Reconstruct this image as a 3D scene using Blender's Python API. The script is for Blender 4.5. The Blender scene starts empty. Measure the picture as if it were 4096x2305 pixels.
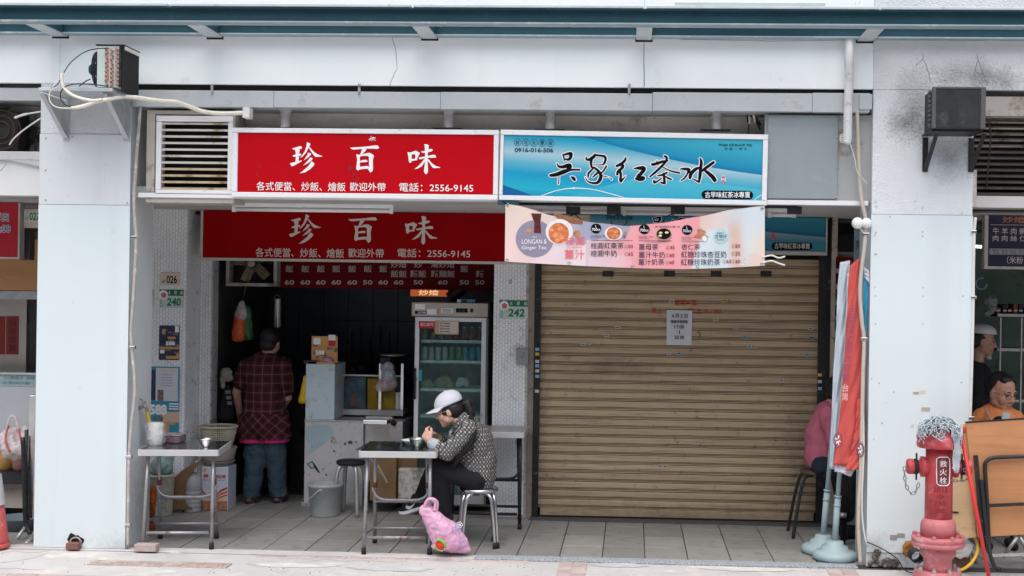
import bpy, bmesh, math, random
from mathutils import Vector, Matrix, noise as mnoise
from mathutils.geometry import tessellate_polygon
random.seed(7)
S = bpy.context.scene
COL = S.collection
rad = math.radians

# ------------------------------------------------------------------ camera
FPX, OX = 5200.0, 248.0            # focal length and lens shift, in photo pixels
YAW, ROLL = 0.045, 0.0145
CAM = Vector((0.0, -9.01, 1.884))
_f = Vector((-math.sin(YAW), math.cos(YAW), 0)); _r0 = Vector((math.cos(YAW), math.sin(YAW), 0)); _u0 = Vector((0, 0, 1))
_r = _r0*math.cos(ROLL) + _u0*math.sin(ROLL); _u = _u0*math.cos(ROLL) - _r0*math.sin(ROLL)
cd = bpy.data.cameras.new('camera'); cam = bpy.data.objects.new('camera', cd); COL.objects.link(cam)
cd.sensor_width = 36.0; cd.lens = 36.0*FPX/4096.0; cd.shift_x = -OX/4096.0
cd.clip_start = 0.1; cd.clip_end = 2000
cam.matrix_world = Matrix(((_r.x, _u.x, -_f.x, CAM.x), (_r.y, _u.y, -_f.y, CAM.y), (_r.z, _u.z, -_f.z, CAM.z), (0, 0, 0, 1)))
S.camera = cam

# ------------------------------------------------------------------ sky and sun (bright overcast)
SUN_EL, SUN_AZ = rad(64), rad(186)
w = bpy.data.worlds.new('World'); S.world = w; w.use_nodes = True
wn = w.node_tree.nodes; wl = w.node_tree.links
bg = wn['Background']
sky = wn.new('ShaderNodeTexSky'); sky.sky_type = 'NISHITA'; sky.sun_disc = False
sky.sun_elevation = SUN_EL; sky.sun_rotation = SUN_AZ; sky.air_density = 1.0; sky.dust_density = 4.0; sky.ozone_density = 1.0
wl.new(sky.outputs[0], bg.inputs[0]); bg.inputs[1].default_value = 0.10
sd = bpy.data.lights.new('sun', 'SUN'); sd.energy = 1.5; sd.angle = rad(75); sd.color = (0.96, 1.0, 0.985)
so = bpy.data.objects.new('sun', sd); COL.objects.link(so)
sdir = Vector((math.sin(SUN_AZ)*math.cos(SUN_EL), math.cos(SUN_AZ)*math.cos(SUN_EL), math.sin(SUN_EL)))
so.rotation_euler = sdir.to_track_quat('Z', 'Y').to_euler(); so.location = sdir*50
S.view_settings.view_transform = 'Standard'; S.view_settings.look = 'None'
S.view_settings.gamma = 1.0; S.view_settings.use_curve_mapping = False
S.view_settings.exposure = 0.85
S.cycles.max_bounces = 8; S.cycles.transparent_max_bounces = 12; S.cycles.use_denoising = True
S.cycles.sample_clamp_indirect = 4.0

# ------------------------------------------------------------------ measuring helpers (photo pixel -> point on a real plane)
def _ray(px, py): return _f + _r*((px-2048-OX)/FPX) - _u*((py-1152.5)/FPX)
def P(px, py, Y):
    d = _ray(px, py); t = (Y-CAM.y)/d.y; return CAM + d*t
def G(px, py, Z=0.0):
    d = _ray(px, py); t = (Z-CAM.z)/d.z; return CAM + d*t
def R(x0, y0, x1, y1, Y):
    xc, yc = (x0+x1)/2, (y0+y1)/2
    return P(x0, yc, Y).x, P(x1, yc, Y).x, P(xc, y1, Y).z, P(xc, y0, Y).z

# ------------------------------------------------------------------ mesh builder
class MB:
    def __init__(s): s.v = []; s.f = []; s.sm = []
    def add(s, vs, fs, smooth=False):
        o = len(s.v); s.v += [Vector(v) for v in vs]
        for f in fs: s.f.append(tuple(i+o for i in f)); s.sm.append(smooth)
        return s
    def box(s, x0, x1, y0, y1, z0, z1):
        if x0 > x1: x0, x1 = x1, x0
        if z0 > z1: z0, z1 = z1, z0
        if y0 > y1: y0, y1 = y1, y0
        vs = [(x0,y0,z0),(x1,y0,z0),(x1,y1,z0),(x0,y1,z0),(x0,y0,z1),(x1,y0,z1),(x1,y1,z1),(x0,y1,z1)]
        return s.add(vs, [(0,3,2,1),(4,5,6,7),(0,1,5,4),(1,2,6,5),(2,3,7,6),(3,0,4,7)])
    def pbox(s, px0, py0, px1, py1, Y0, Y1):
        X0, X1, Z0, Z1 = R(px0, py0, px1, py1, Y0); return s.box(X0, X1, Y0, Y1, Z0, Z1)
    def obox(s, c, ax, ay, az, hx, hy, hz):
        c = Vector(c); ax = Vector(ax).normalized()*hx; ay = Vector(ay).normalized()*hy; az = Vector(az).normalized()*hz
        vs = [c+ax*i+ay*j+az*k for k in (-1,1) for (i,j) in ((-1,-1),(1,-1),(1,1),(-1,1))]
        return s.add(vs, [(0,3,2,1),(4,5,6,7),(0,1,5,4),(1,2,6,5),(2,3,7,6),(3,0,4,7)])
    def bar(s, p0, p1, w, h, up=(0,0,1)):
        p0 = Vector(p0); p1 = Vector(p1); a = (p1-p0); L = a.length; a.normalize(); up = Vector(up)
        b = a.cross(up)
        if b.length < 1e-4: b = a.cross(Vector((0,1,0)))
        b.normalize(); c = b.cross(a)
        return s.obox((p0+p1)/2, a, b, c, L/2, w/2, h/2)
    def tube(s, path, r, n=8, caps=True, closed=False):
        path = [Vector(p) for p in path]; N = len(path)
        rs = r if isinstance(r, (list, tuple)) else [r]*N
        t0 = (path[1]-path[0]).normalized()
        ref = Vector((0,0,1)) if abs(t0.z) < .9 else Vector((0,1,0))
        nrm = (ref - t0*ref.dot(t0)).normalized(); rings = []; vs = []
        for i, p in enumerate(path):
            if closed: t = (path[(i+1) % N]-path[i-1])
            else: t = path[min(i+1, N-1)]-path[max(i-1, 0)]
            if t.length < 1e-9: t = t0
            t = t.normalized(); nrm = nrm - t*nrm.dot(t)
            if nrm.length < 1e-6: nrm = Vector((1,0,0)) - t*t.x
            nrm.normalize(); b = t.cross(nrm)
            rings.append([len(vs)+k for k in range(n)])
            for k in range(n):
                a = 2*math.pi*k/n; vs.append(p + (nrm*math.cos(a) + b*math.sin(a))*rs[i])
        fs = []
        rng = range(N) if closed else range(N-1)
        for i in rng:
            A, B = rings[i], rings[(i+1) % N]
            for k in range(n): fs.append((A[k], A[(k+1)%n], B[(k+1)%n], B[k]))
        if caps and not closed: fs.append(tuple(reversed(rings[0]))); fs.append(tuple(rings[-1]))
        return s.add(vs, fs, True)
    def lathe(s, prof, c, n=24, axis='z', smooth=True, cap=True, up=None):
        c = Vector(c)
        if up is not None:
            az = Vector(up).normalized(); ax = az.orthogonal().normalized(); ay = az.cross(ax)
        else:
            az = {'z': Vector((0,0,1)), 'y': Vector((0,1,0)), 'x': Vector((1,0,0))}[axis]
            ax = {'z': Vector((1,0,0)), 'y': Vector((0,0,1)), 'x': Vector((0,1,0))}[axis]; ay = az.cross(ax)
        vs = []; fs = []
        for (r, h) in prof:
            for k in range(n):
                a = 2*math.pi*k/n; vs.append(c + az*h + (ax*math.cos(a)+ay*math.sin(a))*r)
        for i in range(len(prof)-1):
            for k in range(n):
                k2 = (k+1) % n; fs.append((i*n+k, i*n+k2, (i+1)*n+k2, (i+1)*n+k))
        if cap:
            fs.append(tuple(reversed(range(n)))); m = (len(prof)-1)*n; fs.append(tuple(m+k for k in range(n)))
        return s.add(vs, fs, smooth)
    def ball(s, c, rx, ry=None, rz=None, nu=14, nv=9, M=None):
        ry = rx if ry is None else ry; rz = rx if rz is None else rz; c = Vector(c); vs = []; fs = []
        for j in range(1, nv):
            th = math.pi*j/nv
            for i in range(nu):
                a = 2*math.pi*i/nu; vs.append(Vector((rx*math.sin(th)*math.cos(a), ry*math.sin(th)*math.sin(a), rz*math.cos(th))))
        top = len(vs); vs.append(Vector((0,0,rz))); bot = len(vs); vs.append(Vector((0,0,-rz)))
        for j in range(nv-2):
            for i in range(nu): i2 = (i+1) % nu; fs.append((j*nu+i, (j+1)*nu+i, (j+1)*nu+i2, j*nu+i2))
        for i in range(nu):
            i2 = (i+1) % nu; fs.append((top, i, i2)); m = (nv-2)*nu; fs.append((bot, m+i2, m+i))
        if M is not None: vs = [M @ v for v in vs]
        return s.add([c+v for v in vs], fs, True)
    def cap(s, p0, r0, p1, r1, n=14):
        p0 = Vector(p0); p1 = Vector(p1); d = p1-p0; L = d.length
        if L < 1e-6: return s.ball(p0, r0)
        prof = []
        for k in range(1, 5): a = math.pi/2*(1-k/4.0); prof.append((r0*math.cos(a)+1e-5, -r0*math.sin(a)))
        for k in range(0, 4): a = math.pi/2*(k/4.0); prof.append((r1*math.cos(a)+1e-5, L+r1*math.sin(a)))
        return s.lathe([(1e-4, -r0)]+prof+[(1e-4, L+r1)], p0, n, up=d)
    def poly(s, pts, normal_y=-1):            # flat polygon (list of 3-D points, may be concave)
        pts = [Vector(p) for p in pts]
        tr = tessellate_polygon([pts]); 
        return s.add(pts, [tuple(t) for t in tr])
    def prism(s, pts, off):                   # extruded concave polygon
        pts = [Vector(p) for p in pts]; off = Vector(off); n = len(pts); tr = tessellate_polygon([pts])
        vs = pts+[p+off for p in pts]; fs = [tuple(t) for t in tr]+[tuple(n+i for i in reversed(t)) for t in tr]
        fs += [(i, (i+1) % n, n+(i+1) % n, n+i) for i in range(n)]
        return s.add(vs, fs)
    def grid(s, fn, nu, nv, smooth=True):
        vs = [fn(i/nu, j/nv) for j in range(nv+1) for i in range(nu+1)]
        fs = [(j*(nu+1)+i, j*(nu+1)+i+1, (j+1)*(nu+1)+i+1, (j+1)*(nu+1)+i) for j in range(nv) for i in range(nu)]
        return s.add(vs, fs, smooth)
    def mesh(s, name, base=Vector((0,0,0)), fix=True):
        me = bpy.data.meshes.new(name); me.from_pydata([v-base for v in s.v], [], s.f)
        me.polygons.foreach_set('use_smooth', s.sm)
        if fix:
            bm = bmesh.new(); bm.from_mesh(me); bmesh.ops.recalc_face_normals(bm, faces=bm.faces); bm.to_mesh(me); bm.free()
        me.update(); return me
    def build(s, name, m, parent=None, bevel=0, base=None, seg=2, fix=True, solid=0):
        if base is None: base = BASE.get(parent.name, Vector((0,0,0))) if parent else Vector((0,0,0))
        me = s.mesh(name, base, fix); o = bpy.data.objects.new(name, me); COL.objects.link(o)
        if m is not None: me.materials.append(m)
        if parent: o.parent = parent
        else: o.location = base
        BASE[o.name] = base
        if solid:
            sm = o.modifiers.new('thickness', 'SOLIDIFY'); sm.thickness = solid; sm.offset = 1
        if bevel:
            b = o.modifiers.new('bevel', 'BEVEL'); b.width = bevel; b.segments = seg; b.limit_method = 'ANGLE'; b.angle_limit = rad(40)
        return o
BASE = {}
def tag(o, label=None, cat=None, group=None, kind=None):
    if label: o['label'] = label
    if cat: o['category'] = cat
    if group: o['group'] = group
    if kind: o['kind'] = kind
    return o
def thing(name, label, cat, loc, group=None):
    o = bpy.data.objects.new(name, None); o.empty_display_size = .1; COL.objects.link(o); o.location = loc
    BASE[o.name] = Vector(loc); return tag(o, label, cat, group)
def struct(o): o['kind'] = 'structure'; return o
def copy_tree(o, parent=None):
    c = o.copy(); COL.objects.link(c); c.parent = parent
    if o.name in BASE: BASE[c.name] = BASE[o.name]
    for ch in list(o.children): copy_tree(ch, c)
    return c
def bez(pts, n=6):                            # Catmull-Rom through points
    pts = [Vector(p) for p in pts]; out = []
    for i in range(len(pts)-1):
        p0 = pts[max(i-1,0)]; p1 = pts[i]; p2 = pts[i+1]; p3 = pts[min(i+2, len(pts)-1)]
        for k in range(n):
            t = k/n; out.append(.5*((2*p1)+(p2-p0)*t+(2*p0-5*p1+4*p2-p3)*t*t+(3*p1-p0-3*p2+p3)*t**3))
    out.append(pts[-1]); return out

# ------------------------------------------------------------------ materials
MATS = {}
def mat(name, col, rough=.6, metal=0., var=.12, scale=6., bump=0., bscale=60., dirt=None, spec=.35, streak=None, emit=None):
    """procedural surface: base colour with mottling, optional dirt (colour, amount 0..1, scale), vertical streaks and fine relief"""
    if name in MATS: return MATS[name]
    m = bpy.data.materials.new(name); m.use_nodes = True; nt = m.node_tree; N = nt.nodes; L = nt.links
    b = N['Principled BSDF']; b.inputs['Roughness'].default_value = rough; b.inputs['Metallic'].default_value = metal
    b.inputs['Specular IOR Level'].default_value = spec
    geo = N.new('ShaderNodeNewGeometry'); pos = geo.outputs['Position']
    def nz(sc, det=6, rgh=.6, vec=pos):
        n = N.new('ShaderNodeTexNoise'); n.inputs['Scale'].default_value = sc; n.inputs['Detail'].default_value = det
        n.inputs['Roughness'].default_value = rgh; L.new(vec, n.inputs['Vector']); return n.outputs['Fac']
    def mix(fac, a, c):
        x = N.new('ShaderNodeMix'); x.data_type = 'RGBA'
        if isinstance(fac, float): x.inputs[0].default_value = fac
        else: L.new(fac, x.inputs[0])
        for i, q in ((6, a), (7, c)):
            if isinstance(q, (tuple, list)): x.inputs[i].default_value = (*q[:3], 1)
            else: L.new(q, x.inputs[i])
        return x.outputs[2]
    def ramp(fac, lo, hi):
        r = N.new('ShaderNodeMapRange'); r.inputs['From Min'].default_value = lo; r.inputs['From Max'].default_value = hi
        L.new(fac, r.inputs['Value']); return r.outputs['Result']
    c = mix(ramp(nz(scale), .3, .7), tuple(min(1, x*(1-var)) for x in col), tuple(min(1, x*(1+var)) for x in col))
    if streak:
        mp = N.new('ShaderNodeMapping'); mp.inputs['Scale'].default_value = streak[3] if len(streak) > 3 else (1, 1, .06); L.new(pos, mp.inputs['Vector'])
        c = mix(ramp(nz(streak[2], 5, .6, mp.outputs[0]), .70-streak[1]*.55, .70-streak[1]*.55+.24), c, streak[0])
    if dirt:
        for dd in (dirt if isinstance(dirt, list) else [dirt]):
            c = mix(ramp(nz(dd[2], 9, .72), .745-dd[1]*.6, .745-dd[1]*.6+.13), c, dd[0])
    L.new(c, b.inputs['Base Color'])
    if metal > 0 or rough < .5:
        mr = N.new('ShaderNodeMapRange'); mr.inputs['To Min'].default_value = max(.03, rough-.1); mr.inputs['To Max'].default_value = min(1, rough+.12)
        L.new(nz(scale*3), mr.inputs['Value']); L.new(mr.outputs[0], b.inputs['Roughness'])
    if bump:
        bp = N.new('ShaderNodeBump'); bp.inputs['Strength'].default_value = bump; bp.inputs['Distance'].default_value = .01
        L.new(nz(bscale, 4), bp.inputs['Height']); L.new(bp.outputs[0], b.inputs['Normal'])
    if emit: b.inputs['Emission Color'].default_value = (*emit[:3], 1); b.inputs['Emission Strength'].default_value = emit[3]
    MATS[name] = m; return m
def nodes_of(m): return m.node_tree.nodes, m.node_tree.links, m.node_tree.nodes['Principled BSDF']
def glassy(name, col, opacity, rough=.05, film=None, vary=.45):
    """thin clear sheet: part transparent, part glossy/diffuse"""
    m = bpy.data.materials.new(name); m.use_nodes = True; N = m.node_tree.nodes; L = m.node_tree.links
    b = N['Principled BSDF']; b.inputs['Base Color'].default_value = (*col, 1); b.inputs['Roughness'].default_value = rough
    t = N.new('ShaderNodeBsdfTransparent'); t.inputs[0].default_value = (*(film or (1,1,1)), 1)
    x = N.new('ShaderNodeMixShader'); out = N['Material Output']
    geo = N.new('ShaderNodeNewGeometry'); n = N.new('ShaderNodeTexNoise'); n.inputs['Scale'].default_value = 18; n.inputs['Detail'].default_value = 5
    L.new(geo.outputs['Position'], n.inputs['Vector'])
    mr = N.new('ShaderNodeMapRange'); mr.inputs['From Min'].default_value = .3; mr.inputs['From Max'].default_value = .7
    mr.inputs['To Min'].default_value = opacity*(1-vary); mr.inputs['To Max'].default_value = min(1, opacity*(1+vary)); L.new(n.outputs['Fac'], mr.inputs['Value'])
    L.new(mr.outputs[0], x.inputs[0]); L.new(t.outputs[0], x.inputs[1]); L.new(b.outputs[0], x.inputs[2]); L.new(x.outputs[0], out.inputs[0])
    return m
def flat(name, col, rough=.6, var=.04): return mat(name, col, rough, 0, var, 30)

# ------------------------------------------------------------------ lettering (flat print)
_FC = {}
def glyphs(s, off=0.0, spacing=1.0, res=3):
    k = (s, off, spacing)
    if k in _FC: return _FC[k]
    cu = bpy.data.curves.new('t', 'FONT'); cu.body = s; cu.offset = off; cu.space_character = spacing; cu.resolution_u = res
    ob = bpy.data.objects.new('t', cu); COL.objects.link(ob)
    dg = bpy.context.evaluated_depsgraph_get(); dg.update()
    me = bpy.data.meshes.new_from_object(ob.evaluated_get(dg))
    vs = [v.co.copy() for v in me.vertices]; fs = [tuple(p.vertices) for p in me.polygons]
    bpy.data.objects.remove(ob); bpy.data.curves.remove(cu); bpy.data.meshes.remove(me)
    x0 = min(v.x for v in vs); x1 = max(v.x for v in vs); y0 = min(v.y for v in vs); y1 = max(v.y for v in vs)
    vs = [((v.x-x0)/(x1-x0), (v.y-y0)/(y1-y0)) for v in vs]; _FC[k] = (vs, fs, (x1-x0)/(y1-y0)); return _FC[k]
def text_on(s, corners, m, parent, off=0.0, spacing=1.0, name='lettering', label=None):
    """fit the words into the quad (top-left, top-right, bottom-right, bottom-left)"""
    tl, tr, br, bl = [Vector(c) for c in corners]; vs, fs, _ = glyphs(s, off, spacing)
    mb = MB(); mb.add([(bl*(1-u)+br*u)*(1-v)+(tl*(1-u)+tr*u)*v for u, v in vs], fs)
    o = mb.build(name, m, parent, fix=False)
    if label: o['label'] = label
    return o
def ptext(s, px0, py0, px1, py1, Y, m, parent, off=0.0, spacing=1.0, slope=0.0, name='lettering'):
    X0, X1, Z0, Z1 = R(px0, py0, px1, py1, Y)
    return text_on(s, ((X0,Y,Z1),(X1,Y,Z1),(X1,Y,Z0),(X0,Y,Z0)), m, parent, off, spacing, name)
def stroke_mesh(mb, pts, fn, lift, grow=0.0, n=5):
    """brush stroke: pts = (x, y, width); fn maps (x, y, lift) to 3-D"""
    q = bez([(a, b, c) for a, b, c in pts], n); N = len(q); vs = []; fs = []
    for i, p in enumerate(q):
        t = q[min(i+1,N-1)]-q[max(i-1,0)]; t = Vector((t.x, t.y)); 
        if t.length < 1e-6: t = Vector((1,0))
        t.normalize(); nn = Vector((-t.y, t.x)); h = (p.z+grow)/2
        vs.append(fn(p.x+nn.x*h, p.y+nn.y*h, lift)); vs.append(fn(p.x-nn.x*h, p.y-nn.y*h, lift))
    for i in range(N-1): fs.append((2*i, 2*i+1, 2*i+3, 2*i+2))
    for e in (0, N-1):
        p = q[e]; h = (p.z+grow)/2; o = len(vs)
        for k in range(10): a = 2*math.pi*k/10; vs.append(fn(p.x+h*math.cos(a), p.y+h*math.sin(a), lift+.0003))
        fs.append(tuple(range(o, o+10)))
    mb.add(vs, fs)
def disc_pts(cx, cy, rx, ry=None, n=28):
    ry = rx if ry is None else ry
    return [(cx+rx*math.cos(2*math.pi*k/n), cy+ry*math.sin(2*math.pi*k/n)) for k in range(n)]

# ------------------------------------------------------------------ soft bodies: union of shapes remeshed into one continuous skin
def blob(name, mb, m, parent, voxel=.008, smooth=8, wrinkle=0, wscale=.08, cut=None, fine=.35):
    tmp = bpy.data.objects.new('tmp', mb.mesh('tmp')); COL.objects.link(tmp)
    r = tmp.modifiers.new('r', 'REMESH'); r.mode = 'VOXEL'; r.voxel_size = voxel
    s = tmp.modifiers.new('s', 'SMOOTH'); s.iterations = smooth; s.factor = .5
    if wrinkle and fine:
        t2 = bpy.data.textures.new('creases', 'CLOUDS'); t2.noise_scale = wscale*.36; t2.noise_depth = 3; t2.noise_type = 'HARD_NOISE'
        d2 = tmp.modifiers.new('d2', 'DISPLACE'); d2.texture = t2; d2.strength = -wrinkle*fine; d2.mid_level = .4; d2.texture_coords = 'GLOBAL'
    if wrinkle:
        tx = bpy.data.textures.new('folds', 'CLOUDS'); tx.noise_scale = wscale; tx.noise_depth = 2
        d = tmp.modifiers.new('d', 'DISPLACE'); d.texture = tx; d.strength = wrinkle; d.mid_level = .5; d.texture_coords = 'GLOBAL'
    dg = bpy.context.evaluated_depsgraph_get(); dg.update()
    me = bpy.data.meshes.new_from_object(tmp.evaluated_get(dg)); bpy.data.objects.remove(tmp)
    base = BASE.get(parent.name, Vector((0,0,0))) if parent else Vector((0,0,0))
    bm = bmesh.new(); bm.from_mesh(me)
    if cut:
        for pt, nn in cut: bmesh.ops.bisect_plane(bm, geom=bm.verts[:]+bm.edges[:]+bm.faces[:], plane_co=pt, plane_no=nn, clear_outer=True)
    bmesh.ops.translate(bm, verts=bm.verts, vec=-base)
    for f in bm.faces: f.smooth = True
    bm.to_mesh(me); bm.free(); me.name = name; me.materials.clear(); me.materials.append(m)
    o = bpy.data.objects.new(name, me); COL.objects.link(o)
    if parent: o.parent = parent
    BASE[o.name] = base; return o
# ================================================================== palette
WHITE = mat('white_wall_paint', (.66,.69,.70), .7, 0, .03, 2.2, .08, 160, dirt=((.55,.56,.57), .27, 3.0), streak=((.62,.64,.66), .30, 5))
PANEL = mat('white_cladding_paint', (.635,.70,.718), .45, 0, .02, 1.5, 0, 10, dirt=((.46,.47,.47), .17, 14), streak=((.60,.65,.67), .36, 4))
PANEL2 = mat('grey_white_cladding', (.64,.665,.68), .5, 0, .03, 2.0, 0, 10, dirt=((.46,.46,.46), .22, 9), streak=((.57,.59,.60), .34, 6))
PLASTER = mat('rough_white_plaster', (.65,.67,.70), .85, 0, .05, 5, .9, 70, dirt=((.35,.36,.38), .27, 30))
BEIGEWALL = mat('aged_beige_plaster', (.80,.74,.66), .85, 0, .12, 4, .25, 60, dirt=[((.16,.14,.12), .16, 9), ((.42,.36,.30), .26, 3)])
FLASH = mat('galvanised_flashing', (.50,.53,.54), .42, .25, .06, 5, 0, 10, dirt=((.40,.37,.34), .30, 5))
CEIL = mat('arcade_ceiling_paint', (.50,.49,.48), .7, 0, .06, 3, .1, 60, dirt=((.35,.33,.31), .26, 6))
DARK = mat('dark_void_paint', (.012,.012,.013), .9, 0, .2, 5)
TEAL = mat('teal_steel_paint', (.028,.078,.100), .55, 0, .10, 4, .04, 90, spec=.15, dirt=((.05,.11,.14), .27, 12))
GALV = mat('pale_galvanised_steel', (.50,.54,.56), .45, .2, .08, 6, 0, 10, dirt=((.30,.30,.30), .26, 14))
STEEL = mat('stainless_steel', (.62,.62,.62), .22, 1.0, .08, 8, .02, 120, dirt=((.30,.28,.27), .24, 16))
STEELD = mat('dull_worn_steel', (.46,.45,.44), .42, .65, .12, 7, .05, 90, dirt=((.16,.12,.10), .30, 12))
STEELR = mat('rusty_grey_steel_tube', (.36,.36,.37), .42, .6, .12, 9, .05, 80, dirt=((.16,.07,.04), .36, 9))
BLACKM = mat('black_painted_metal', (.018,.018,.020), .45, 0, .25, 12, .05, 80, dirt=((.10,.09,.08), .26, 20))
RUBBER = mat('black_rubber', (.015,.015,.016), .7, 0, .1, 20)
MOSAIC = mat('white_mosaic_tile', (.80,.81,.82), .35, 0, .09, 45, 0, 10, dirt=((.42,.40,.38), .28, 6))
GROUT = mat('grey_grout', (.46,.45,.44), .9, 0, .15, 20, dirt=((.10,.09,.08), .33, 8))
FTILE = mat('worn_floor_tile', (.26,.255,.243), .5, 0, .09, 5, .05, 60, dirt=((.15,.14,.13), .34, 9), streak=((.235,.222,.205), .38, 9, (.35,4,1)))
FGROUT = mat('dark_floor_grout', (.07,.065,.06), .9, 0, .2, 20)
CONC = mat('pale_concrete', (.53,.51,.50), .85, 0, .12, 2.5, .5, 120, dirt=[((.44,.42,.405), .34, 5), ((.70,.64,.54), .32, 3), ((.25,.24,.23), .20, 14)])
GRANITE = mat('speckled_granite', (.34,.37,.40), .7, 0, .55, 75, .1, 120, dirt=((.08,.09,.10), .36, 110))
PAVER = mat('faded_red_paver', (.48,.38,.355), .85, 0, .12, 9, .3, 110, dirt=((.55,.50,.47), .36, 10))
RED = mat('red_sign_face', (.47,.0005,.006), .5, 0, .04, 3, spec=.10, streak=((.40,.001,.005), .34, 4, (.15,1,26)))
REDD = mat('shaded_red_sign_face', (.27,.0005,.002), .6, 0, .06, 3, spec=.05)  # sign red darkened to carry the arcade shade on the inner sign
MAROON = mat('maroon_menu_board', (.12,.003,.005), .6, 0, .08, 4, spec=.08)
SIGNW = mat('white_sign_print', (.80,.80,.80), .5, 0, .02, 20)
FRAMEW = mat('white_aluminium_frame', (.74,.74,.75), .4, 0, .04, 6, dirt=((.50,.48,.45), .24, 12))
INK = mat('black_print_ink', (.006,.006,.008), .85, 0, .05, 20, spec=.08)
INKB = mat('navy_print_ink', (.012,.03,.06), .8, 0, .05, 20, spec=.1)
CREAM = mat('cream_plastic_duct', (.74,.70,.60), .5, 0, .07, 12, .15, 60, dirt=((.42,.36,.28), .28, 9))
BEIGEPIPE = mat('taupe_conduit_paint', (.42,.385,.36), .55, 0, .10, 9, .1, 60, dirt=[((.66,.66,.66), .36, 14)])
WOODP = mat('orange_plywood', (.50,.235,.105), .55, 0, .10, 2.2, .05, 60, dirt=((.28,.14,.07), .25, 5), streak=((.41,.18,.075), .38, 7, (.25,1,3)))
WOODL = mat('pale_plywood', (.60,.42,.24), .6, 0, .08, 3, .05, 60, streak=((.52,.35,.19), .38, 7, (.3,1,4)), dirt=((.35,.22,.12), .22, 6))
CARD = mat('brown_cardboard', (.20,.115,.055), .85, 0, .15, 6)
SKIN = mat('light_skin', (.57,.34,.255), .5, 0, .10, 30, .06, 260)
SKIN2 = mat('tanned_skin', (.46,.25,.17), .48, 0, .12, 30, .06, 260)
HAIR = mat('black_hair', (.012,.010,.010), .45, 0, .3, 60, .3, 220)
BLACKCLOTH = mat('black_cloth', (.010,.010,.012), .9, 0, .2, 12, .2, 200)
PALEGREEN = mat('pale_green_metal', (.50,.58,.55), .45, 0, .05, 6, dirt=((.30,.34,.33), .26, 20))
COPPER = mat('copper_pipe', (.55,.22,.13), .35, .7, .12, 30)
BLUEWASH = mat('worn_pale_blue_enamel', (.50,.60,.64), .45, 0, .05, 4, dirt=[((.46,.44,.43), .36, 5), ((.10,.08,.07), .25, 20)])
CARTM = mat('grey_stall_enamel', (.54,.52,.51), .45, .1, .06, 5, dirt=[((.10,.08,.07), .29, 16), ((.36,.43,.46), .32, 2.2)])
HYDR = mat('hydrant_red_paint', (.46,.055,.065), .42, 0, .10, 8, .1, 90, dirt=[((.66,.22,.24), .36, 5), ((.10,.03,.03), .27, 16)])
HYDRF = mat('faded_hydrant_red', (.50,.16,.17), .5, 0, .14, 9, .15, 90, dirt=[((.50,.46,.44), .32, 9), ((.14,.05,.05), .30, 14)])
FLAGBASE = mat('grey_blue_plastic', (.33,.43,.45), .5, 0, .04, 6)
PLASW = mat('white_plastic', (.66,.66,.64), .45, 0, .05, 12, dirt=((.40,.38,.35), .26, 8))
TUBEW = mat('fluorescent_tube_white', (.78,.78,.76), .3, 0, .02, 10)
GREENP = mat('green_plate_print', (.012,.16,.07), .4, 0, .05, 20)
PALEPLATE = mat('pale_green_plate', (.52,.60,.56), .4, 0, .06, 10, dirt=((.40,.45,.42), .25, 14))
CREAMPLATE = mat('cream_plate', (.62,.54,.44), .45, 0, .05, 10)
CLEARBAG = glassy('clear_plastic_bag', (.75,.76,.77), .42, .25)
PINKBAG = glassy('pink_plastic_bag', (.70,.38,.55), .93, .28, (1,.75,.88), .06)
GLASS = glassy('fridge_glass', (.12,.17,.17), .16, .03, (.86,.95,.93))
MIRRORTOP = mat('polished_dark_steel_top', (.30,.31,.31), .10, .9, .10, 5)
# the shutter: beige painted steel with near-black faces in its grooves
SHUT = mat('beige_shutter_steel', (.46,.345,.215), .42, .1, .06, 3, .03, 60, dirt=((.10,.07,.05), .24, 14), streak=((.22,.16,.11), .33, 6, (.5,1,14)))
SHUTL = mat('dark_shutter_groove', (.014,.010,.008), .8, 0, .15, 6)

for m_ in (SKIN, SKIN2):
    b_ = m_.node_tree.nodes['Principled BSDF']; b_.inputs['Subsurface Weight'].default_value = .18; b_.inputs['Subsurface Radius'].default_value = (.010, .004, .002); b_.inputs['Subsurface Scale'].default_value = 1.0

def vary(m, lo, hi):
    N, L, b = nodes_of(m); src = b.inputs['Base Color'].links[0].from_socket; oi = N.new('ShaderNodeObjectInfo'); mr = N.new('ShaderNodeMapRange')
    mr.inputs['To Min'].default_value = lo; mr.inputs['To Max'].default_value = hi; L.new(oi.outputs['Random'], mr.inputs['Value'])
    x = N.new('ShaderNodeVectorMath'); x.operation = 'SCALE'; L.new(src, x.inputs[0]); L.new(mr.outputs[0], x.inputs[3]); L.new(x.outputs[0], b.inputs['Base Color'])
vary(SHUT, .90, 1.08); vary(FTILE, .86, 1.10); vary(PAVER, .85, 1.1)
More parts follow.
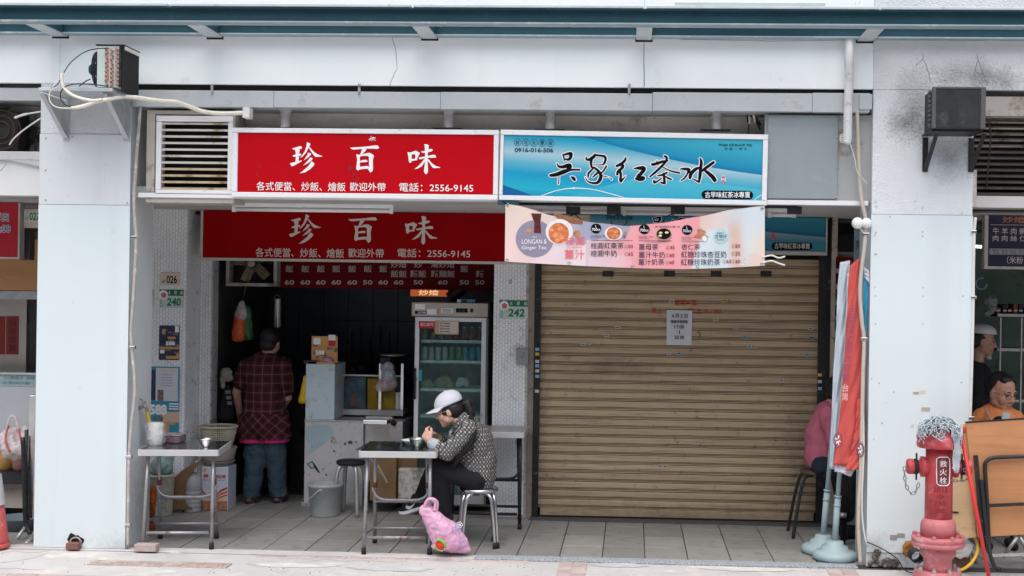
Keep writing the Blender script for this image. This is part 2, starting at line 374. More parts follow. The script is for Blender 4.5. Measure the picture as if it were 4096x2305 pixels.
# ================================================================== ground
def soot(m, spots, col=(.05,.05,.055), ns=55):
    """speckled soot that collects round the given world spots (centre, radii)"""
    N, L, b = nodes_of(m); src = b.inputs['Base Color'].links[0].from_socket
    geo = N.new('ShaderNodeNewGeometry')
    for c, rx in spots:
        mp = N.new('ShaderNodeMapping'); mp.vector_type = 'POINT'
        mp.inputs['Location'].default_value = tuple(-c[i]/rx[i] for i in range(3)); mp.inputs['Scale'].default_value = tuple(1/q for q in rx)
        L.new(geo.outputs['Position'], mp.inputs['Vector'])
        ln = N.new('ShaderNodeVectorMath'); ln.operation = 'LENGTH'; L.new(mp.outputs[0], ln.inputs[0])
        n = N.new('ShaderNodeTexNoise'); n.inputs['Scale'].default_value = ns; n.inputs['Detail'].default_value = 6; L.new(geo.outputs['Position'], n.inputs['Vector'])
        n2 = N.new('ShaderNodeTexNoise'); n2.inputs['Scale'].default_value = 7; n2.inputs['Detail'].default_value = 4; L.new(geo.outputs['Position'], n2.inputs['Vector'])
        a = N.new('ShaderNodeMath'); a.operation = 'MULTIPLY_ADD'; L.new(n.outputs['Fac'], a.inputs[0]); a.inputs[1].default_value = 1.15; L.new(n2.outputs['Fac'], a.inputs[2])
        s2 = N.new('ShaderNodeMath'); s2.operation = 'SUBTRACT'; L.new(a.outputs[0], s2.inputs[0]); L.new(ln.outputs['Value'], s2.inputs[1])
        mr = N.new('ShaderNodeMapRange'); mr.inputs['From Min'].default_value = .15; mr.inputs['From Max'].default_value = 1.45; mr.inputs['To Max'].default_value = .72
        L.new(s2.outputs[0], mr.inputs['Value'])
        x = N.new('ShaderNodeMix'); x.data_type = 'RGBA'; L.new(mr.outputs[0], x.inputs[0]); L.new(src, x.inputs[6]); x.inputs[7].default_value = (*col, 1)
        src = x.outputs[2]
    L.new(src, b.inputs['Base Color'])

pave = struct(MB().box(-150, 150, -200, -.04, -.30, -.012).build('pavement', CONC))
# rust stain left by the drain cover on the concrete
_c = G(640, 2252); RUSTC = mat('rust_stained_concrete', (.58,.55,.51), .85, 0, .10, 2.5, .3, 120)
arc = struct(MB().box(-8, 6, -.04, 6, -.35, -.010).build('arcade_floor', FGROUT))
# floor tiles (each one its own piece)
tm = MB().box(-.1465, .1465, -.199, .199, -.02, 0).mesh('floor_tile'); tm.materials.append(FTILE)
tm2 = None
X0 = G(2580, 2235).x
for i in range(-17, 11):
    for j in range(0, 6):
        if j > 3 and not (-13 < i < -2): continue
        o = bpy.data.objects.new('floor_tile', tm); COL.objects.link(o); o.parent = arc
        o.location = (X0 + .15 + i*.3, .29 + j*.4, random.uniform(-.0012, .0006)); o.rotation_euler = (random.uniform(-.002,.002), random.uniform(-.002,.002), 0)
        b = o.modifiers.new('b', 'BEVEL'); b.width = .002; b.segments = 1
# granite edging of the arcade floor
ed = struct(MB().box(G(1900,2228).x, P(3430,2250,0).x, -.039, .085, -.05, .002).build('granite_edging', GRANITE, bevel=.003))
ed2 = struct(MB().box(-8, G(1900,2228).x-.002, -.039, .085, -.05, -.002).build('concrete_edging', CONC, bevel=.004))
ed3 = struct(MB().box(P(2120,2050,1.6).x, P(3330,2070,1.6).x, 1.47, 1.60, -.02, .012).build('granite_threshold', mat('dark_granite', (.07,.07,.07), .7, 0, .5, 150, .1, 120), bevel=.003))
# broken pinkish joint line and red paver patches in the pavement
def paver_row(xa, xb, y0, y1, n, z=.004):
    for k in range(n):
        a = xa+(xb-xa)*k/n; b_ = xa+(xb-xa)*(k+1)/n
        MB().box(a+.002, b_-.002, y0+.002, y1-.002, -.03, z+random.uniform(-.002,.002)).build('paver', PAVER, pave, bevel=.003)
q = G(0, 2290); q2 = G(880, 2290)
paver_row(q.x-.1, q2.x, q.y-.16, q.y-.02, 8); paver_row(q.x-.1, q2.x-.25, q.y-.33, q.y-.165, 6)
qa, qb = G(2225, 2285), G(2345, 2285)
for r_ in range(4): paver_row(qa.x, qb.x, -.50+r_*.115, -.39+r_*.115, 2, -.006)
qa, qb = G(3310, 2285), G(3430, 2285)
for r_ in range(5): paver_row(qa.x, qb.x, -.54+r_*.1, -.445+r_*.1, 2, -.006)
for xa, n in ((G(1010,2228).x, 9),): paver_row(xa, G(2120,2228).x, -.10, -.045, n, -.006)
# cast drain cover with slots, left of the stall table
dc = thing('drain_cover', 'rusty slotted drain cover set into the pavement before the left pillar', 'drain cover', (_c.x, _c.y, 0))
DCM = mat('rusty_cast_iron', (.42,.34,.30), .8, .1, .2, 20, .3, 90, dirt=((.55,.50,.45), .38, 9))
MB().box(_c.x-.47, _c.x+.47, _c.y-.07, _c.y+.07, -.02, -.004).build('cover_plate', DCM, dc, bevel=.003)
sm_ = MB()
for a in range(26):
    for b_ in range(3): sm_.box(_c.x-.43+a*.034, _c.x-.412+a*.034, _c.y-.05+b_*.036, _c.y-.035+b_*.036, -.006, -.001)
tag(sm_.build('cover_ridges', DCM, dc), kind='stuff')

# ================================================================== the shophouse building
bld = thing('shophouse_building', 'white painted shophouse with two square pillars and an open street arcade', 'building', (0, 0, 0))
ZW = P(2100, 347, 0).z            # underside of the white upper wall
ZC = P(2530, 812, .05).z          # arcade ceiling
SOOT = mat('sooty_white_plaster', (.70,.725,.74), .85, 0, .05, 5, 1.0, 70, dirt=((.46,.48,.50), .2, 30))
soot(SOOT, [(P(3655, 420, 0), (.22,.3,.36)), (P(3620, 500, 0), (.18,.3,.14)), (P(3800, 630, 0), (.24,.3,.22)), (P(3880, 300, 0), (.36,.3,.13)), (P(4010, 330, 0), (.25,.3,.12))])
UPW = mat('weathered_upper_wall', (.83,.875,.89), .75, 0, .02, 2.0, .08, 150, dirt=((.62,.65,.67), .18, 2.6), streak=((.79,.825,.84), .26, 5))
MB().box(-8, 6, .05, .32, ZW+.03, 6.5).build('upper_wall', UPW, bld)
seams = [-8, P(240,200,0).x, P(2576,200,0).x, P(3495,200,0).x, 6]
for i in range(4):
    MB().box(seams[i]+.0007, seams[i+1]-.0007, 0, .048, ZW, 6.5).build('wall_panel', SOOT if i == 3 else UPW, bld, bevel=.002)
# pillars
plx0, plx1 = P(150,1300,0).x, P(512,1300,0).x
prx0, prx1 = P(3480,1300,0).x, P(3884,1300,0).x
MB().box(plx0, plx1, .012, .46, 0, ZW).build('pillar', WHITE, bld)
zs1 = P(340,537,0).z; zs2 = P(340,820,0).z
MB().box(plx0+.001, plx1-.001, .002, .012, zs1+.002, ZW-.001).build('plaster_panel', PLASTER, bld)
p = MB().box(plx0-.002, plx1+.002, -.004, .011, zs2+.002, zs1-.001).build('cladding_panel', PANEL2, bld, bevel=.001)
sc = MB()
for (a, b_) in ((183,553),(508,556),(183,680),(182,800),(508,812),(290,548)): c = P(a,b_,-.006); sc.lathe([(.006,0),(.006,.004),(.003,.006)], c, 8, up=(0,-1,0))
tag(sc.build('screw_heads', STEELD, p), kind='stuff')
lp = MB().box(plx0-.004, plx1+.004, -.005, .010, 0, zs2-.001).build('cladding_panel', PANEL, bld, bevel=.002)
LOWDIRT = mat('grimy_pillar_foot', (.55,.58,.60), .8, 0, .08, 6, .3, 60, dirt=[((.35,.34,.33), .42, 5), ((.10,.09,.08), .30, 14)])
MB().box(prx0, prx1, .012, .46, 0, ZW).build('pillar', WHITE, bld)
zr1 = P(3690,860,0).z
MB().box(prx0+.001, prx1-.001, .001, .011, zr1+.002, ZW-.002).build('plaster_panel', SOOT, bld, bevel=.001)
rp = MB().box(prx0-.003, prx1+.003, -.004, .010, .10, zr1-.001).build('cladding_panel', PANEL, bld, bevel=.002)
sc = MB()
for (a, b_) in ((3503,806),(3505,825),(3503,930),(3500,940),(3500,1016),(3507,1016),(3500,1147),(3502,1183),(3502,1295),(3690,832),(3690,928),(3691,945),(3693,1150),(3693,1184),(3692,1294),(3852,1184),(3487,1515),(3845,1530),(3517,1533),(3575,1567),(3528,1692),(3660,805),(3495,1757),(3560,868),(3848,852),(3865,1760)):
    c = P(a,b_,-.005); sc.lathe([(.005,0),(.005,.002),(.002,.004)], c, 6, up=(0,-1,0))
tag(sc.build('screw_heads', STEELD, rp), kind='stuff')
# crumbling foot of the right pillar
ft = MB(); random.seed(3)
MB().box(prx0+.01, prx1-.01, .004, .03, .0, .10).build('pillar_foot', LOWDIRT, bld)
RUB = mat('dark_crumbled_mortar', (.10,.085,.075), .95, 0, .5, 30, .8, 70, dirt=((.40,.39,.38), .40, 18))
for k in range(26):
    a = random.uniform(3475, 3590); yy = random.uniform(2205, 2262) if a < 3520 else random.uniform(2240, 2262); c = P(a, yy, -.004); c.z = max(c.z, .006)
    ft.ball(c, random.uniform(.012,.03), .014, random.uniform(.01,.024), 7, 5)
tag(ft.build('crumbled_mortar', RUB, bld), kind='stuff')
# broken drain hole at the foot of the left pillar
hc = P(300, 2168, -.006); hm = MB(); pts = []
for k in range(22):
    a = 2*math.pi*k/22; rr = .055*(1+.18*math.sin(3*a+1)+.1*math.sin(7*a)); pts.append((hc.x+rr*math.cos(a), -.0075, max(.003, hc.z+rr*1.05*math.sin(a))))
hm.poly(pts).build('broken_hole', DARK, bld)
hp = MB(); ring = [(hc.x+.006+.040*math.cos(2*math.pi*k/20), -.010, hc.z-.008+.040*math.sin(2*math.pi*k/20)) for k in range(20)]
hp.tube(ring, .006, 6, closed=True); hp.build('drain_pipe_end', mat('grey_clay_pipe', (.36,.33,.30), .8), bld)
br = thing('loose_brick', 'dark red brick pushed into the drain hole of the left pillar', 'brick', (P(290,2180,-.05).x, -.06, 0))
MB().box(P(268,2180,-.05).x, P(318,2180,-.05).x, -.075, -.012, 0, .045).build('brick_body', mat('dark_red_brick', (.20,.09,.07), .9, 0, .2, 20, .4, 70), br, bevel=.004)
b2 = thing('loose_brick', 'pink red brick lying beside the inner corner of the left pillar', 'brick', (P(600,2185,.02).x, .03, 0))
MB().box(P(540,2190,-.06).x, P(628,2190,-.06).x, -.085, -.004, 0, .05).build('brick_body', PAVER, b2, bevel=.005)

# metal flashing under the slot
zf0 = P(2000, 438, -.02).z; zf1 = P(2000, 362, -.02).z
fx = [P(x, 400, -.02).x for x in (528, 1095, 1762, 2610, 3250, 3480)]
for i in range(5): MB().box(fx[i]+.001, fx[i+1]-.001, -.02+.001*(i % 2), .34, zf0+.002*(i % 2), zf1-(.016,.016,.014,.004,.0)[i]).build('flashing', FLASH, bld, bevel=.002)
MB().box(prx0-.10, prx0-.012, -.035, .30, zf0+.02, zf1-.008).build('flashing_end', FLASH, bld, bevel=.003)
MB().box(-8, 6, .30, .34, ZC, ZW+.1).build('lintel_wall', BEIGEWALL, bld)
MB().box(plx1, prx0, .030, .046, zf1-.04, ZW+.02).build('slot_shadow_strip', DARK, bld)  # dark strip stands in for the shade inside the slot
fl = MB()
for px in (848, 1437, 2517):
    fl = MB(); c = P(px, 350, -.024); fl.box(c.x-.009, c.x+.009, -.026, -.022, c.z-.05, c.z+.025); fl.lathe([(.006,0),(.006,.004)], (c.x,-.026,c.z+.01), 8, up=(0,-1,0)); fl.lathe([(.006,0),(.006,.004)], (c.x,-.026,c.z-.035), 8, up=(0,-1,0))
    fl.build('flashing_tab', STEELD, bld)
# arcade ceiling, one slab behind the signs (its own underside shows)
MB().box(-8, 6, .10, 5.2, ZC, ZC+.08).build('arcade_ceiling', CEIL, bld)
MB().box(plx1+.05, prx0-.02, .02, .10, ZC-.002, ZC+.03).build('ceiling_edge_trim', FRAMEW, bld, bevel=.002)
# plugs of mortar on the lintel
for px, py in ((1290,436),(1697,443),(1915,445),(2337,450),(2757,450),(682,432),(1045,434)): MB().ball(P(px,py,.295), .018, .01, .022, 8, 6).build('mortar_plug', mat('old_mortar', (.40,.37,.33), .9, 0, .2, 30, .5, 60), bld)
# walls of the shop front
YS = 1.6
def mosaic(name, x0, x1, z0, z1, Y, parent, tw=.024, th=.036, normal='-y', y1=None):
    m = MB(); random.seed(5)
    n = int((x1-x0)/tw) if normal == '-y' else int((y1-Y)/tw)
    for i in range(n):
        zo = z0 - (th/2 if i % 2 else 0); 
        for k in range(int((z1-z0)/th)+1):
            za = max(z0, zo+k*th)+.0012; zb = min(z1, zo+(k+1)*th)-.0012
            if zb-za < .006: continue
            d = random.uniform(.0030, .0046)
            if random.random() < .004: continue
            if normal == '-y':
                a = x0+i*tw+.0010; b = x0+(i+1)*tw-.0010; e = random.uniform(-.0007,.0007)
                m.add([(a,Y,za),(b,Y,za),(b,Y,zb),(a,Y,zb),(a+.001,Y-d-e,za+.001),(b-.001,Y-d+e,za+.001),(b-.001,Y-d+e,zb-.001),(a+.001,Y-d-e,zb-.001)],
                      [(4,5,6,7),(0,1,5,4),(1,2,6,5),(2,3,7,6),(3,0,4,7)])
            else:
                a = Y+i*tw+.001; b = Y+(i+1)*tw-.001; X = x1
                m.add([(X,a,za),(X,b,za),(X,b,zb),(X,a,zb),(X+d,a+.001,za+.001),(X+d,b-.001,za+.001),(X+d,b-.001,zb-.001),(X+d,a+.001,zb-.001)],
                      [(4,5,6,7),(0,1,5,4),(1,2,6,5),(2,3,7,6),(3,0,4,7)])
    return tag(m.build(name, MOSAIC, parent, fix=False), kind='stuff')
YPL = 1.50; YLW = 1.84; cx1 = P(742,1300,YPL).x; cx0 = cx1-.47
pil = MB().box(cx0, cx1, YPL, 1.95, 0, ZC).build('tiled_pilaster', GROUT, bld)
mosaic('mosaic_tiles', cx1-.456, cx1, .02, ZC, YPL, pil); mosaic('mosaic_tiles', cx0, cx1, .02, ZC, YPL, pil, normal='x', y1=YLW)
wx1 = P(850,1300,YLW).x
wl_ = MB().box(cx1-.05, wx1, YLW, 1.99, 0, ZC).build('tiled_wall', GROUT, bld); mosaic('mosaic_tiles', cx1+.005, wx1, .02, ZC, YLW, wl_)
rx0, rx1 = P(1972,1400,YS).x, P(2112,1400,YS).x
rc = MB().box(rx0, rx1, YS, 1.85, 0, ZC).build('tiled_pilaster', GROUT, bld); mosaic('mosaic_tiles', rx0+.002, rx1-.002, .02, ZC, YS, rc)
MB().box(rx1, P(2136,1400,YS).x, YS-.01, 1.85, 0, ZC).build('column_edge', mat('brown_column_edge', (.26,.21,.17), .8, 0, .15, 9, .2, 60, dirt=((.06,.05,.04), .32, 12)), bld)
sx1 = P(3326,1400,YS).x
MB().box(sx1, P(3760,1400,YS).x, YS+.02, 1.9, 0, P(3500,1010,YS).z).build('shopfront_wall', mat('stained_grey_wall', (.30,.28,.26), .85, 0, .1, 5, .2, 60, dirt=((.10,.09,.08), .33, 8)), bld)
MB().box(P(3318,1400,YS).x, P(3340,1400,YS).x, YS-.05, YS+.02, 0, ZC).build('door_post', mat('beige_post_paint', (.42,.36,.30), .7, 0, .1, 9, dirt=((.12,.09,.07), .32, 14)), bld)
# kitchen box of the left shop: near-black side walls, tiled back wall
YB = 3.9
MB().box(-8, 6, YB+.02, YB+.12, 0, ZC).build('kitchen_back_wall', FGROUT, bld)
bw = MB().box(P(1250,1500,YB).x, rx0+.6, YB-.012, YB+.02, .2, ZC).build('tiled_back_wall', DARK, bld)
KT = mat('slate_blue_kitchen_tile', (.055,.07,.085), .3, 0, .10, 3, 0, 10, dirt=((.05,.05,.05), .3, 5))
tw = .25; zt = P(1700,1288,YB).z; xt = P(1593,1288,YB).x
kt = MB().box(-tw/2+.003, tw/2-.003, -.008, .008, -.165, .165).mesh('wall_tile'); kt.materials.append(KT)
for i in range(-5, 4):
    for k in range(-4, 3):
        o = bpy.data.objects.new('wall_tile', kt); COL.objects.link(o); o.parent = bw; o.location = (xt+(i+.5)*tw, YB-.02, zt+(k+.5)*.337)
KW = mat('near_black_kitchen_wall', (.05,.048,.047), .7, 0, .25, 4, .1, 50, dirt=((.02,.02,.02), .4, 6))  # near-black base colour keeps the kitchen walls, ceiling and floor dark
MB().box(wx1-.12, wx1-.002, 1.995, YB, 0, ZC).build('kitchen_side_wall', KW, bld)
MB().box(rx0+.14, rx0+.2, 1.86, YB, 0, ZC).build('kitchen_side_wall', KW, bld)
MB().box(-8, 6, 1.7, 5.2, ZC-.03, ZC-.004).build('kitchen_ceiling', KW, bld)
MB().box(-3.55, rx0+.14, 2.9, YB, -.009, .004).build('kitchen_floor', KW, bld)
# cracks in the wall paint
ck = MB()
for path in ([(1563,136),(1575,172),(1585,215),(1587,275),(1575,300),(1563,330),(1558,346)],
             [(3690,215),(3693,240),(3705,262),(3714,290),(3722,328)],[(3692,235),(3680,248),(3664,263)],
             [(3908,215),(3913,240),(3920,265),(3935,300),(3950,345)],[(3913,238),(3904,268),(3900,280),(3915,300)],
             [(2577,145),(2577,250),(2578,345)],[(2720,158),(2850,160),(2990,162),(3090,165),(3375,161)]):
    pp = []
    for i in range(len(path)-1):
        for t in (0,.5): pp.append(P(path[i][0]*(1-t)+path[i+1][0]*t+random.uniform(-2,2), path[i][1]*(1-t)+path[i+1][1]*t, -.0005))
    pp.append(P(*path[-1], -.0005)); ck.tube(pp, .0016, 4)
tag(ck.build('wall_cracks', mat('crack_line', (.16,.15,.15), .9), bld), kind='stuff')

# grime at the feet and inner faces of the pillars, soot over the left recess
soot(PANEL, [(P(480,2200,0), (.22,.2,.16)), (P(250,2230,0), (.30,.2,.06)), (P(3500,2190,0), (.16,.2,.14)), (P(3700,2230,0), (.30,.2,.08))], (.30,.29,.28), 30)
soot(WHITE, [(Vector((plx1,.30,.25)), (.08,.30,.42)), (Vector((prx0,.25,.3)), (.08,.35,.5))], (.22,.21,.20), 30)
for (a,b_,c,d,m) in ((3652,1568,3676,1578,PAVER),(3679,1562,3702,1576,CREAMPLATE),(3685,1630,3720,1646,PAVER),(3560,2140,3588,2162,STEELD),(3588,2134,3620,2152,STEELD),(3642,1698,3656,1712,CREAMPLATE)):
    MB().pbox(a,b_,c,d,-.0055,-.0042).build('tape_scrap', m, rp)

# cracks, paler and greyer patches and litter on the pavement
cr = MB(); random.seed(23)
for pts in ([(0,2213),(60,2206),(120,2212),(185,2206),(215,2200)],[(-20,2252),(60,2246),(140,2232),(215,2204)],[(0,2277),(60,2274),(120,2280),(190,2277)],[(880,2262),(852,2280),(820,2305)],[(1250,2242),(1300,2238),(1380,2246),(1480,2243),(1560,2250),(1640,2246)],[(2280,2245),(2283,2262),(2276,2280),(2280,2305)],[(2100,2242),(2180,2246),(2200,2250)],[(3000,2252),(3080,2262),(3200,2258)]):
    pp = []
    for (a, b_), (c, d) in zip(pts, pts[1:]):
        for t in (0, .33, .66): v = G(a+(c-a)*t+random.uniform(-3,3), b_+(d-b_)*t+random.uniform(-1.2,1.2), -.0115); pp.append(v)
    cr.tube(pp, .0014, 4)
tag(cr.build('pavement_cracks', mat('pavement_crack', (.24,.23,.22), .9), pave), kind='stuff')
PCH_ = mat('pale_concrete_patch', (.61,.595,.56), .9, 0, .12, 12, .4, 90); PDK = mat('grey_concrete_patch', (.50,.50,.505), .9, 0, .14, 8, .4, 90)
for k, (px, py, rx, ry, m) in enumerate(((2680,2285,.055,.035,PCH_),(1330,2256,.10,.05,PCH_),(1180,2262,.32,.07,PCH_),(660,2287,.10,.05,PCH_),(1560,2275,.30,.09,PDK),(2480,2262,.22,.07,PDK),(2980,2278,.35,.07,PCH_),(700,2215,.08,.02,PCH_))):
    c = G(px, py, -.011); random.seed(k+40); pts = [(c.x+rx*(.75+.35*random.random())*math.cos(a*.2618), c.y+ry*(.75+.35*random.random())*math.sin(a*.2618), -.0105+.0003*k) for a in range(24)]
    MB().poly(pts).build('pavement_patch', m, pave, fix=False)
lt = MB()
for k in range(60):
    c = G(random.uniform(0,4096), random.uniform(2242,2300), -.010); lt.ball(c, random.uniform(.003,.007), random.uniform(.003,.007), .002, 6, 4)
tag(lt.build('grit', mat('dark_grit', (.18,.17,.16), .9, 0, .4, 30), pave), kind='stuff')

# unseen terrace added across the street to shade the low sky
ob_ = struct(MB().box(-60, 60, -30, -24, -.1, 10.5).build('sky_shade_terrace', mat('sky_shade_render', (.30,.30,.30), .8, 0, .15, .5)))
for i in range(-7, 8):
    for k in range(3): MB().box(i*4-.9, i*4+.9, -24.02, -23.96, 1.4+k*3.2, 3.0+k*3.2).build('sky_shade_window', DARK, ob_)
# ================================================================== steel canopy frame
ZB = P(2530, 105, -.47).z; can = thing('steel_canopy_frame', 'teal steel canopy frame with pale cross brackets fixed along the upper wall', 'canopy', (0, -.2, ZB))
def ibeam(name, Y, z, h, fl, m, mf):
    b = MB().box(-7.5, 5.5, Y+fl*.45, Y+fl*.55, z+.012, z+h-.010).build(name, m, can)
    MB().box(-7.5, 5.5, Y, Y+fl, z, z+.012).build('bottom_flange', mf, b, bevel=.002)
    MB().box(-7.5, 5.5, Y, Y+fl, z+h-.010, z+h).build('top_flange', m, b, bevel=.002)
    return b
FLG = mat('pale_teal_flange', (.24,.31,.34), .5, 0, .08, 5, 0, 10, dirt=((.42,.44,.45), .33, 9))  # bottom flanges take a paler teal than the web and top flange
fb = ibeam('front_beam', -.52, ZB, .105, .10, TEAL, FLG)
rb = ibeam('rear_beam', -.10, P(2530,148,-.10).z, .105, .075, TEAL, FLG)
# thin pale rain strip on the top of the front beam, in lengths
jx = [-7.5, P(680,20,-.5).x, P(1650,40,-.5).x, P(2580,40,-.5).x, P(3520,50,-.5).x, 5.5]
for i in range(5): MB().box(jx[i]+.01, jx[i+1]-.01, -.53, -.44, ZB+.106, ZB+.124).build('rain_strip', GALV, can, bevel=.003)
for k, (xt_, xb_) in enumerate(((150, 228), (775, 850), (1680, 1714), (2580, 2576), (3540, 3465))):
    a = P(xt_, 100, -.47); b_ = P(xb_, 145, -.06); xm = b_.x
    z0 = P(2530,157,-.04).z
    c = MB().box(xm-.052, xm+.052, -.43, -.004, z0, z0+.012)
    o = c.build('cross_bracket', GALV, can, bevel=.002)
    MB().box(xm+.040, xm+.052, -.43, -.006, z0+.013, z0+.10).build('bracket_web', TEAL, o)
    MB().box(xm-.06, xm+.06, -.005, -.001, z0-.012, z0+.06).build('socket_shadow_plate', DARK, o)  # thin dark plate stands in for shadow round the bracket root
    MB().box(xm+.056, xm+.115, -.068, -.064, z0+.045, z0+.105).build('joint_plate', TEAL, o)
    MB().lathe([(.009,0),(.009,.008),(.004,.010)], (xm+.09,-.068,z0+.08), 8, up=(0,-1,0)).build('bolt', GALV, o)
MB().box(P(2700,20,-.2).x, P(3300,20,-.2).x, -.22, -.16, P(3000,28,-.2).z, P(3000,11,-.2).z).build('loose_channel', mat('pale_glass_channel', (.55,.62,.62), .35, .1, .06, 6, dirt=((.42,.20,.12), .24, 5)), can, bevel=.004)
cl = MB()
for px, py in ((698,12),(3430,25)):
    c = P(px, py, -.45); cl.lathe([(.016,-.05),(.02,-.02),(.011,0),(.018,.02),(.012,.05)], c, 10); cl.ball(c+Vector((.02,0,.0)), .012)
tag(cl.build('hook_bolts', FRAMEW, can), kind='stuff')
MB().pbox(3297,118,3315,138,-.055,-.02).build('clip', STEELD, can)

# ================================================================== signs
_sc = .24457
def kai(ox, oy, sc): 
    A = {'p': [[(75,140),(110,132),(170,112),(205,102),(232,112),(238,130),(225,145),(190,155),(120,160),(95,158)],
     [(122,155),(135,220),(135,300),(130,365),(180,350),(185,300),(190,220),(200,165),(180,150)],
     [(80,262),(110,245),(200,222),(225,230),(222,255),(180,268),(100,278)],
     [(40,385),(70,375),(130,360),(200,340),(235,335),(230,350),(170,385),(110,420),(80,433),(62,425)],
     [(315,40),(345,45),(375,65),(372,80),(340,140),(300,215),(250,270),(205,297),(240,250),(285,180),(310,100)],
     [(350,110),(375,130),(420,185),(480,230),(575,268),(555,275),(455,278),(420,240),(380,180),(350,130)],
     [(330,212),(365,215),(388,228),(380,245),(335,290),(262,337),(300,285),(330,240)],
     [(370,287),(395,290),(413,305),(400,330),(340,380),(255,420),(300,375),(350,320)],
     [(388,350),(410,360),(443,388),(430,420),(370,480),(290,530),(200,550),(260,500),(340,430),(375,380)],
     [(1025,122),(1060,125),(1300,108),(1430,90),(1470,92),(1495,115),(1497,135),(1480,147),(1300,142),(1100,158),(1070,158),(1040,145)],
     [(1220,145),(1295,145),(1275,180),(1225,232),(1185,245),(1205,200)],
     [(1125,235),(1185,245),(1183,440),(1180,485),(1150,503),(1125,478),(1125,440),(1140,330)],
     [(1185,245),(1260,225),(1335,210),(1370,222),(1415,258),(1395,330),(1398,480),(1385,515),(1355,535),(1330,500),(1312,470),(1335,440),(1330,280),(1310,262),(1240,262),(1185,272)],
     [(1183,345),(1240,328),(1290,325),(1312,345),(1300,362),(1240,365),(1183,370)],
     [(1183,440),(1300,425),(1335,440),(1312,472),(1250,475),(1180,485)],
     [(1962,200),(1990,205),(2010,205),(2032,240),(2030,340),(2025,370),(2005,375),(1985,360),(1978,290)],
     [(2010,205),(2080,182),(2100,177),(2160,210),(2163,225),(2125,290),(2122,330),(2080,335),(2085,310),(2092,255),(2080,235),(2032,240)],
     [(2030,310),(2085,310),(2122,318),(2122,332),(2030,345)],
     [(2182,190),(2240,180),(2330,148),(2365,150),(2378,170),(2350,190),(2280,210),(2220,213),(2195,205)],
     [(2140,290),(2230,275),(2370,245),(2415,248),(2430,275),(2428,290),(2300,295),(2200,312),(2165,318),(2150,305)],
     [(2235,70),(2270,70),(2312,85),(2310,120),(2295,200),(2293,400),(2298,510),(2290,545),(2265,565),(2240,540),(2232,510),(2245,400),(2250,250),(2245,120)],
     [(2245,310),(2250,350),(2200,430),(2140,465),(2073,480),(2130,435),(2190,375),(2230,320)],
     [(2293,310),(2310,320),(2360,380),(2420,425),(2500,448),(2490,458),(2390,463),(2370,450),(2330,390),(2293,340)]]}['p']
    return [[(ox+x*sc, oy+y*sc) for x, y in pl] for pl in A]
def print_polys(polys, Y, m, parent, name='lettering', lift=.0002):
    # flat print, drawn level: photo x/y are turned into metres on the plane
    mb = MB()
    for i, pl in enumerate(polys): mb.poly([P(x, y, Y-(i % 9)*lift) for x, y in pl])
    return mb.build(name, m, parent, fix=False)

X0,X1,Z0,Z1 = R(930,516,1994,795,.0)
rs = thing('shop_sign', 'bright red light-box sign with white frame between louvre and blue sign', 'sign', ((X0+X1)/2, .06, (Z0+Z1)/2))
MB().box(X0, X1, .006, .13, Z0, Z1).build('sign_box', FRAMEW, rs, bevel=.004)
a0,a1,b0,b1 = R(952,536,1974,774,.0)
MB().box(a0, a1, .0, .01, b0, b1).build('sign_face', RED, rs)
fr = MB(); t=.004
for (p0,p1,q0,q1) in ((X0,X1,b1,Z1),(X0,X1,Z0,b0),(X0,a0,b0,b1),(a1,X1,b0,b1)): fr.box(p0+.001,p1-.001,-.012,.005,q0+.001,q1-.001)
fr.build('sign_frame', FRAMEW, rs, bevel=.003)
_k = kai(1150, 560, _sc)
for _a, _b in ((0,9),(9,15),(15,23)): print_polys(_k[_a:_b], -.0015, SIGNW, rs, 'character')
ptext('各式便當、炒飯、燴飯', 1026, 728, 1382, 764, -.0015, SIGNW, rs, .004)
ptext('歡迎外帶', 1399, 731, 1542, 765, -.0015, SIGNW, rs, .004)
ptext('電話：2556-9145', 1597, 733, 1893, 768, -.0015, SIGNW, rs, .004)
dm = MB(); random.seed(11)
for k in range(9): c = P(1400+random.uniform(-6,30), 675+random.uniform(-25,50), -.001); dm.poly([c+Vector((random.uniform(-.02,.0),0,random.uniform(-.03,0))), c+Vector((random.uniform(.0,.012),0,random.uniform(-.02,0))), c+Vector((random.uniform(0,.012),0,random.uniform(0,.03)))])
for k in range(6): c = P(1030+random.uniform(-6,20), 680+random.uniform(-30,30), -.001); dm.poly([c+Vector((random.uniform(-.012,.0),0,random.uniform(-.02,0))), c+Vector((random.uniform(.0,.008),0,-.006)), c+Vector((0,0,.014))])
tag(dm.build('scratches', mat('dark_red_scratch', (.22,.012,.016), .6), rs, fix=False), kind='stuff')
dm = MB()
for k in range(7): c = P(1487+random.uniform(-12,14), 553+random.uniform(-9,10), -.001); dm.poly([c+Vector((random.uniform(-.02,.0),0,random.uniform(-.01,0))), c+Vector((random.uniform(.0,.02),0,-.002)), c+Vector((.004,0,.008))])
tag(dm.build('chipped_print', SIGNW, rs, fix=False), kind='stuff')
MB().box(X1-.010, X1+.004, .02, .12, Z0+.01, Z1-.01).build('side_cap', FRAMEW, rs)

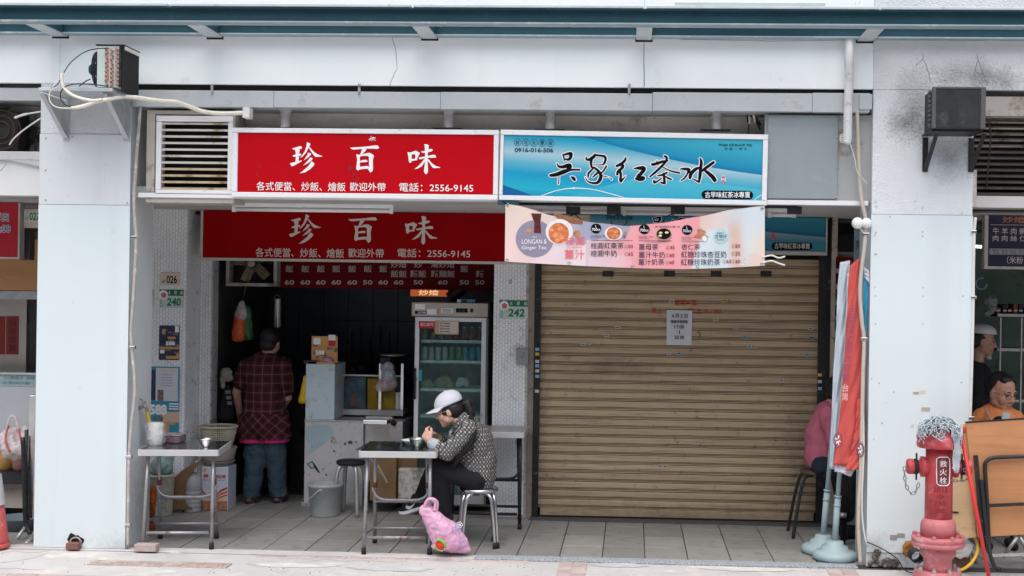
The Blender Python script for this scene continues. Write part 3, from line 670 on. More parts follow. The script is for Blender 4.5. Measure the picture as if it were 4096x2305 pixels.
# blue sign, hung slightly out of level
def blue_mat(name, k=1.0):
    m = mat(name, (.02,.34,.58), .35, 0, .02, 3); N, L, b = nodes_of(m)
    tc = N.new('ShaderNodeTexCoord'); sp = N.new('ShaderNodeSeparateXYZ'); L.new(tc.outputs['Generated'], sp.inputs[0])
    def M(op, a, c, d=None):
        n = N.new('ShaderNodeMath'); n.operation = op
        for i, q in enumerate((a, c, d)):
            if q is None: continue
            if isinstance(q, (int, float)): n.inputs[i].default_value = q
            else: L.new(q, n.inputs[i])
        return n.outputs[0]
    u, v = sp.outputs[0], sp.outputs[2]
    def ramp(x, stops):
        r = N.new('ShaderNodeValToRGB'); e = r.color_ramp.elements
        while len(e) < len(stops): e.new(.5)
        for i, (p, c) in enumerate(stops): e[i].position = p; e[i].color = (*[q*k for q in c], 1)
        L.new(x, r.inputs[0]); return r.outputs[0]
    u2 = M('MULTIPLY', u, u)
    # swoosh edge: v = 1.28 - 1.45u + .45u^2
    edge = M('MULTIPLY_ADD', u2, .55, M('MULTIPLY_ADD', u, -1.55, 1.42))
    d = M('SUBTRACT', v, edge)
    above = ramp(M('ADD', d, 0.0), [(0,(.004,.20,.42)),(.08,(.012,.30,.50)),(.45,(.06,.46,.60)),(1,(.012,.26,.50))])
    vl = M('MULTIPLY_ADD', u, .30, v)
    below = ramp(vl, [(0,(.005,.25,.50)),(.16,(.02,.45,.60)),(.40,(.008,.34,.58)),(.58,(.12,.48,.62)),(.74,(.42,.62,.70)),(.92,(.10,.45,.60)),(1,(.02,.38,.58))])
    mx = N.new('ShaderNodeMix'); mx.data_type = 'RGBA'; L.new(M('GREATER_THAN', d, 0), mx.inputs[0]); L.new(below, mx.inputs[6]); L.new(above, mx.inputs[7])
    # second, lower swoosh on the right and dark corner on the left
    e2 = M('MULTIPLY_ADD', u2, -.55, M('MULTIPLY_ADD', u, .55, .18)); d2 = M('SUBTRACT', e2, v)
    low = ramp(M('MULTIPLY', d2, 2.0), [(0,(.08,.52,.66)),(1,(.008,.34,.56))])
    mx2 = N.new('ShaderNodeMix'); mx2.data_type = 'RGBA'; L.new(M('GREATER_THAN', M('SUBTRACT', d2, M('MULTIPLY', M('MAXIMUM', M('SUBTRACT', .5, u), 0.), 1.2)), 0), mx2.inputs[0]); L.new(mx.outputs[2], mx2.inputs[6]); L.new(low, mx2.inputs[7])
    e3 = M('MULTIPLY_ADD', u, -1.4, .17); d3 = M('SUBTRACT', e3, v)
    mx3 = N.new('ShaderNodeMix'); mx3.data_type = 'RGBA'; L.new(M('GREATER_THAN', d3, 0), mx3.inputs[0]); L.new(mx2.outputs[2], mx3.inputs[6]); mx3.inputs[7].default_value = (.005*k,.12*k,.34*k,1)
    L.new(mx3.outputs[2], b.inputs['Base Color']); return m
BLUE = blue_mat('blue_sign_print', .85); BLUED = blue_mat('shaded_blue_sign_print', .45)  # second copy darkened to carry the shade on the inner sign
HAN = [[(355,105,20),(365,150,20),(368,185,12)],[(350,105,24),(420,85,36),(460,85,45),(455,130,45),(430,165,36),(380,160,20)],
 [(265,220,10),(290,258,30),(340,268,44),(420,250,60),(445,260,60),(420,300,50)],[(180,385,40),(260,372,54),(360,335,60),(440,312,36),(520,305,26),(575,308,28)],
 [(297,400,10),(292,450,14),(288,500,16)],[(465,405,20),(490,420,44),(510,445,40)],
 [(668,130,14),(675,165,30),(720,165,40),(770,130,45),(790,100,35)],[(785,105,30),(860,112,30),(920,125,35),(935,165,35),(915,220,30),(890,238,16),(830,240,10),(760,240,10)],
 [(740,150,50),(735,220,35),(745,270,30),(790,285,30),(840,330,40),(868,380,45),(860,440,50),(820,485,40),(760,490,30),(690,465,18),(655,410,8)],
 [(775,275,22),(735,320,26),(700,360,30),(695,410,20)],[(835,345,30),(800,370,28),(760,410,18)],[(945,260,28),(915,310,24),(880,350,22)],[(870,378,14),(920,398,12),(960,404,10)],[(985,412,8),(1020,440,14)],
 [(1200,130,8),(1210,160,30),(1170,210,40),(1100,250,36),(1085,255,30)],[(1100,250,20),(1170,240,30),(1165,280,40),(1110,330,40),(1095,370,34)],[(1110,335,30),(1140,345,36),(1145,400,36),(1140,450,40),(1150,470,30)],[(1150,465,30),(1180,430,20),(1212,390,6)],
 [(1320,290,10),(1380,285,40),(1450,285,60),(1462,310,50),(1420,360,50),(1380,400,50)],[(1355,430,36),(1400,430,66),(1450,425,66),(1460,425,46)],
 [(1570,215,10),(1580,235,40),(1640,220,40),(1720,195,36),(1790,185,20)],[(1640,180,10),(1645,220,20),(1660,240,10)],[(1745,120,28),(1775,140,34),(1765,190,32),(1700,265,34),(1620,340,34),(1545,400,24)],[(1720,270,14),(1800,310,18),(1880,335,24),(1955,352,24)],
 [(1650,390,16),(1720,375,30),(1780,345,24)],[(1735,360,30),(1740,420,36),(1745,490,40)],[(1735,500,20),(1690,480,16),(1740,490,20)],[(1600,450,20),(1605,480,36),(1640,470,24),(1700,425,18)],[(1760,400,20),(1800,425,26),(1840,440,24)],
 [(1960,298,12),(2010,295,34),(2080,305,44),(2070,340,40)],[(2085,300,30),(2060,360,24),(2020,420,26),(1970,460,14)],[(2095,415,44),(2110,360,50),(2170,300,44),(2220,280,30)],[(2235,155,24),(2250,200,40),(2240,300,44),(2230,400,44),(2220,480,24)],[(2130,430,14),(2190,460,24),(2220,480,18)],[(2420,205,36),(2370,240,40),(2290,300,40),(2250,330,24)],[(2280,300,20),(2330,340,44),(2400,400,56),(2435,450,56)]]
def calligraphy(fn, parent, halo=24, count=5):
    for grow, m, l0, nm in ((halo, SIGNW, .0012, 'character_outline'), (0, INK, .0030, 'character')):
        for a_, b_ in ((0,6),(6,14),(14,20),(20,29),(29,36))[:count]:
            mb = MB()
            for i, s in enumerate(HAN[a_:b_]): stroke_mesh(mb, s, lambda x, y, l: fn(2150+x*.29115, 590+y*.29115, l), l0+(i % 6)*.0002, grow)
            mb.build(nm, m, parent, fix=False)
TILT = .0095
Xb0, Xb1, Zb0, Zb1 = R(1999, 529, 3070, 812, .0); bc = Vector(((Xb0+Xb1)/2, .06, (Zb0+Zb1)/2))
bs = thing('shop_sign', 'blue light-box sign with black brush calligraphy in a white frame', 'sign', bc); bs.rotation_euler.y = TILT
def U(px, py, Y, c=bc):            # a photo point, taken back to the untilted sign
    q = P(px, py, Y)-c; t = -TILT; return Vector((q.x*math.cos(t)+q.z*math.sin(t), q.y, -q.x*math.sin(t)+q.z*math.cos(t)))+c
MB().box(Xb0, Xb1, .006, .13, Zb0, Zb1).build('sign_box', FRAMEW, bs, bevel=.004)
a0,a1 = U(2014,660,0).x, U(3049,680,0).x; b1 = U(2530,550,0).z; b0 = U(2530,792,0).z
MB().add([(a0,0,b0),(a1,0,b0),(a1,0,b1),(a0,0,b1)], [(0,1,2,3)]).build('sign_face', BLUE, bs, fix=False)
fr = MB()
for (p0,p1,q0,q1) in ((Xb0,Xb1,b1,Zb1),(Xb0,Xb1,Zb0,b0),(Xb0,a0,b0,b1),(a1,Xb1,b0,b1)): fr.box(p0+.001,p1-.001,-.012,.005,q0+.001,q1-.001)
fr.build('sign_frame', FRAMEW, bs, bevel=.003)
calligraphy(lambda x, y, l: U(x, y, -l), bs)
def utext(s, x0, y0, x1, y1, m, parent, off=0., spacing=1., lift=.0025, dy=0):
    # dy: how far the right end lies below the left end in the photo
    text_on(s, (U(x0,y0,-lift), U(x1,y0+dy,-lift), U(x1,y1+dy,-lift), U(x0,y1,-lift)), m, parent, off, spacing)
sg = lambda L_: .019*L_
for k, ch in enumerate('台北太原店'):
    cx_, cy_ = 1950+(242+66*k)*.4965, 400+(342+1.5*k)*.4965
    utext(ch, cx_-7.5, cy_-8, cx_+7.5, cy_+8, INKB, bs, .01)
    rm = MB(); rm.tube([U(x, y, -.002) for x, y in disc_pts(cx_, cy_, 14, n=20)], .0012, 4, closed=True); rm.build('print_ring', INKB, bs)
utext('0916-016-506', 2059, 592, 2213, 609, INKB, bs, .02, dy=1.5)
utext('WUJIA ICE BLACK TEA', 2873, 575, 3009, 587, INKB, bs, .02, dy=2)
utext('好 茶 一 甲 子', 2898, 591, 2988, 600, INKB, bs, .01, dy=1)
pl = [U(x, y, -.002) for x, y in ([(2806+17, 762)]+[(2806+17-17*math.sin(math.pi*t/8), 779-17*math.cos(math.pi*t/8)) for t in range(1,8)]+[(2823,796),(2996,798)]+[(2996+17*math.sin(math.pi*t/8), 781+17*math.cos(math.pi*t/8)) for t in range(1,8)]+[(2996,764)])]
MB().poly(pl).build('print_badge', INK, bs, fix=False)
utext('古早味紅茶冰專賣', 2820, 767, 3001, 792, SIGNW, bs, .01, lift=.004)
sm_ = MB(); stroke_mesh(sm_, [(2167,783,3),(2230,762,3),(2295,753,4),(2370,758,3),(2440,775,3),(2495,790,2)], lambda x,y,l: U(x,y,-l), .0016); sm_.poly([U(x,y,-.0030) for x,y in disc_pts(2295,753,4.5,4.5,14)])
stroke_mesh(sm_, [(3018,799,2),(3048,778,3)], lambda x,y,l: U(x,y,-l), .0016); sm_.build('print_arc', SIGNW, bs, fix=False)
STAMP = mat('red_seal_print', (.55,.05,.10), .5)
MB().poly([U(x,y,-.0022) for x,y in disc_pts(2894,718,9,17,20)]).build('seal_print', SIGNW, bs, fix=False)
utext('台', 2887, 703, 2901, 717, STAMP, bs, .03, lift=.0035); utext('灣', 2887, 719, 2901, 734, STAMP, bs, .03, lift=.0035)
# hangers: pipes between flashing and signs
for i, px in enumerate((1143, 1795, 2201, 2866)):
    lab = ('leftmost', 'second from left', 'third from left', 'rightmost')[i]
    zt_, zb_ = P(px, 436, .12).z, P(px, 515 + (6 if i > 1 else 0), .12).z+.002; x = P(px, 470, .12).x
    h = thing('hanger_pipe', f'{lab} of the four short grey hanger pipes above the two light-box signs', 'pipe', (x, .12, zb_), 'sign hanger pipes')
    MB().lathe([(.040,0),(.038,.01),(.036,.02),(.036,zt_-zb_-.03),(.05,zt_-zb_-.012),(.062,zt_-zb_)], (x,.12,zb_), 16).build('pipe_shaft', mat('mortar_grey_pipe', (.36,.35,.34), .8, 0, .2, 14, .4, 50, dirt=((.60,.57,.53), .35, 9)), h)
    MB().box(x-.11, x+.10, .08, .16, zb_-.006, zb_).build('base_plate', BLACKM, h)
# frayed cable bundle above the blue sign
cb = thing('cable_stub_bundle', 'frayed bundle of cut pale cables above the right end of the blue sign', 'cable', P(3010,480,.26))
for k in range(7):
    a = P(2990+random.uniform(-10,10), 462+random.uniform(-8,8), .28); b_ = P(3005+random.uniform(-35,45), 480+random.uniform(-15,40), .18)
    MB().tube(bez([a, (a+b_)/2+Vector((0,-.04,.03)), b_], 4), .009, 6).build('cable_stub', CREAM if k % 2 else BLACKM, cb)
MB().tube(bez([P(2992,470,.2), P(2996,490,.2), P(2992,535,.2)], 4), .004, 5).build('cable_stub', BLACKM, cb)

# ================================================================== louvre vent
Xo0,Xo1,Zo0,Zo1 = R(584,442,938,812,.03)
lv = thing('louvre_vent', 'stained aluminium louvre vent in a grimy frame left of the red sign', 'vent', ((Xo0+Xo1)/2, .05, Zo0))
VFR = mat('yellowed_vent_frame', (.44,.40,.35), .7, 0, .10, 6, .1, 50, dirt=[((.12,.10,.08), .33, 8), ((.60,.57,.52), .30, 4)])
Xi0,Xi1,Zi0,Zi1 = R(618,458,932,786,.03); Xs0,Xs1,Zs0,Zs1 = R(646,488,912,760,.03)
f = MB()
for (p0,p1,q0,q1) in ((Xo0,Xo1,Zi1,Zo1),(Xo0,Xo1,Zo0,Zi0),(Xo0,Xi0,Zi0,Zi1),(Xi1,Xo1,Zi0,Zi1)): f.box(p0,p1,.035,.29,q0,q1)
f.build('outer_frame', VFR, lv, bevel=.003)
f = MB()
for (p0,p1,q0,q1) in ((Xi0+.012,Xi1,Zs1,Zi1-.01),(Xi0+.012,Xi1,Zi0+.012,Zs0),(Xi0+.012,Xs0,Zs0,Zs1),(Xs1,Xi1,Zs0,Zs1)): f.box(p0+.001,p1,.02,.10,q0+.001,q1-.001)
f.build('inner_frame', FRAMEW, lv, bevel=.002)
MB().box(Xi0, Xi1, .20, .21, Zi0, Zi1).build('duct_back', DARK, lv)
SL = mat('stained_aluminium_slat', (.56,.54,.50), .45, .1, .06, 9, dirt=((.28,.20,.10), .33, 7)); SL2 = mat('rust_stained_slat', (.50,.40,.27), .5, .1, .1, 9, dirt=((.20,.11,.04), .36, 7))
for k in range(11):
    z = Zs1-.012-(Zs1-Zs0-.02)*k/10.0; m = MB()
    m.add([(Xs0,.03,z-.008),(Xs1,.03,z-.008),(Xs1,.03,z+.006),(Xs0,.03,z+.006),(Xs0,.062,z+.003),(Xs1,.062,z+.003),(Xs1,.062,z+.012),(Xs0,.062,z+.012)],
          [(0,1,2,3),(3,2,6,7),(0,4,5,1),(4,7,6,5),(0,3,7,4),(1,5,6,2)])
    m.build('slat', SL if k < 7 else SL2, lv)

# ================================================================== grey sheet panel right of the blue sign
X0,X1,Z0,Z1 = R(3071,461,3351,795,.03)
gp = thing('grey_sheet_panel', 'plain grey metal sheet screwed up at the right of the blue sign', 'panel', ((X0+X1)/2, .04, Z0))
MB().box(X0, X1, .035, .05, Z0, Z1).build('sheet', mat('pale_grey_sheet', (.27,.31,.32), .5, .1, .05, 3, 0, 10, dirt=((.33,.35,.36), .3, 5)), gp, bevel=.002)
sc = MB()
for px, py in ((3080,467),(3243,463),(3346,466),(3347,548),(3346,674),(3346,788),(3080,790),(3078,566),(3078,668)): sc.lathe([(.006,0),(.006,.004),(.002,.006)], P(px,py,.034), 8, up=(0,-1,0))
tag(sc.build('screw_heads', STEELD, gp), kind='stuff')
MB().box(X0-.02, prx0+.0, .055, .09, ZC+.02, zf0-.01).build('bay_infill_wall', mat('grey_infill_sheet', (.36,.37,.37), .6, .1, .08, 4, dirt=((.18,.13,.09), .30, 4)), bld)
# ================================================================== drinks banner hung below the blue sign
YBN = -.035
def bn(px, py, lift=0.):
    rip = .007*math.sin(px*.019+1.1)*(.3+.7*max(0, min(1, (1060-py)/230))) + .003*math.sin(px*.041+py*.02)
    return P(px, py, YBN+rip-lift)
def btop(px):
    u = (px-2024)/(3058-2024); s = 4*u*(1-u)
    ks = [(0,816),(.04,822),(.2,868),(.35,892),(.47,905),(.6,893),(.75,866),(.88,838),(.97,827),(1,826)]
    for (a, A), (b, B) in zip(ks, ks[1:]):
        if u <= b or b == 1: t = max(0, min(1, (u-a)/(b-a))); t = t*t*(3-2*t)*.4+t*.6; return A+(B-A)*t
def bbot(px):
    u = (px-2019)/(3060-2019); ks = [(0,1046),(.12,1054),(.3,1064),(.5,1073),(.68,1077),(.85,1072),(1,1063)]
    for (a, A), (b, B) in zip(ks, ks[1:]):
        if u <= b or b == 1: t = max(0, min(1, (u-a)/(b-a))); return A+(B-A)*t
ban = thing('menu_banner', 'pink and cream drinks price banner hanging under the blue sign', 'banner', bn(2540, 1060))
NU, NV = 130, 26
def bgrid(u, v):
    px = 2022+(3059-2022)*u; return bn(px - 3*(1-v)*(1-u), bbot(px)*(1-v)+btop(px)*v)
g = MB().grid(bgrid, NU, NV)
bo = g.build('banner_cloth', None, ban, fix=False)
bm_ = bpy.data.materials.new('banner_print'); bm_.use_nodes = True
vc = bm_.node_tree.nodes.new('ShaderNodeVertexColor'); vc.layer_name = 'print'; bm_.node_tree.links.new(vc.outputs[0], bm_.node_tree.nodes['Principled BSDF'].inputs['Base Color'])
bm_.node_tree.nodes['Principled BSDF'].inputs['Roughness'].default_value = .42
bo.data.materials.append(bm_); ca = bo.data.color_attributes.new('print', 'FLOAT_COLOR', 'POINT')
def lerp(a, b, t): t = max(0, min(1, t)); return tuple(x*(1-t)+y*t for x, y in zip(a, b))
for j in range(NV+1):
    for i in range(NU+1):
        u, v = i/NU, j/NV; px = 2022+1037*u; py = bbot(px)*(1-v)+btop(px)*v; zx = (px-2000)/.427; zy = (py-780)/.427
        c = lerp((.72,.58,.50), (.76,.56,.55), (zy-120)/500)
        c = lerp(c, (.72,.60,.62), (zx-250)/300 if zy > 450 else 0)
        if zx > 480 and zy < 460: c = lerp(c, (.34,.34,.45), (zx-480)/300)
        if zx > 800 and zy >= 420: c = lerp((.62,.46,.50), (.76,.34,.36), (zx-820)/380)
        if zx > 820 and zy > 560: c = lerp(c, (.72,.58,.63), .7*(1-abs(zx-900)/500))
        if (zx > 1235-(zy-270)*.35 and zy < 450) or zx > 1235: c = (.78,.33,.36)
        if zx > 1905-(zy-300)*.28: c = lerp((.60,.66,.68), (.56,.66,.70), (zx-1900)/300)
        if zx > 1880 and zy < 330: c = lerp((.70,.52,.47), (.58,.64,.68), (zx-1900)/400)
        if zx > 2140: 
            t = math.exp(-((zx-2200-(zy-300)*.06)/75)**2)*max(0, min(1, (zy-200)/150)); c = lerp(c, (.66,.42,.34), t*.9); c = lerp(c, (.74,.62,.54), (zx-2290)/140*min(1, max(0,(zy-250)/200)))
        if zx > 2300 and zy > 560: c = lerp(c, (.74,.50,.42), .5)
        ca.data[j*(NU+1)+i].color = (*c, 1)
def zt6(x, y): return 2000+x*.427, 780+y*.427
def bpoly(pts, m, lift, name='print_patch'):
    n = len(pts); cx_ = sum(p[0] for p in pts)/n; cy_ = sum(p[1] for p in pts)/n; K = 6; vs = [bn(*zt6(cx_, cy_), lift)]; fs = []
    for r_ in range(1, K+1): vs += [bn(*zt6(cx_+(x-cx_)*r_/K, cy_+(y-cy_)*r_/K), lift) for x, y in pts]
    for i in range(n):
        j = (i+1) % n; fs.append((0, 1+i, 1+j))
        for r_ in range(K-1): fs.append((1+r_*n+i, 1+(r_+1)*n+i, 1+(r_+1)*n+j, 1+r_*n+j))
    return MB().add(vs, fs).build(name, m, ban, fix=False)
def btext(s, x0, y0, x1, y1, m, off=0., lift=.004):
    vs, fs, _ = glyphs(s, off); mb = MB(); mb.add([bn(*zt6(x0+(x1-x0)*a, y1+(y0-y1)*b), lift) for a, b in vs], fs); return mb.build('lettering', m, ban, fix=False)
SLATE = flat('slate_violet_print', (.25,.23,.31)); ROSE = flat('rose_print', (.78,.16,.20)); DKRED = flat('dark_red_print', (.30,.03,.04)); SOUP = mat('amber_soup_print', (.60,.16,.05), .5, 0, .5, 55)
DARKTXT = flat('dark_grey_print', (.06,.06,.07)); BOWLW = flat('bowl_white_print', (.74,.72,.72)); BRN = mat('brown_food_print', (.26,.10,.05), .6, 0, .4, 50); COLA = mat('cola_print', (.10,.012,.012), .5, 0, .5, 30); TEALP = flat('pale_teal_print', (.45,.62,.64)); ALM = mat('almond_print', (.50,.22,.11), .6, 0, .4, 40)
bpoly(disc_pts(325,410,178,172,40), SLATE, .0024)
bpoly([(290,172),(388,176),(378,250),(385,358),(318,356),(322,260)], COLA, .0036)
bpoly(disc_pts(555,345,128,120,32), BOWLW, .0028); bpoly(disc_pts(550,360,96,98,30), SOUP, .0034)
for x, y, r_ in ((565,320,26),(520,380,28),(575,395,26),(480,330,22),(540,425,20)): bpoly(disc_pts(x,y,r_,r_*.85,14), mat('fruit_print', (.66,.28,.13), .5, 0, .35, 60), .004)
bpoly([(490,172),(560,178),(780,240),(770,275),(680,270),(540,220)], BRN, .0028); bpoly(disc_pts(720,362,33,30,16), ALM, .0034); bpoly(disc_pts(270,335,28,20,14), ALM, .0036)
btext('HOT', 305, 387, 348, 403, SIGNW); btext('LONGAN &', 205, 415, 438, 458, SIGNW, .004); btext('Ginger Tea', 202, 476, 434, 520, SIGNW, .004)
btext('桂圓', 610, 392, 790, 470, ROSE, .008); btext('薑汁', 605, 512, 792, 600, ROSE, .008); btext('HOT BEVERAGE', 622, 482, 770, 497, ROSE)
for cx_, cy_ in ((900,315),(1352,322),(1753,328)):
    bpoly(disc_pts(cx_,cy_,50,46,24), INK, .0034); btext('700cc', cx_-40, cy_-4, cx_+40, cy_+22, SIGNW, .01, .0048); btext('L', cx_-6, cy_-34, cx_+6, cy_-12, SIGNW, .0, .0048)
btext('LONGAN TEA', 848, 377, 990, 393, DARKTXT); btext('COLLECTIONS', 848, 396, 945, 407, DARKTXT); btext('GINGER TEA', 1297, 385, 1432, 401, DKRED); btext('COLLECTIONS', 1297, 403, 1395, 414, DKRED); btext('ALMOND TEA', 1700, 392, 1840, 406, DKRED); btext('COLLECTIONS', 1700, 410, 1796, 421, DKRED)
bpoly(disc_pts(1064,360,84,66,30), BOWLW, .0030); bpoly(disc_pts(1064,360,64,58,28), SOUP, .0036)
for x, y, r_ in ((1045,340,18),(1085,345,18),(1060,385,20),(1100,385,14)): bpoly(disc_pts(x,y,r_,r_*.85,12), MATS['fruit_print'], .0042)
bpoly(disc_pts(1170,358,18,16,12), ALM, .0034); bpoly(disc_pts(1165,392,14,13,12), BRN, .0034)
bpoly(disc_pts(1535,375,75,64,28), flat('clay_bowl_print', (.40,.22,.18)), .0030); bpoly(disc_pts(1535,365,66,50,28), INK, .0036)
for x, y in ((1505,355),(1562,352),(1500,382)): bpoly(disc_pts(x,y,18,11,12), flat('ginger_print', (.66,.58,.30)), .0042)
for x, y, r_ in ((1890,350,40),(1860,385,38),(1905,395,44),(1870,330,24)): bpoly(disc_pts(x,y,r_,r_*.5,14), ALM, .0036+.0002*(x % 3))
bpoly(disc_pts(1915,410,24,26,14), BOWLW, .0044); bpoly(disc_pts(2068,388,70,66,28), TEALP, .003); btext('杏情好', 2012, 370, 2124, 410, DARKTXT); btext('就愛杏仁', 2030, 350, 2105, 368, DARKTXT); btext('純正古早味', 2030, 415, 2102, 430, DARKTXT)
for x0_, x1_, y_ in ((848,1248,425),(1297,1610,429),(1700,1905,433)): bpoly([(x0_,y_-1.5),(x1_,y_+.5),(x1_,y_+3.5),(x0_,y_+1.5)], DARKTXT, .003)
for s, x0_, y0_, x1_, y1_ in (('桂圓紅棗茶',850,448,1158,504),('桂圓牛奶',850,520,1095,578),('薑母茶',1300,460,1483,516),('薑汁牛奶',1300,532,1545,590),('薑汁奶茶',1297,600,1540,658),('杏仁茶',1700,460,1875,514),('紅糖珍珠杏豆奶',1698,528,2122,588),('紅糖珍珠奶茶',1695,600,2062,660)):
    btext(s, x0_, y0_, x1_, y1_, INKB, .0, .0042)
for s, x0_, y0_ in (('50',1202,466),('65',1202,537),('45',1592,476),('60',1590,548),('60',1588,616),('50',2206,462),('55',2206,534),('65',2122,606),('60',2208,606)): btext(s, x0_, y0_, x0_+44, y0_+34, DKRED, .012)
for x, y in ((1183,482),(1183,554),(1572,494),(1570,564),(1568,632),(2187,478),(2187,550),(2103,622),(2190,622)):
    btext('XL' if x == 2103 else 'L', x-6, y-9, x+6, y+9, DKRED)
    e = MB(); e.tube([bn(*zt6(x+a*14, y+b_*15), .004) for a, b_ in ((-1,-1),(1,-1),(1,1),(-1,1))], .0009, 4, closed=True); e.build('print_box', DKRED, ban)
btext('紅茶', 2240, 580, 2340, 665, SIGNW, .0, .003); btext('古早味紅茶冰', 1450, 290, 1690, 308, INK, .0, .003)
eye = MB()
for x, y in ((66,612),(648,638),(1238,670),(1850,668),(2450,648),(72,95),(2455,128)):
    c = bn(*zt6(x, y), .002); eye.tube([c+Vector((.009*math.cos(2*math.pi*k/12),0,.009*math.sin(2*math.pi*k/12))) for k in range(12)], .003, 5, closed=True)
tag(eye.build('eyelets', STEELD, ban), kind='stuff')
for (x, y) in ((3060, 1030), (3060, 1052)):
    MB().tube(bez([bn(3050,y,.004), P(3085,y-8,YBN), P(3115,y+2,YBN), P(3140,y-4 if y < 1040 else y+10,YBN)], 5), .006, 6).build('tie_cord', PLASW, ban)
for (x, y, xx, yy) in ((2031,820,2010,806),(3049,834,3068,830)): MB().tube([bn(x,y,.004), P(xx,yy,-.02)], .004, 5).build('tie_cord', INK, ban)
# black mounting bar, blocks and tube lights behind the banner
bar_ = thing('lamp_rail', 'black slotted lamp rail with square blocks under the blue sign', 'lamp rail', P(2530, 830, .12))
MB().pbox(2040, 806, 3190, 826, .10, .16).build('rail', BLACKM, bar_)
for px in (2292, 2455, 2712, 3180): MB().pbox(px-28, 826, px+28, 856, .09, .15).build('block', BLACKM, bar_, bevel=.004)
MB().pbox(1990, 803, 2075, 820, -.005, .03).build('slotted_angle', TEAL, bar_)
for px in (2300, 2480, 2690):
    m = MB(); c = P(px, 858, .12); m.tube(bez([c, c+Vector((-.05,0,-.02)), c+Vector((-.06,0,-.06)), c+Vector((-.03,0,-.10)), c+Vector((.02,0,-.08)), c+Vector((.05,0,-.05)), c], 5), .004, 5); m.build('wire_hook', BLACKM, bar_)
def tube_light(x0, y0, x1, y1, Y, label):
    X0,X1,Z0,Z1 = R(x0,y0,x1,y1,Y); zt = ZC
    t = thing('tube_light', label, 'lamp', ((X0+X1)/2, Y, zt), 'fluorescent tubes under the arcade ceiling')
    MB().box(X0, X1, Y-.02, Y+.03, zt-.03, zt-.0005).build('lamp_housing', FRAMEW, t, bevel=.004)
    MB().lathe([(.014,0),(.014,X1-X0-.03)], (X0+.015, Y-.005, zt-.05), 12, axis='x').build('tube', TUBEW, t)
    for xx in (X0+.002, X1-.03): MB().box(xx, xx+.026, Y-.022, Y+.012, zt-.068, zt-.031).build('lamp_holder', FRAMEW, t)
    return t
tube_light(930, 825, 1575, 850, .55, 'long bare fluorescent tube under the arcade ceiling above the dull red sign')
tube_light(2140, 835, 2460, 860, .35, 'fluorescent tube behind the left half of the drinks banner')
tube_light(2490, 838, 2905, 862, .42, 'fluorescent tube behind the right half of the drinks banner')
tube_light(3070, 842, 3185, 868, .45, 'short fluorescent tube to the right of the drinks banner')

# ================================================================== inner signs on the shop front
YI = 1.50
X0,X1,Z0,Z1 = R(803,800,2117,1050,YI); Z1 = ZC-.006
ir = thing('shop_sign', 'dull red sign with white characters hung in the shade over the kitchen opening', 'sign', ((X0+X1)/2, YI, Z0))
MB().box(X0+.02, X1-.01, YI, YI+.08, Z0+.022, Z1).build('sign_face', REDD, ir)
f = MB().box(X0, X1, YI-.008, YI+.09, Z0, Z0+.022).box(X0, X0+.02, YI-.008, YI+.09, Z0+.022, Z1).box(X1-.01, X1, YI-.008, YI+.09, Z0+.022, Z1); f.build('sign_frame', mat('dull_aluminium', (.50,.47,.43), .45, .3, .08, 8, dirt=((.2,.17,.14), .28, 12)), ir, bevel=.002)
LETD = mat('warm_white_lettering', (.62,.55,.50), .5, 0, .05, 20)  # white print in a dimmer, warmer tone
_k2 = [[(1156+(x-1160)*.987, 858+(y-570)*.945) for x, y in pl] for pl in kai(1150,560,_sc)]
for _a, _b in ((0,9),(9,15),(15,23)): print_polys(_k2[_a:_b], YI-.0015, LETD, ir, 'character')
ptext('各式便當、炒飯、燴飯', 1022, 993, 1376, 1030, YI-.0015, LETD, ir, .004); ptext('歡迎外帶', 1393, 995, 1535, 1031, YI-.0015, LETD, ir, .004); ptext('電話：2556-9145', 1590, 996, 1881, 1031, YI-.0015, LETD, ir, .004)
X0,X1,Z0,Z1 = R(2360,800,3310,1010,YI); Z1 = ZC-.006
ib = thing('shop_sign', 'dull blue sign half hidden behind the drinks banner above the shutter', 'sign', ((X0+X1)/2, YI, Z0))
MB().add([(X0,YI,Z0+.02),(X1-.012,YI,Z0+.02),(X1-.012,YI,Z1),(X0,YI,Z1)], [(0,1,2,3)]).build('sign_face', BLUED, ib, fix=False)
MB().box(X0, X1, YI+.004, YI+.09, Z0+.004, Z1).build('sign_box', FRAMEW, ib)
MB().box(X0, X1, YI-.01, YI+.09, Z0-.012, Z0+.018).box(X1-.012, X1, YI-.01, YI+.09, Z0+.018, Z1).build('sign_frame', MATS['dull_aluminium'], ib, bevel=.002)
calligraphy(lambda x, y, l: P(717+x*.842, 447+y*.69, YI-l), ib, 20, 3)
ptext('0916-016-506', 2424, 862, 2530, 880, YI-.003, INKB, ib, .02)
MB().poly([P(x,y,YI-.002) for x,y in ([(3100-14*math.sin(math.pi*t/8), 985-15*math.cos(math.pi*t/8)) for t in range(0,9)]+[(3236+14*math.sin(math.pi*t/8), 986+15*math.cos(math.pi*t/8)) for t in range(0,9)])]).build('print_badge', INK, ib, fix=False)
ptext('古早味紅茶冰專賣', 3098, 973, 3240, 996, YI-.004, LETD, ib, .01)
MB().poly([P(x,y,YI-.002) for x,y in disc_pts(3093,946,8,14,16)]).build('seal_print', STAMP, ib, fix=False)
MB().box(X0-.6, X0, YI+.02, YI+.06, P(2300,1010,YI).z, ZC-.006).build('shutter_hood', mat('hood_beige', (.40,.33,.26), .6, 0, .1, 6, dirt=((.1,.08,.06), .3, 9)), bld)

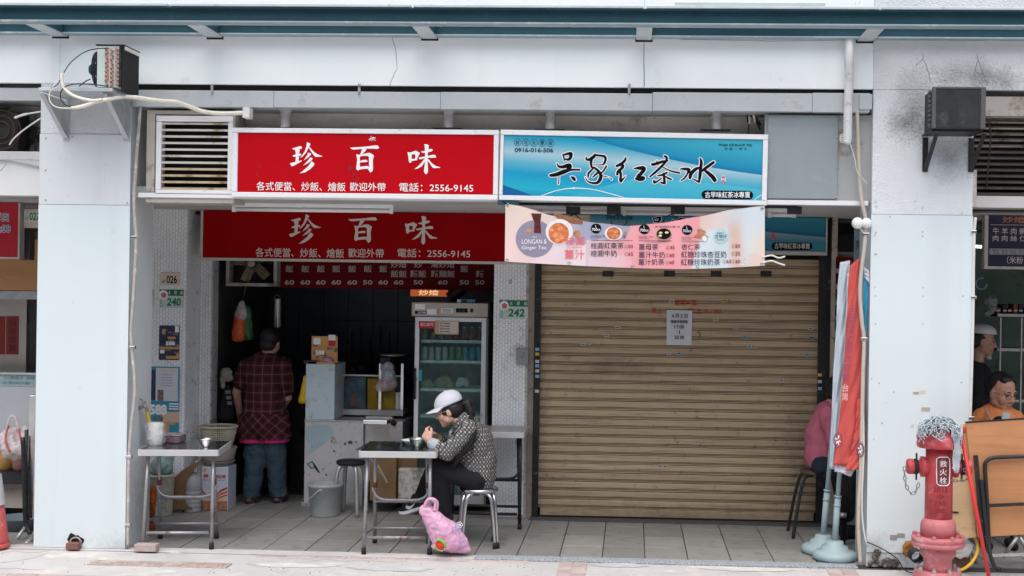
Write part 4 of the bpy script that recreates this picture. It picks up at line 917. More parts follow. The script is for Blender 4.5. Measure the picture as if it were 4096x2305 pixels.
# ================================================================== roller shutter
YH = 1.63
XS0,XS1 = P(2158,1500,YH).x, P(3272,1500,YH).x; pitch = .0735; Z_0 = .085
sh = thing('roller_shutter', 'closed beige steel roller shutter with a white paper notice', 'shutter', ((XS0+XS1)/2, YH, 0))
prof = [(.004,0),(-.011,.0005),(-.012,.003),(-.0115,.0075),(-.006,.0085),(-.006,.0105),(-.0115,.0115),(-.012,.0165),(-.0065,.0178),(-.0065,.0198),(-.011,.021),(-.0122,.03),(-.0127,.048),(-.0122,.062),(-.0108,.0688),(.0,.0705),(.004,.0735)]
sm_ = MB(); n = len(prof); hw = (XS1-XS0)/2
sm_.add([(-hw,y,z) for y,z in prof]+[(hw,y,z) for y,z in prof], [(i,i+1,n+i+1,n+i) for i in range(n-1)])
sme = sm_.mesh('shutter_slat', fix=False); sme.materials.append(SHUT); sme.materials.append(SHUTL)
for i, pp in enumerate(sme.polygons): pp.material_index = 1 if i in (0,3,4,5,7,8,9,14) else 0
k = 0
while Z_0+(k+1)*pitch < P(2700,1000,YH).z:
    o = bpy.data.objects.new('slat', sme); COL.objects.link(o); o.parent = sh; o.location = (random.uniform(-.002,.002), random.uniform(-.0015,.0015), Z_0+k*pitch+random.uniform(-.0006,.0006)); o.rotation_euler = (random.uniform(-.012,.012), random.uniform(-.0006,.0006), 0); k += 1
MB().box(XS0+.02, XS1-.02, YH-.016, YH+.006, .022, Z_0-.002).build('bottom_rail', SHUT, sh, bevel=.003)
MB().box(XS0, XS1, YH-.012, YH+.004, .012, .022).build('rubber_seal', RUBBER, sh)
soot(SHUT, [(Vector(((XS0+XS1)/2,YH,.03)), (1.5,.5,.14)), (Vector((XS1-.1,YH,.5)), (.25,.5,.7)), (Vector((XS0+.6,YH,1.25)), (.5,.5,.10)), (Vector((XS0,YH,1.2)), (.12,.5,1.3))], (.12,.09,.065), 22)
RAILM = mat('grimy_black_guide', (.016,.015,.015), .6, 0, .3, 14, .2, 60, dirt=((.22,.18,.13), .24, 13))
for a, b_ in ((2136, 2160), (3268, 3320)):
    MB().box(P(a,1500,YH).x, P(b_,1500,YH).x, YH-.05, YH+.03, .0, ZC-.01).build('guide_rail', RAILM, sh, bevel=.003)
for px in (2432, 2678, 2865, 3064): MB().pbox(px-22, 1084, px+22, 1107, YH-.017, YH-.005).build('lock_slot', BLACKM, sh)
REDP = mat('red_shutter_lettering', (.38,.035,.02), .6, 0, .1, 30)
ptext('營業時間', 2697, 1199, 2785, 1223, YH-.017, REDP, sh, .015); ptext('早上', 2606, 1232, 2650, 1256, YH-.017, REDP, sh, .015); ptext('晚上 9 : 00', 2752, 1233, 2883, 1257, YH-.017, REDP, sh, .015)
nt_ = thing('paper_notice', 'white printed opening-hours notice taped on the shutter', 'notice', P(2718,1381,YH-.02))
tl,tr,br_,bl = P(2667,1240,YH-.020),P(2769,1243,YH-.020),P(2766,1382,YH-.022),P(2666,1380,YH-.022)
MB().grid(lambda u,v: (bl*(1-u)+br_*u)*(1-v)+(tl*(1-u)+tr*u)*v+Vector((0,-.003*math.sin(u*4+v*3),0)), 6, 8).build('paper_sheet', mat('white_paper', (.60,.61,.66), .7, 0, .03, 10), nt_, fix=False)
for s, a,b_,c,d in (('4 月 2 日',2687,1256,2750,1273),('營業時間調整',2683,1281,2752,1294),('17:00',2698,1301,2737,1315),('|',2716,1322,2719,1336),('20:30',2697,1343,2736,1357)): ptext(s,a,b_,c,d,YH-.0275,INK,nt_,.012)
stk = [(2688,1207,22,'w'),(2898,1204,22,'y'),(2863,1280,22,'k'),(2470,1310,24,'k'),(2425,1342,20,'w'),(2333,1378,20,'w'),(2358,1376,12,'w'),(2943,1313,20,'w'),(2980,1349,18,'b'),(2998,1386,18,'w'),(3022,1386,12,'w'),(2676,1416,16,'w'),(2717,1415,18,'b'),(3243,1316,20,'w'),(3247,1351,20,'n'),(3228,1420,20,'b'),(3126,1522,18,'w'),(2640,1866,20,'w'),(2662,1866,20,'k'),(3213,1811,14,'w')]
STC = {'w': flat('pale_sticker', (.50,.49,.50)), 'y': flat('yellow_sticker', (.55,.40,.05)), 'b': flat('blue_sticker', (.20,.42,.52)), 'k': flat('cream_sticker', (.55,.48,.36)), 'n': flat('grey_blue_sticker', (.22,.23,.33))}
for x, y, w_, c in stk:
    o = MB().pbox(x-w_/2, y-5, x+w_/2, y+5, YH-.0165, YH-.014).build('advert_sticker', STC[c], sh); MB().pbox(x-w_*.4, y-2, x+w_*.35, y+1.5, YH-.0172, YH-.0166).build('sticker_print', INKB, o)
for x, y, c in ((2149,1398,'b'),(2149,1417,'y'),(2149,1446,'w'),(2149,1464,'b'),(2149,1484,'w'),(2149,1506,'b'),(2148,1565,'w'),(3279,1500,'y'),(3279,1527,'w'),(3279,1555,'b')):
    MB().pbox(x-8, y-6, x+8, y+6, YH-.0535, YH-.051).build('advert_sticker', STC[c], sh)
# switch box on the tiled column
sb = thing('key_switch_box', 'small grey key switch box on the tiled column beside the shutter', 'switch box', P(2087,1460,YS))
MB().pbox(2064,1396,2112,1459,YS-.05,YS-.006).build('box_body', mat('grey_box_paint', (.26,.27,.28), .5, .2, .06, 9, dirt=((.08,.07,.06), .28, 14)), sb, bevel=.004)
c = P(2088,1428,YS-.05); MB().lathe([(.012,0),(.012,.003),(.005,.003),(.005,.006)], c, 14, up=(0,-1,0)).build('keyhole', STEELD, sb)
# number plates
def plate(px0,py0,px1,py1,Y,num,label):
    X0,X1,Z0,Z1 = R(px0,py0,px1,py1,Y); t = thing('house_number_plate', label, 'number plate', ((X0+X1)/2, Y, Z0), 'green house number plates')
    h = Z1-Z0; wd = X1-X0
    MB().box(X0,X1,Y-.006,Y-.001,Z0,Z1).build('plate', PALEPLATE, t, bevel=.003)
    MB().box(X0+.002,X1-.002,Y-.0075,Y-.0062,Z1-h*.34,Z1-.002).build('green_band', GREENP, t)
    for k, ch in enumerate('太原路'):
        xa = X0+wd*(.36+.25*k); text_on(ch, ((xa,Y-.009,Z1-h*.08),(xa+wd*.11,Y-.009,Z1-h*.08),(xa+wd*.11,Y-.009,Z1-h*.27),(xa,Y-.009,Z1-h*.27)), SIGNW, t)
    text_on(num, ((X0+wd*.34,Y-.0085,Z1-h*.46),(X0+wd*.90,Y-.0085,Z1-h*.46),(X0+wd*.88,Y-.0085,Z0+h*.12),(X0+wd*.31,Y-.0085,Z0+h*.12)), GREENP, t, .03)
    for k, ch in enumerate('大同區'): 
        za = Z1-h*(.55+.13*k); text_on(ch, ((X0+wd*.05,Y-.0085,za),(X0+wd*.13,Y-.0085,za),(X0+wd*.13,Y-.0085,za-h*.11),(X0+wd*.05,Y-.0085,za-h*.11)), GREENP, t)
    cx_, cz_, rr = X0+wd*.17, Z1-h*.29, h*.25
    MB().poly([(cx_+rr*math.cos(a*.314), Y-.0088, cz_+rr*math.sin(a*.314)) for a in range(20)]).build('flower_roundel', SIGNW, t, fix=False)
    MB().poly([(cx_+rr*.1+rr*.6*math.cos(a*.314)*(1+.12*math.sin(a*1.57)), Y-.0098, cz_-rr*.1+rr*.6*math.sin(a*.314)*(1+.12*math.sin(a*1.57))) for a in range(20)]).build('pink_flower', flat('pink_flower_print', (.50,.14,.18)), t, fix=False)
plate(638,1158,736,1233,1.496,'240','green and white house number plate reading 240 on the left tiled pilaster')
plate(1997,1201,2112,1276,YS-.004,'242','green and white house number plate reading 242 on the column beside the shutter')
MB()
t = thing('house_number_plate', 'sliver of a green number plate half hidden by the left pillar', 'number plate', P(605,1232,1.49)); MB().pbox(595,1157,613,1230,1.488,1.494).build('plate', PALEPLATE, t); MB().pbox(597,1160,612,1182,1.486,1.4878).build('green_band', GREENP, t)
X0,X1,Z0,Z1 = R(643,1090,720,1141,1.496); t = thing('unit_number_plate', 'cream unit plate reading 1F 026 above the green 240 plate', 'number plate', ((X0+X1)/2,1.496,Z0))
MB().box(X0,X1,1.488,1.494,Z0,Z1).build('plate', CREAMPLATE, t, bevel=.002); ptext('026', 666, 1103, 708, 1134, 1.4865, INK, t, .02); ptext('1F', 648, 1121, 660, 1133, 1.4865, INK, t, .01)
# posters
def patchwork(t, px0, py0, px1, py1, Y, seed, cols, n=24):
    random.seed(seed); MB().pbox(px0,py0,px1,py1,Y,Y+.002).build('poster_sheet', cols[0], t)
    for k in range(n):
        a = random.uniform(px0, px1-8); b_ = random.uniform(py0, py1-8); w_ = random.uniform(8, (px1-px0)*.4); h_ = random.uniform(5, (py1-py0)*.16)
        MB().pbox(a, b_, min(px1-1, a+w_), min(py1-1, b_+h_), Y-.0006-.00025*k, Y-.0004-.00025*k).build('poster_print', cols[1+k % (len(cols)-1)], t)
ORG = flat('orange_poster_print', (.55,.28,.11)); TEA = flat('teal_poster_print', (.03,.26,.36)); NAV = mat('navy_poster_print', (.03,.04,.08), .6, 0, .5, 60); PCH = flat('peach_poster_print', (.60,.42,.30)); PHO = mat('photo_poster_print', (.20,.13,.12), .6, 0, .7, 70)
t = thing('event_poster', 'small orange and navy poster reading 588 on the tiled pilaster', 'poster', P(676,1440,1.49)); patchwork(t, 636,1303,717,1440,1.490,4,[NAV,PHO,NAV,PHO,ORG,PHO],14)
MB().pbox(637,1388,716,1397,1.483,1.4835).build('poster_band', ORG, t); ptext('588', 663, 1366, 700, 1382, 1.482, SIGNW, t, .05); MB().pbox(700,1305,716,1330,1.483,1.4835).build('poster_band', SIGNW, t); MB().pbox(640,1400,658,1414,1.483,1.4835).build('poster_band', SIGNW, t); MB().pbox(664,1424,716,1436,1.483,1.4835).build('poster_band', ORG, t)
t = thing('event_poster', 'large teal and peach poster reading 588 behind the left steel table', 'poster', P(660,1770,1.49)); MB().pbox(602,1467,717,1770,1.490,1.492).build('poster_sheet', TEA, t)
MB().pbox(604,1480,622,1600,1.489,1.4897).build('poster_print', NAV, t); MB().pbox(640,1648,716,1690,1.489,1.4897).build('poster_print', PCH, t); MB().pbox(602,1690,700,1768,1.489,1.4897).build('poster_print', ORG, t); MB().pbox(676,1700,710,1735,1.4884,1.4889).build('poster_print', TEA, t)
for k in range(3): MB().pbox(676,1614+k*10,714,1619+k*10,1.488,1.4886).build('poster_print', SIGNW, t)
ptext('588', 598, 1618, 668, 1660, 1.487, SIGNW, t, .06)
MB().pbox(623,1472,712,1605,1.4866,1.4885).build('paper_sheet', mat('pinned_white_sheet', (.58,.60,.64), .6, 0, .05, 8), t); MB().pbox(640,1476,700,1486,1.4855,1.486).build('poster_print', CREAMPLATE, t); MB().pbox(630,1560,654,1604,1.4855,1.486).build('poster_print', PHO, t)
for k in range(5): MB().pbox(645,1498+k*11,690,1501+k*11,1.4855,1.486).build('poster_print', flat('grey_small_print', (.35,.35,.38)), t)
# ================================================================== condenser on its shelf, upper left
z1 = lambda x, y: (x*.5655, y*.5655)        # from the enlarged upper-left view
YF = -.42
ac = thing('condenser_unit', 'bare condenser with copper tube ends on a shelf over the left pillar', 'air conditioner', P(440,352,YF))
X0,X1,Z0,Z1 = R(388,184,484,350,YF)
MB().box(X0, X1, YF, -.16, Z0, Z1).build('casing', PALEGREEN, ac, bevel=.003)
FIN = mat('black_condenser_fins', (.014,.014,.015), .8, 0, .3, 30, .3, 200)
MB().box(X1+.001, X1+.018, YF+.004, -.15, Z0-.03, Z1).build('fin_block', FIN, ac)
MB().box(X0-.01, X1+.022, YF-.004, -.14, Z1+.001, Z1+.010).build('top_edge', BLACKM, ac)
MB().box(X1-.012, X1+.002, YF-.006, YF+.004, Z0, Z1).build('corner_strip', BLACKM, ac)
MB().box(X1+.019, X1+.024, YF+.01, -.15, Z1-.025, Z1+.0).build('insulation_strip', CREAM, ac)
ut = MB(); random.seed(2)
for r_ in range(9):
    for c_ in range(3):
        x, y = z1(757+c_*36, 350+r_*31+(c_ % 2)*8); c = P(x, y, YF)
        d = Vector((random.choice((-1,1))*.013, 0, random.choice((-.011,.011,.013))))
        if c_ == 2: d = Vector((.014,0,-.010))
        ut.tube(bez([c-d*.5+Vector((0,.005,0)), c-d*.5+Vector((0,-.010,0)), c+Vector((0,-.017,0)), c+d*.5+Vector((0,-.010,0)), c+d*.5+Vector((0,.005,0))], 3), .0058, 6)
tag(ut.build('copper_bends', COPPER, ac), kind='stuff')
fan = MB(); cx_ = X0-.002; cy_ = (YF-.16)/2; cz_ = (Z0+Z1)/2
for k in range(5): rr = .135-.004*k; fan.tube([(cx_-.012*k, cy_+rr*.85*math.cos(a*.262), cz_+rr*math.sin(a*.262)) for a in range(24)], .0035, 5, closed=True)
for k in range(44):
    a = 2*math.pi*k/44; fan.tube([(cx_, cy_+.137*.85*math.cos(a), cz_+.137*math.sin(a)), (cx_-.05, cy_+.120*.85*math.cos(a), cz_+.120*math.sin(a)), (cx_-.056, cy_+.05*math.cos(a), cz_+.05*math.sin(a))], .0028, 4)
fan.build('fan_guard', BLACKM, ac)
MB().lathe([(.05,0),(.05,-.05),(.035,-.055),(.035,-.095),(.03,-.1)], (cx_,cy_,cz_), 16, axis='x').build('fan_motor', TEAL, ac)
shf = thing('condenser_shelf', 'grey steel shelf with two triangular brackets below the condenser', 'shelf', P(340,540,-.01))
Xs0,Xs1 = P(150,352,YF).x, P(530,365,-.1).x; zs = P(340,352,YF-.02).z
MB().box(Xs0+.02, Xs1-.0, YF-.03, -.006, zs-.022, zs-.001).build('shelf_plate', GALV, shf, bevel=.002)
for px in (P(262,500,-.02).x, P(505,500,-.02).x):
    b_ = MB().prism([(px-.02,-.40,zs-.024),(px-.02,-.012,zs-.024),(px-.02,-.012,zs-.29)], (.006,0,0)).build('bracket_plate', FLASH, shf)
    MB().box(px-.022, px+.022, -.012, -.004, zs-.31, zs-.026).build('bracket_strap', FLASH, b_)
    MB().bar((px, -.40, zs-.03), (px, -.016, zs-.29), .03, .006, (0,0,1)).build('bracket_brace', FLASH, b_)
# duct and cables
dct = thing('insulated_pipe', 'cream wrapped pipe running from the condenser to above the louvre', 'pipe', P(600,400,-.1))
def path(pts, Y): return bez([P(*z1(a, b_), Y if not callable(Y) else Y(a)) for a, b_ in pts], 6)
ya = lambda a: -.46+.40*max(0, min(1, (a-700)/700))
MB().tube(path([(437,520),(438,570),(455,625),(510,672),(580,698),(660,712),(720,705)], -.47), .0105, 10).build('branch', CREAM, dct)
MB().tube(path([(495,765),(540,762),(600,748),(680,722),(780,700),(880,686),(960,690),(1060,705),(1150,716),(1240,722),(1320,748),(1420,785),(1500,800),(1600,804),(1700,800),(1745,803)], ya), [.010]*6+[.0135]*30+[.0155]*55, 10).build('main_run', CREAM, dct)
MB().box(*[P(975,450,-.06).x, P(1003,450,-.06).x, -.09, .0, P(990,474,-.06).z, P(990,432,-.06).z]).build('end_collar', PLASW, dct, bevel=.004)
wr = thing('loose_cable', 'thin grey cables looping round the end of the condenser shelf', 'cable', P(270,330,-.45))
for pts, m, r_ in (([(755,342),(690,345),(620,360),(550,400),(490,455),(452,515)], BLACKM, .0035),([(420,565),(380,610),(352,660),(350,705),(375,745),(430,765),(510,765)], CREAM, .004),([(430,560),(405,600),(360,625)], BLACKM, .003),([(765,612),(650,598),(540,595),(470,610),(432,650),(430,700),(460,740),(500,755)], BLACKM, .004),([(640,560),(600,580),(560,612)], BLACKM, .004)):
    MB().tube(path(pts, -.475), r_, 6).build('cable', m, wr)
# ================================================================== greasy condenser on the right pillar
YR = -.36
X0,X1,Z0,Z1 = R(3736,356,3930,514,YR)
ar = thing('condenser_unit', 'greasy black condenser box on brackets on the sooty right pillar', 'air conditioner', P(3830,530,YR))
MB().box(X0, X1, YR, -.08, Z0, Z1).build('casing', mat('greasy_black_casing', (.022,.023,.025), .55, 0, .4, 9, .15, 60, dirt=((.07,.075,.08), .33, 4)), ar, bevel=.006)
GRY = mat('greasy_grey_edge', (.09,.09,.09), .6, 0, .15, 12, .2, 60, dirt=((.05,.05,.05), .36, 12))
f = MB().box(X0-.012, X0+.012, YR-.006, YR+.02, Z0, Z1+.012).box(X1-.012, X1+.02, YR-.006, YR+.02, Z0, Z1+.012).box(X0+.013, X1-.013, YR-.005, YR+.02, Z1, Z1+.014); f.build('front_frame', GRY, ar, bevel=.003)
f = MB()
for k in range(8): f.ball((X0-.014, YR+.06, Z0+.025+k*(Z1-Z0-.04)/7), .015, .02, .015, 8, 6)
tag(f.build('pipe_bends', GRY, ar), kind='stuff')
MB().box(X0-.0, X1+.02, YR+.06, -.006, Z0-.012, Z0-.002).build('shelf_plate', BLACKM, ar)
for px in (3704, 3888):
    x = P(px,600,-.03).x; b_ = MB().box(x-.018, x+.018, -.014, -.003, P(px,688,-.01).z, Z0-.021).build('bracket_strap', BLACKM, ar)
    MB().bar((x,-.34,Z0-.03),(x,-.018,P(px,682,-.01).z), .028, .006).build('bracket_brace', BLACKM, b_)
w2 = thing('loose_cable', 'black cable drooping from the greasy condenser on the right pillar', 'cable', P(3960,560,-.1))
MB().tube(bez([P(3940,470,-.3), P(3958,500,-.2), P(3962,560,-.15), P(3955,640,-.05), P(3945,760,.1)], 5), .006, 6).build('cable', BLACKM, w2)
# ================================================================== wrapped pipe, conduits, twin lamp on the right pillar edge
wp = thing('insulated_pipe', 'white wrapped pipe dropping down the left side of the right pillar', 'pipe', P(3395,580,-.06))
WRAP = mat('dirty_white_pipe_wrap', (.62,.63,.63), .45, 0, .10, 10, .2, 40, dirt=((.38,.37,.36), .32, 8))
MB().tube(bez([P(3396,150,-.055), P(3398,240,-.055), P(3396,340,-.055), P(3392,440,-.06), P(3391,520,-.06), P(3389,560,-.06), P(3384,577,-.06)], 6), [.030]*30+[.029]*4+[.027,.02,.012], 12).build('pipe_run', WRAP, wp)
for k in range(3):
    m = MB(); m.tube([P(3370+10*math.cos(a*.4), 548+k*7+9*math.sin(a*.4), -.085) for a in range(16)], .0028, 5, closed=True); m.build('cable_loop', PLASW, wp)
MB().tube(bez([P(3402,578,-.06), P(3420,640,-.05), P(3430,690,-.04), P(3470,735,-.012)], 5), .0035, 5).build('cable', PLASW, wp)
def conduit(label, pts, r_, m, Y, clips=()):
    t = thing('conduit', label, 'conduit', P(*pts[-1], Y)); MB().tube(bez([P(x, y, Y) for x, y in pts], 5), r_, 8).build('conduit_run', m, t)
    for x, y in clips:
        c = P(x, y, Y); MB().box(c.x-r_*1.5, c.x+r_*1.9, Y-r_*1.25, Y+r_, c.z-.010, c.z+.010).build('clip', STEEL, t, bevel=.003)
    return t
conduit('taupe cable conduit running down the inner edge of the left pillar', [(562,424),(556,500),(548,600),(542,700),(536,790),(540,880),(545,950),(540,1080),(532,1220),(524,1330),(530,1420),(538,1500),(538,1590),(526,1700),(516,1830),(513,2000),(511,2188)], .0125, BEIGEPIPE, .005, ((535,950),(529,1390),(515,1827),(511,2100)))
conduit('beige conduit running down the inner edge of the right pillar', [(3428,440),(3432,560),(3437,700),(3446,800),(3462,880),(3458,980),(3446,1080),(3440,1180),(3448,1290),(3456,1360),(3452,1500),(3448,1700),(3442,1900),(3436,2000),(3434,2120),(3442,2258)], .014, mat('beige_conduit_paint', (.50,.45,.38), .55, 0, .1, 9, .1, 60, dirt=((.30,.26,.22), .3, 9)), -.01, ((3462,938),(3454,1356)))
conduit('white cable pipe on the right edge of the right pillar', [(3902,870),(3897,930),(3894,1050),(3893,1140),(3892,1240),(3888,1420),(3884,1560),(3880,1690)], .011, PLASW, -.005, ((3893,928),(3893,1190),(3884,1672)))
conduit('grey cable running down the face edge of the right pillar to the ground', [(3452,1600),(3455,1800),(3448,1980),(3450,2080),(3462,2160),(3470,2180)], .006, PLASW, -.015)
cbk = thing('loose_cable', 'black cable running along the foot of the right pillar to the hydrant', 'cable', P(3560,2220,-.05))
MB().tube(bez([P(3466,2168,-.02), P(3500,2182,-.03), P(3545,2205,-.05), P(3590,2238,-.08), Vector((P(3620,2260,-.12).x,-.14,.008)), Vector((P(3680,2265,-.2).x,-.22,.008))], 5), .004, 6).build('cable', RUBBER, cbk)
lm = thing('twin_globe_lamp', 'pair of white globe bulbs on the inner edge of the right pillar', 'lamp', P(3450,893,-.02))
for px, r_ in ((3430, .040), (3466, .036)): MB().ball(P(px,893,-.03), r_, nu=20, nv=14).build('globe', TUBEW, lm)
MB().tube([P(3440,910,-.01), P(3460,940,-.005)], .008, 8).build('lamp_stem', PLASW, lm)
# tap on the inner face of the left pillar
tp = thing('water_tap', 'brass tap with a cut yellow hose on the inner side of the left pillar', 'tap', P(570,1640,.2))
bz = mat('dull_brass', (.30,.27,.22), .35, .8, .15, 20)
MB().tube(bez([P(546,1635,.22), P(560,1632,.22), P(578,1624,.22), P(586,1636,.22), P(589,1650,.22)], 4), .012, 10).build('tap_body', bz, tp)
MB().tube([P(574,1624,.22), P(572,1606,.22)], .008, 8).build('tap_stem', bz, tp); MB().tube([P(560,1596,.22), P(584,1612,.22)], .005, 8).build('tap_handle', bz, tp)
MB().tube(bez([P(588,1648,.22), P(596,1680,.22), P(604,1702,.22), P(612,1720,.22)], 4), .013, 10).build('hose_piece', mat('yellow_hose', (.50,.30,.03), .5, 0, .1, 12), tp)
# ================================================================== folding steel tables
def folding_table(label, X0, X1, Yf, d, h, legm, topm, rim, group='folding steel tables', inset=.075, rot=0.):
    xm = (X0+X1)/2; t = thing('folding_table', label, 'table', (xm, Yf+d/2, 0), group)
    th = .044
    m = MB(); prof = []
    for k in range(7): a = math.pi/2+math.pi*k/6; prof.append((math.cos(a)*.018, math.sin(a)*.018))
    # rounded rim all round the top
    MB().box(X0+.016, X1-.016, Yf+.016, Yf+d-.016, h-.012, h+.0012).build('tabletop', topm, t, bevel=.003)
    cz = h-th
    pts = []
    for cx_, cy_, a0 in ((X1-.03,Yf+.03,-90),(X1-.03,Yf+d-.03,0),(X0+.03,Yf+d-.03,90),(X0+.03,Yf+.03,180)):
        for k in range(5): a = rad(a0+k*22.5); pts.append((cx_+.022*math.cos(a), cy_+.022*math.sin(a), cz))
    MB().prism(pts, (0,0,th)).build('rim', rim, t, bevel=.008, seg=3)
    zc = h*.62
    for s, xo in ((-1, X0+inset), (1, X1-inset)):
        for kind in (0, 1):
            yb, yt = (Yf+.03, Yf+.11) if kind == 0 else (Yf+.42, Yf+.28)
            xa = xo+s*.012 if kind == 0 else xo-s*.022
            xb = xo+s*.022 if kind == 0 else xo-s*.012
            pm = .5
            lg = MB().tube([(xb, yb, .03), (xb*.4+xa*.6, yb*.38+yt*.62, zc), (xa, yt, h-th)], .0135, 10).build('leg', legm, t)
            MB().tube([(xb, yb-(yt-yb)*.004, .0), (xb, yb, .042)], .0175, 10).build('rubber_foot', RUBBER, lg)
            cp_ = Vector((xb*.4+xa*.6, yb*.38+yt*.62, zc))
            if kind: MB().tube([cp_-Vector((0,0,.03)), cp_+Vector((0,0,.03))], .0165, 10).build('hinge_collar', mat('rusty_hinge', (.16,.06,.045), .7, .2, .2, 20), lg)
        pass
    for yb, zz in ((Yf+.035, .115), (Yf+.395, .115)):
        MB().tube([(X0+inset, yb, zz), (X1-inset, yb, zz)], .0115, 8).build('crossbar', legm, t)
    yy = Yf+.355; MB().tube([(X0+inset+.01, yy, h*.44), (X1-inset-.01, yy, h*.44)], .0115, 8).build('crossbar', legm, t)
    yy = Yf+.33; xl, xr = X0+inset, X1-inset
    MB().tube(bez([(xl,yy,h*.58),(xl+.03,yy-.01,h*.50),(xl+.09,yy-.02,h*.465),((xl+xr)/2,yy-.02,h*.463),(xr-.09,yy-.02,h*.465),(xr-.03,yy-.01,h*.50),(xr,yy,h*.58)], 5), .011, 8).build('curved_stay', legm, t)
    t.rotation_euler.z = rot; return t
RIM = mat('pale_aluminium_rim', (.54,.54,.54), .35, .35, .05, 8, dirt=((.40,.37,.35), .25, 14))
tA = G(545, 2205); zA = .73
folding_table('steel folding table by the left pillar with a bagged chopstick pot', P(540,1810,.06).x, P(862,1810,.06).x, .0, .56, P(700,1797,.05).z, STEELR, MIRRORTOP, RIM, rot=rad(8))
HT = P(1580,1806,.03).z
folding_table('steel folding table at which the woman in the white cap eats', P(1418,1815,.03).x, P(1738,1815,.03).x, .01, .60, HT, STEELR, MIRRORTOP, RIM, rot=rad(5))
HA = P(700,1797,.05).z
X0,X1 = P(1800,1738,1.2).x, P(2108,1738,1.2).x
folding_table('folding table with black legs standing against the tiled column behind the woman', X0, X1, 1.05, .5, P(2030,1730,1.05).z, BLACKM, STEELD, RIM, inset=.06)
# round stools
def steel_stool(label, c, h, r_=.145):
    t = thing('steel_stool', label, 'stool', (c[0], c[1], 0)); cx_, cy_ = c[0], c[1]
    MB().lathe([(r_-.01,h-.028),(r_,h-.022),(r_,h-.006),(r_-.012,h),(.001,h-.001)], (cx_,cy_,0), 32).build('seat', STEEL, t)
    for k in range(4):
        a = rad(45+90*k+8); u = Vector((math.cos(a), math.sin(a), 0)); v = Vector((-u.y, u.x, 0)); 
        for s in (-1, 1):
            top = Vector((cx_,cy_,h-.03))+u*(r_-.10)+v*s*.05
            pts = [top, Vector((cx_,cy_,h-.033))+u*(r_-.045)+v*s*.03, Vector((cx_,cy_,h-.075))+u*(r_-.004)+v*s*.017, Vector((cx_,cy_,h*.5))+u*(r_+.018)+v*s*.015, Vector((cx_,cy_,.03))+u*(r_+.035)+v*s*.0145]
            MB().tube(bez(pts, 5), .0125, 10).build('leg', STEEL, t)
            e = pts[-1]; MB().tube([e-Vector((0,0,.03)), e+Vector((0,0,.012))], .0155, 10).build('rubber_foot', RUBBER, t)
    return t
YW = .42                       # plane through the seated woman
SX, SH = P(1915,1950,YW).x, P(1915,1948,YW).z
steel_stool('shiny stainless stool carrying the seated woman', (SX, YW), SH)
# black-topped stool beside the stall
c = G(1400, 2058); h = P(1395,1840,c.y).z
bs_ = thing('black_top_stool', 'stool with black round seat and worn steel legs before the stall cart', 'stool', (c.x, c.y, 0))
MB().lathe([(.11,h-.035),(.118,h-.025),(.118,h-.008),(.105,h),(.001,h)], (c.x,c.y,0), 28).build('seat', RUBBER, bs_)
for k in range(4):
    a = rad(35+90*k); u = Vector((math.cos(a), math.sin(a), 0)); b0 = Vector((c.x,c.y,0))
    m = MB(); pts = bez([b0+u*.05+Vector((0,0,h-.04)), b0+u*.09+Vector((0,0,h-.05)), b0+u*.115+Vector((0,0,h-.10)), b0+u*.13+Vector((0,0,h*.5)), b0+u*.15+Vector((0,0,.0))], 5)
    m.tube(pts, .017, 6); m.build('leg', STEELD, bs_)
# grey bucket
c = G(1300, 2062); h = P(1300,1932,c.y).z; rt = (P(1382,1935,c.y).x-P(1243,1935,c.y).x)/2
bk = thing('bucket', 'grimy pale plastic bucket with wire handle beside the black-topped stool', 'bucket', (c.x, c.y, 0))
BUCK = mat('grimy_grey_plastic', (.36,.38,.38), .6, 0, .10, 7, .1, 60, dirt=((.14,.13,.12), .34, 7))
MB().lathe([(.001,.004),(rt*.80,.0),(rt*.83,.01),(rt*.96,h-.03),(rt,h-.028),(rt*1.02,h-.012),(rt*1.0,h),(rt*.93,h-.003),(rt*.78,.02),(.001,.02)], (c.x,c.y,0), 28, cap=False).build('bucket_body', BUCK, bk)
hd = P(1285,1955,c.y-rt*.9); MB().tube(bez([hd, hd+Vector((-.04,-.03,-.035)), hd+Vector((-.085,-.03,-.08)), hd+Vector((-.115,-.01,-.12))], 5), .005, 6).build('handle_wire', STEELD, bk); MB().tube([hd+Vector((-.10,-.02,-.10)), hd+Vector((-.12,-.005,-.125))], .011, 8).build('handle_grip', BUCK, bk)
MB().box(hd.x-.012, hd.x+.012, hd.y-.012, hd.y+.012, hd.z-.02, hd.z+.02).build('handle_lug', BUCK, bk, bevel=.003)
# ================================================================== stall cart
YC = 1.93
X0,X1,Z0,Z1 = R(1217,1687,1452,2012,YC)
ct = thing('stall_cart', 'worn grey enamel cooking cart with peeling pale blue patches', 'cart', ((X0+X1)/2, YC+.2, 0))
MB().box(X0, X1, YC, YC+.55, Z0+.0, Z1).build('cart_body', CARTM, ct, bevel=.004)
MB().box(X0-.02, X1+.005, YC-.012, YC+.56, Z0-.055, Z0-.001).build('base_rail', STEELD, ct, bevel=.003)
MB().box(X0-.004, X1+.004, YC-.006, YC+.56, Z1+.001, Z1+.012).build('worktop', STEELD, ct, bevel=.002)
for px in (1228, 1400, 1600): MB().lathe([(.045,-.015),(.05,0),(.045,.015)], (P(px,2030,YC+.05).x, YC+.05, .05), 14, axis='x').build('wheel', RUBBER, ct)
x0_,x1_,z0_,z1_ = R(1222,1457,1338,1686,YC-.01)
MB().box(x0_, x1_, YC-.008, YC+.4, Z1+.014, z1_).build('gas_cabinet', BLUEWASH, ct, bevel=.004)
MB().box(x0_-.02, x1_-.16, YC+.0, YC+.05, z1_+.001, z1_+.03).build('cabinet_hinge', BLACKM, ct)
X2,X3,Za,Zb = R(1453,1690,1606,1930,YC)
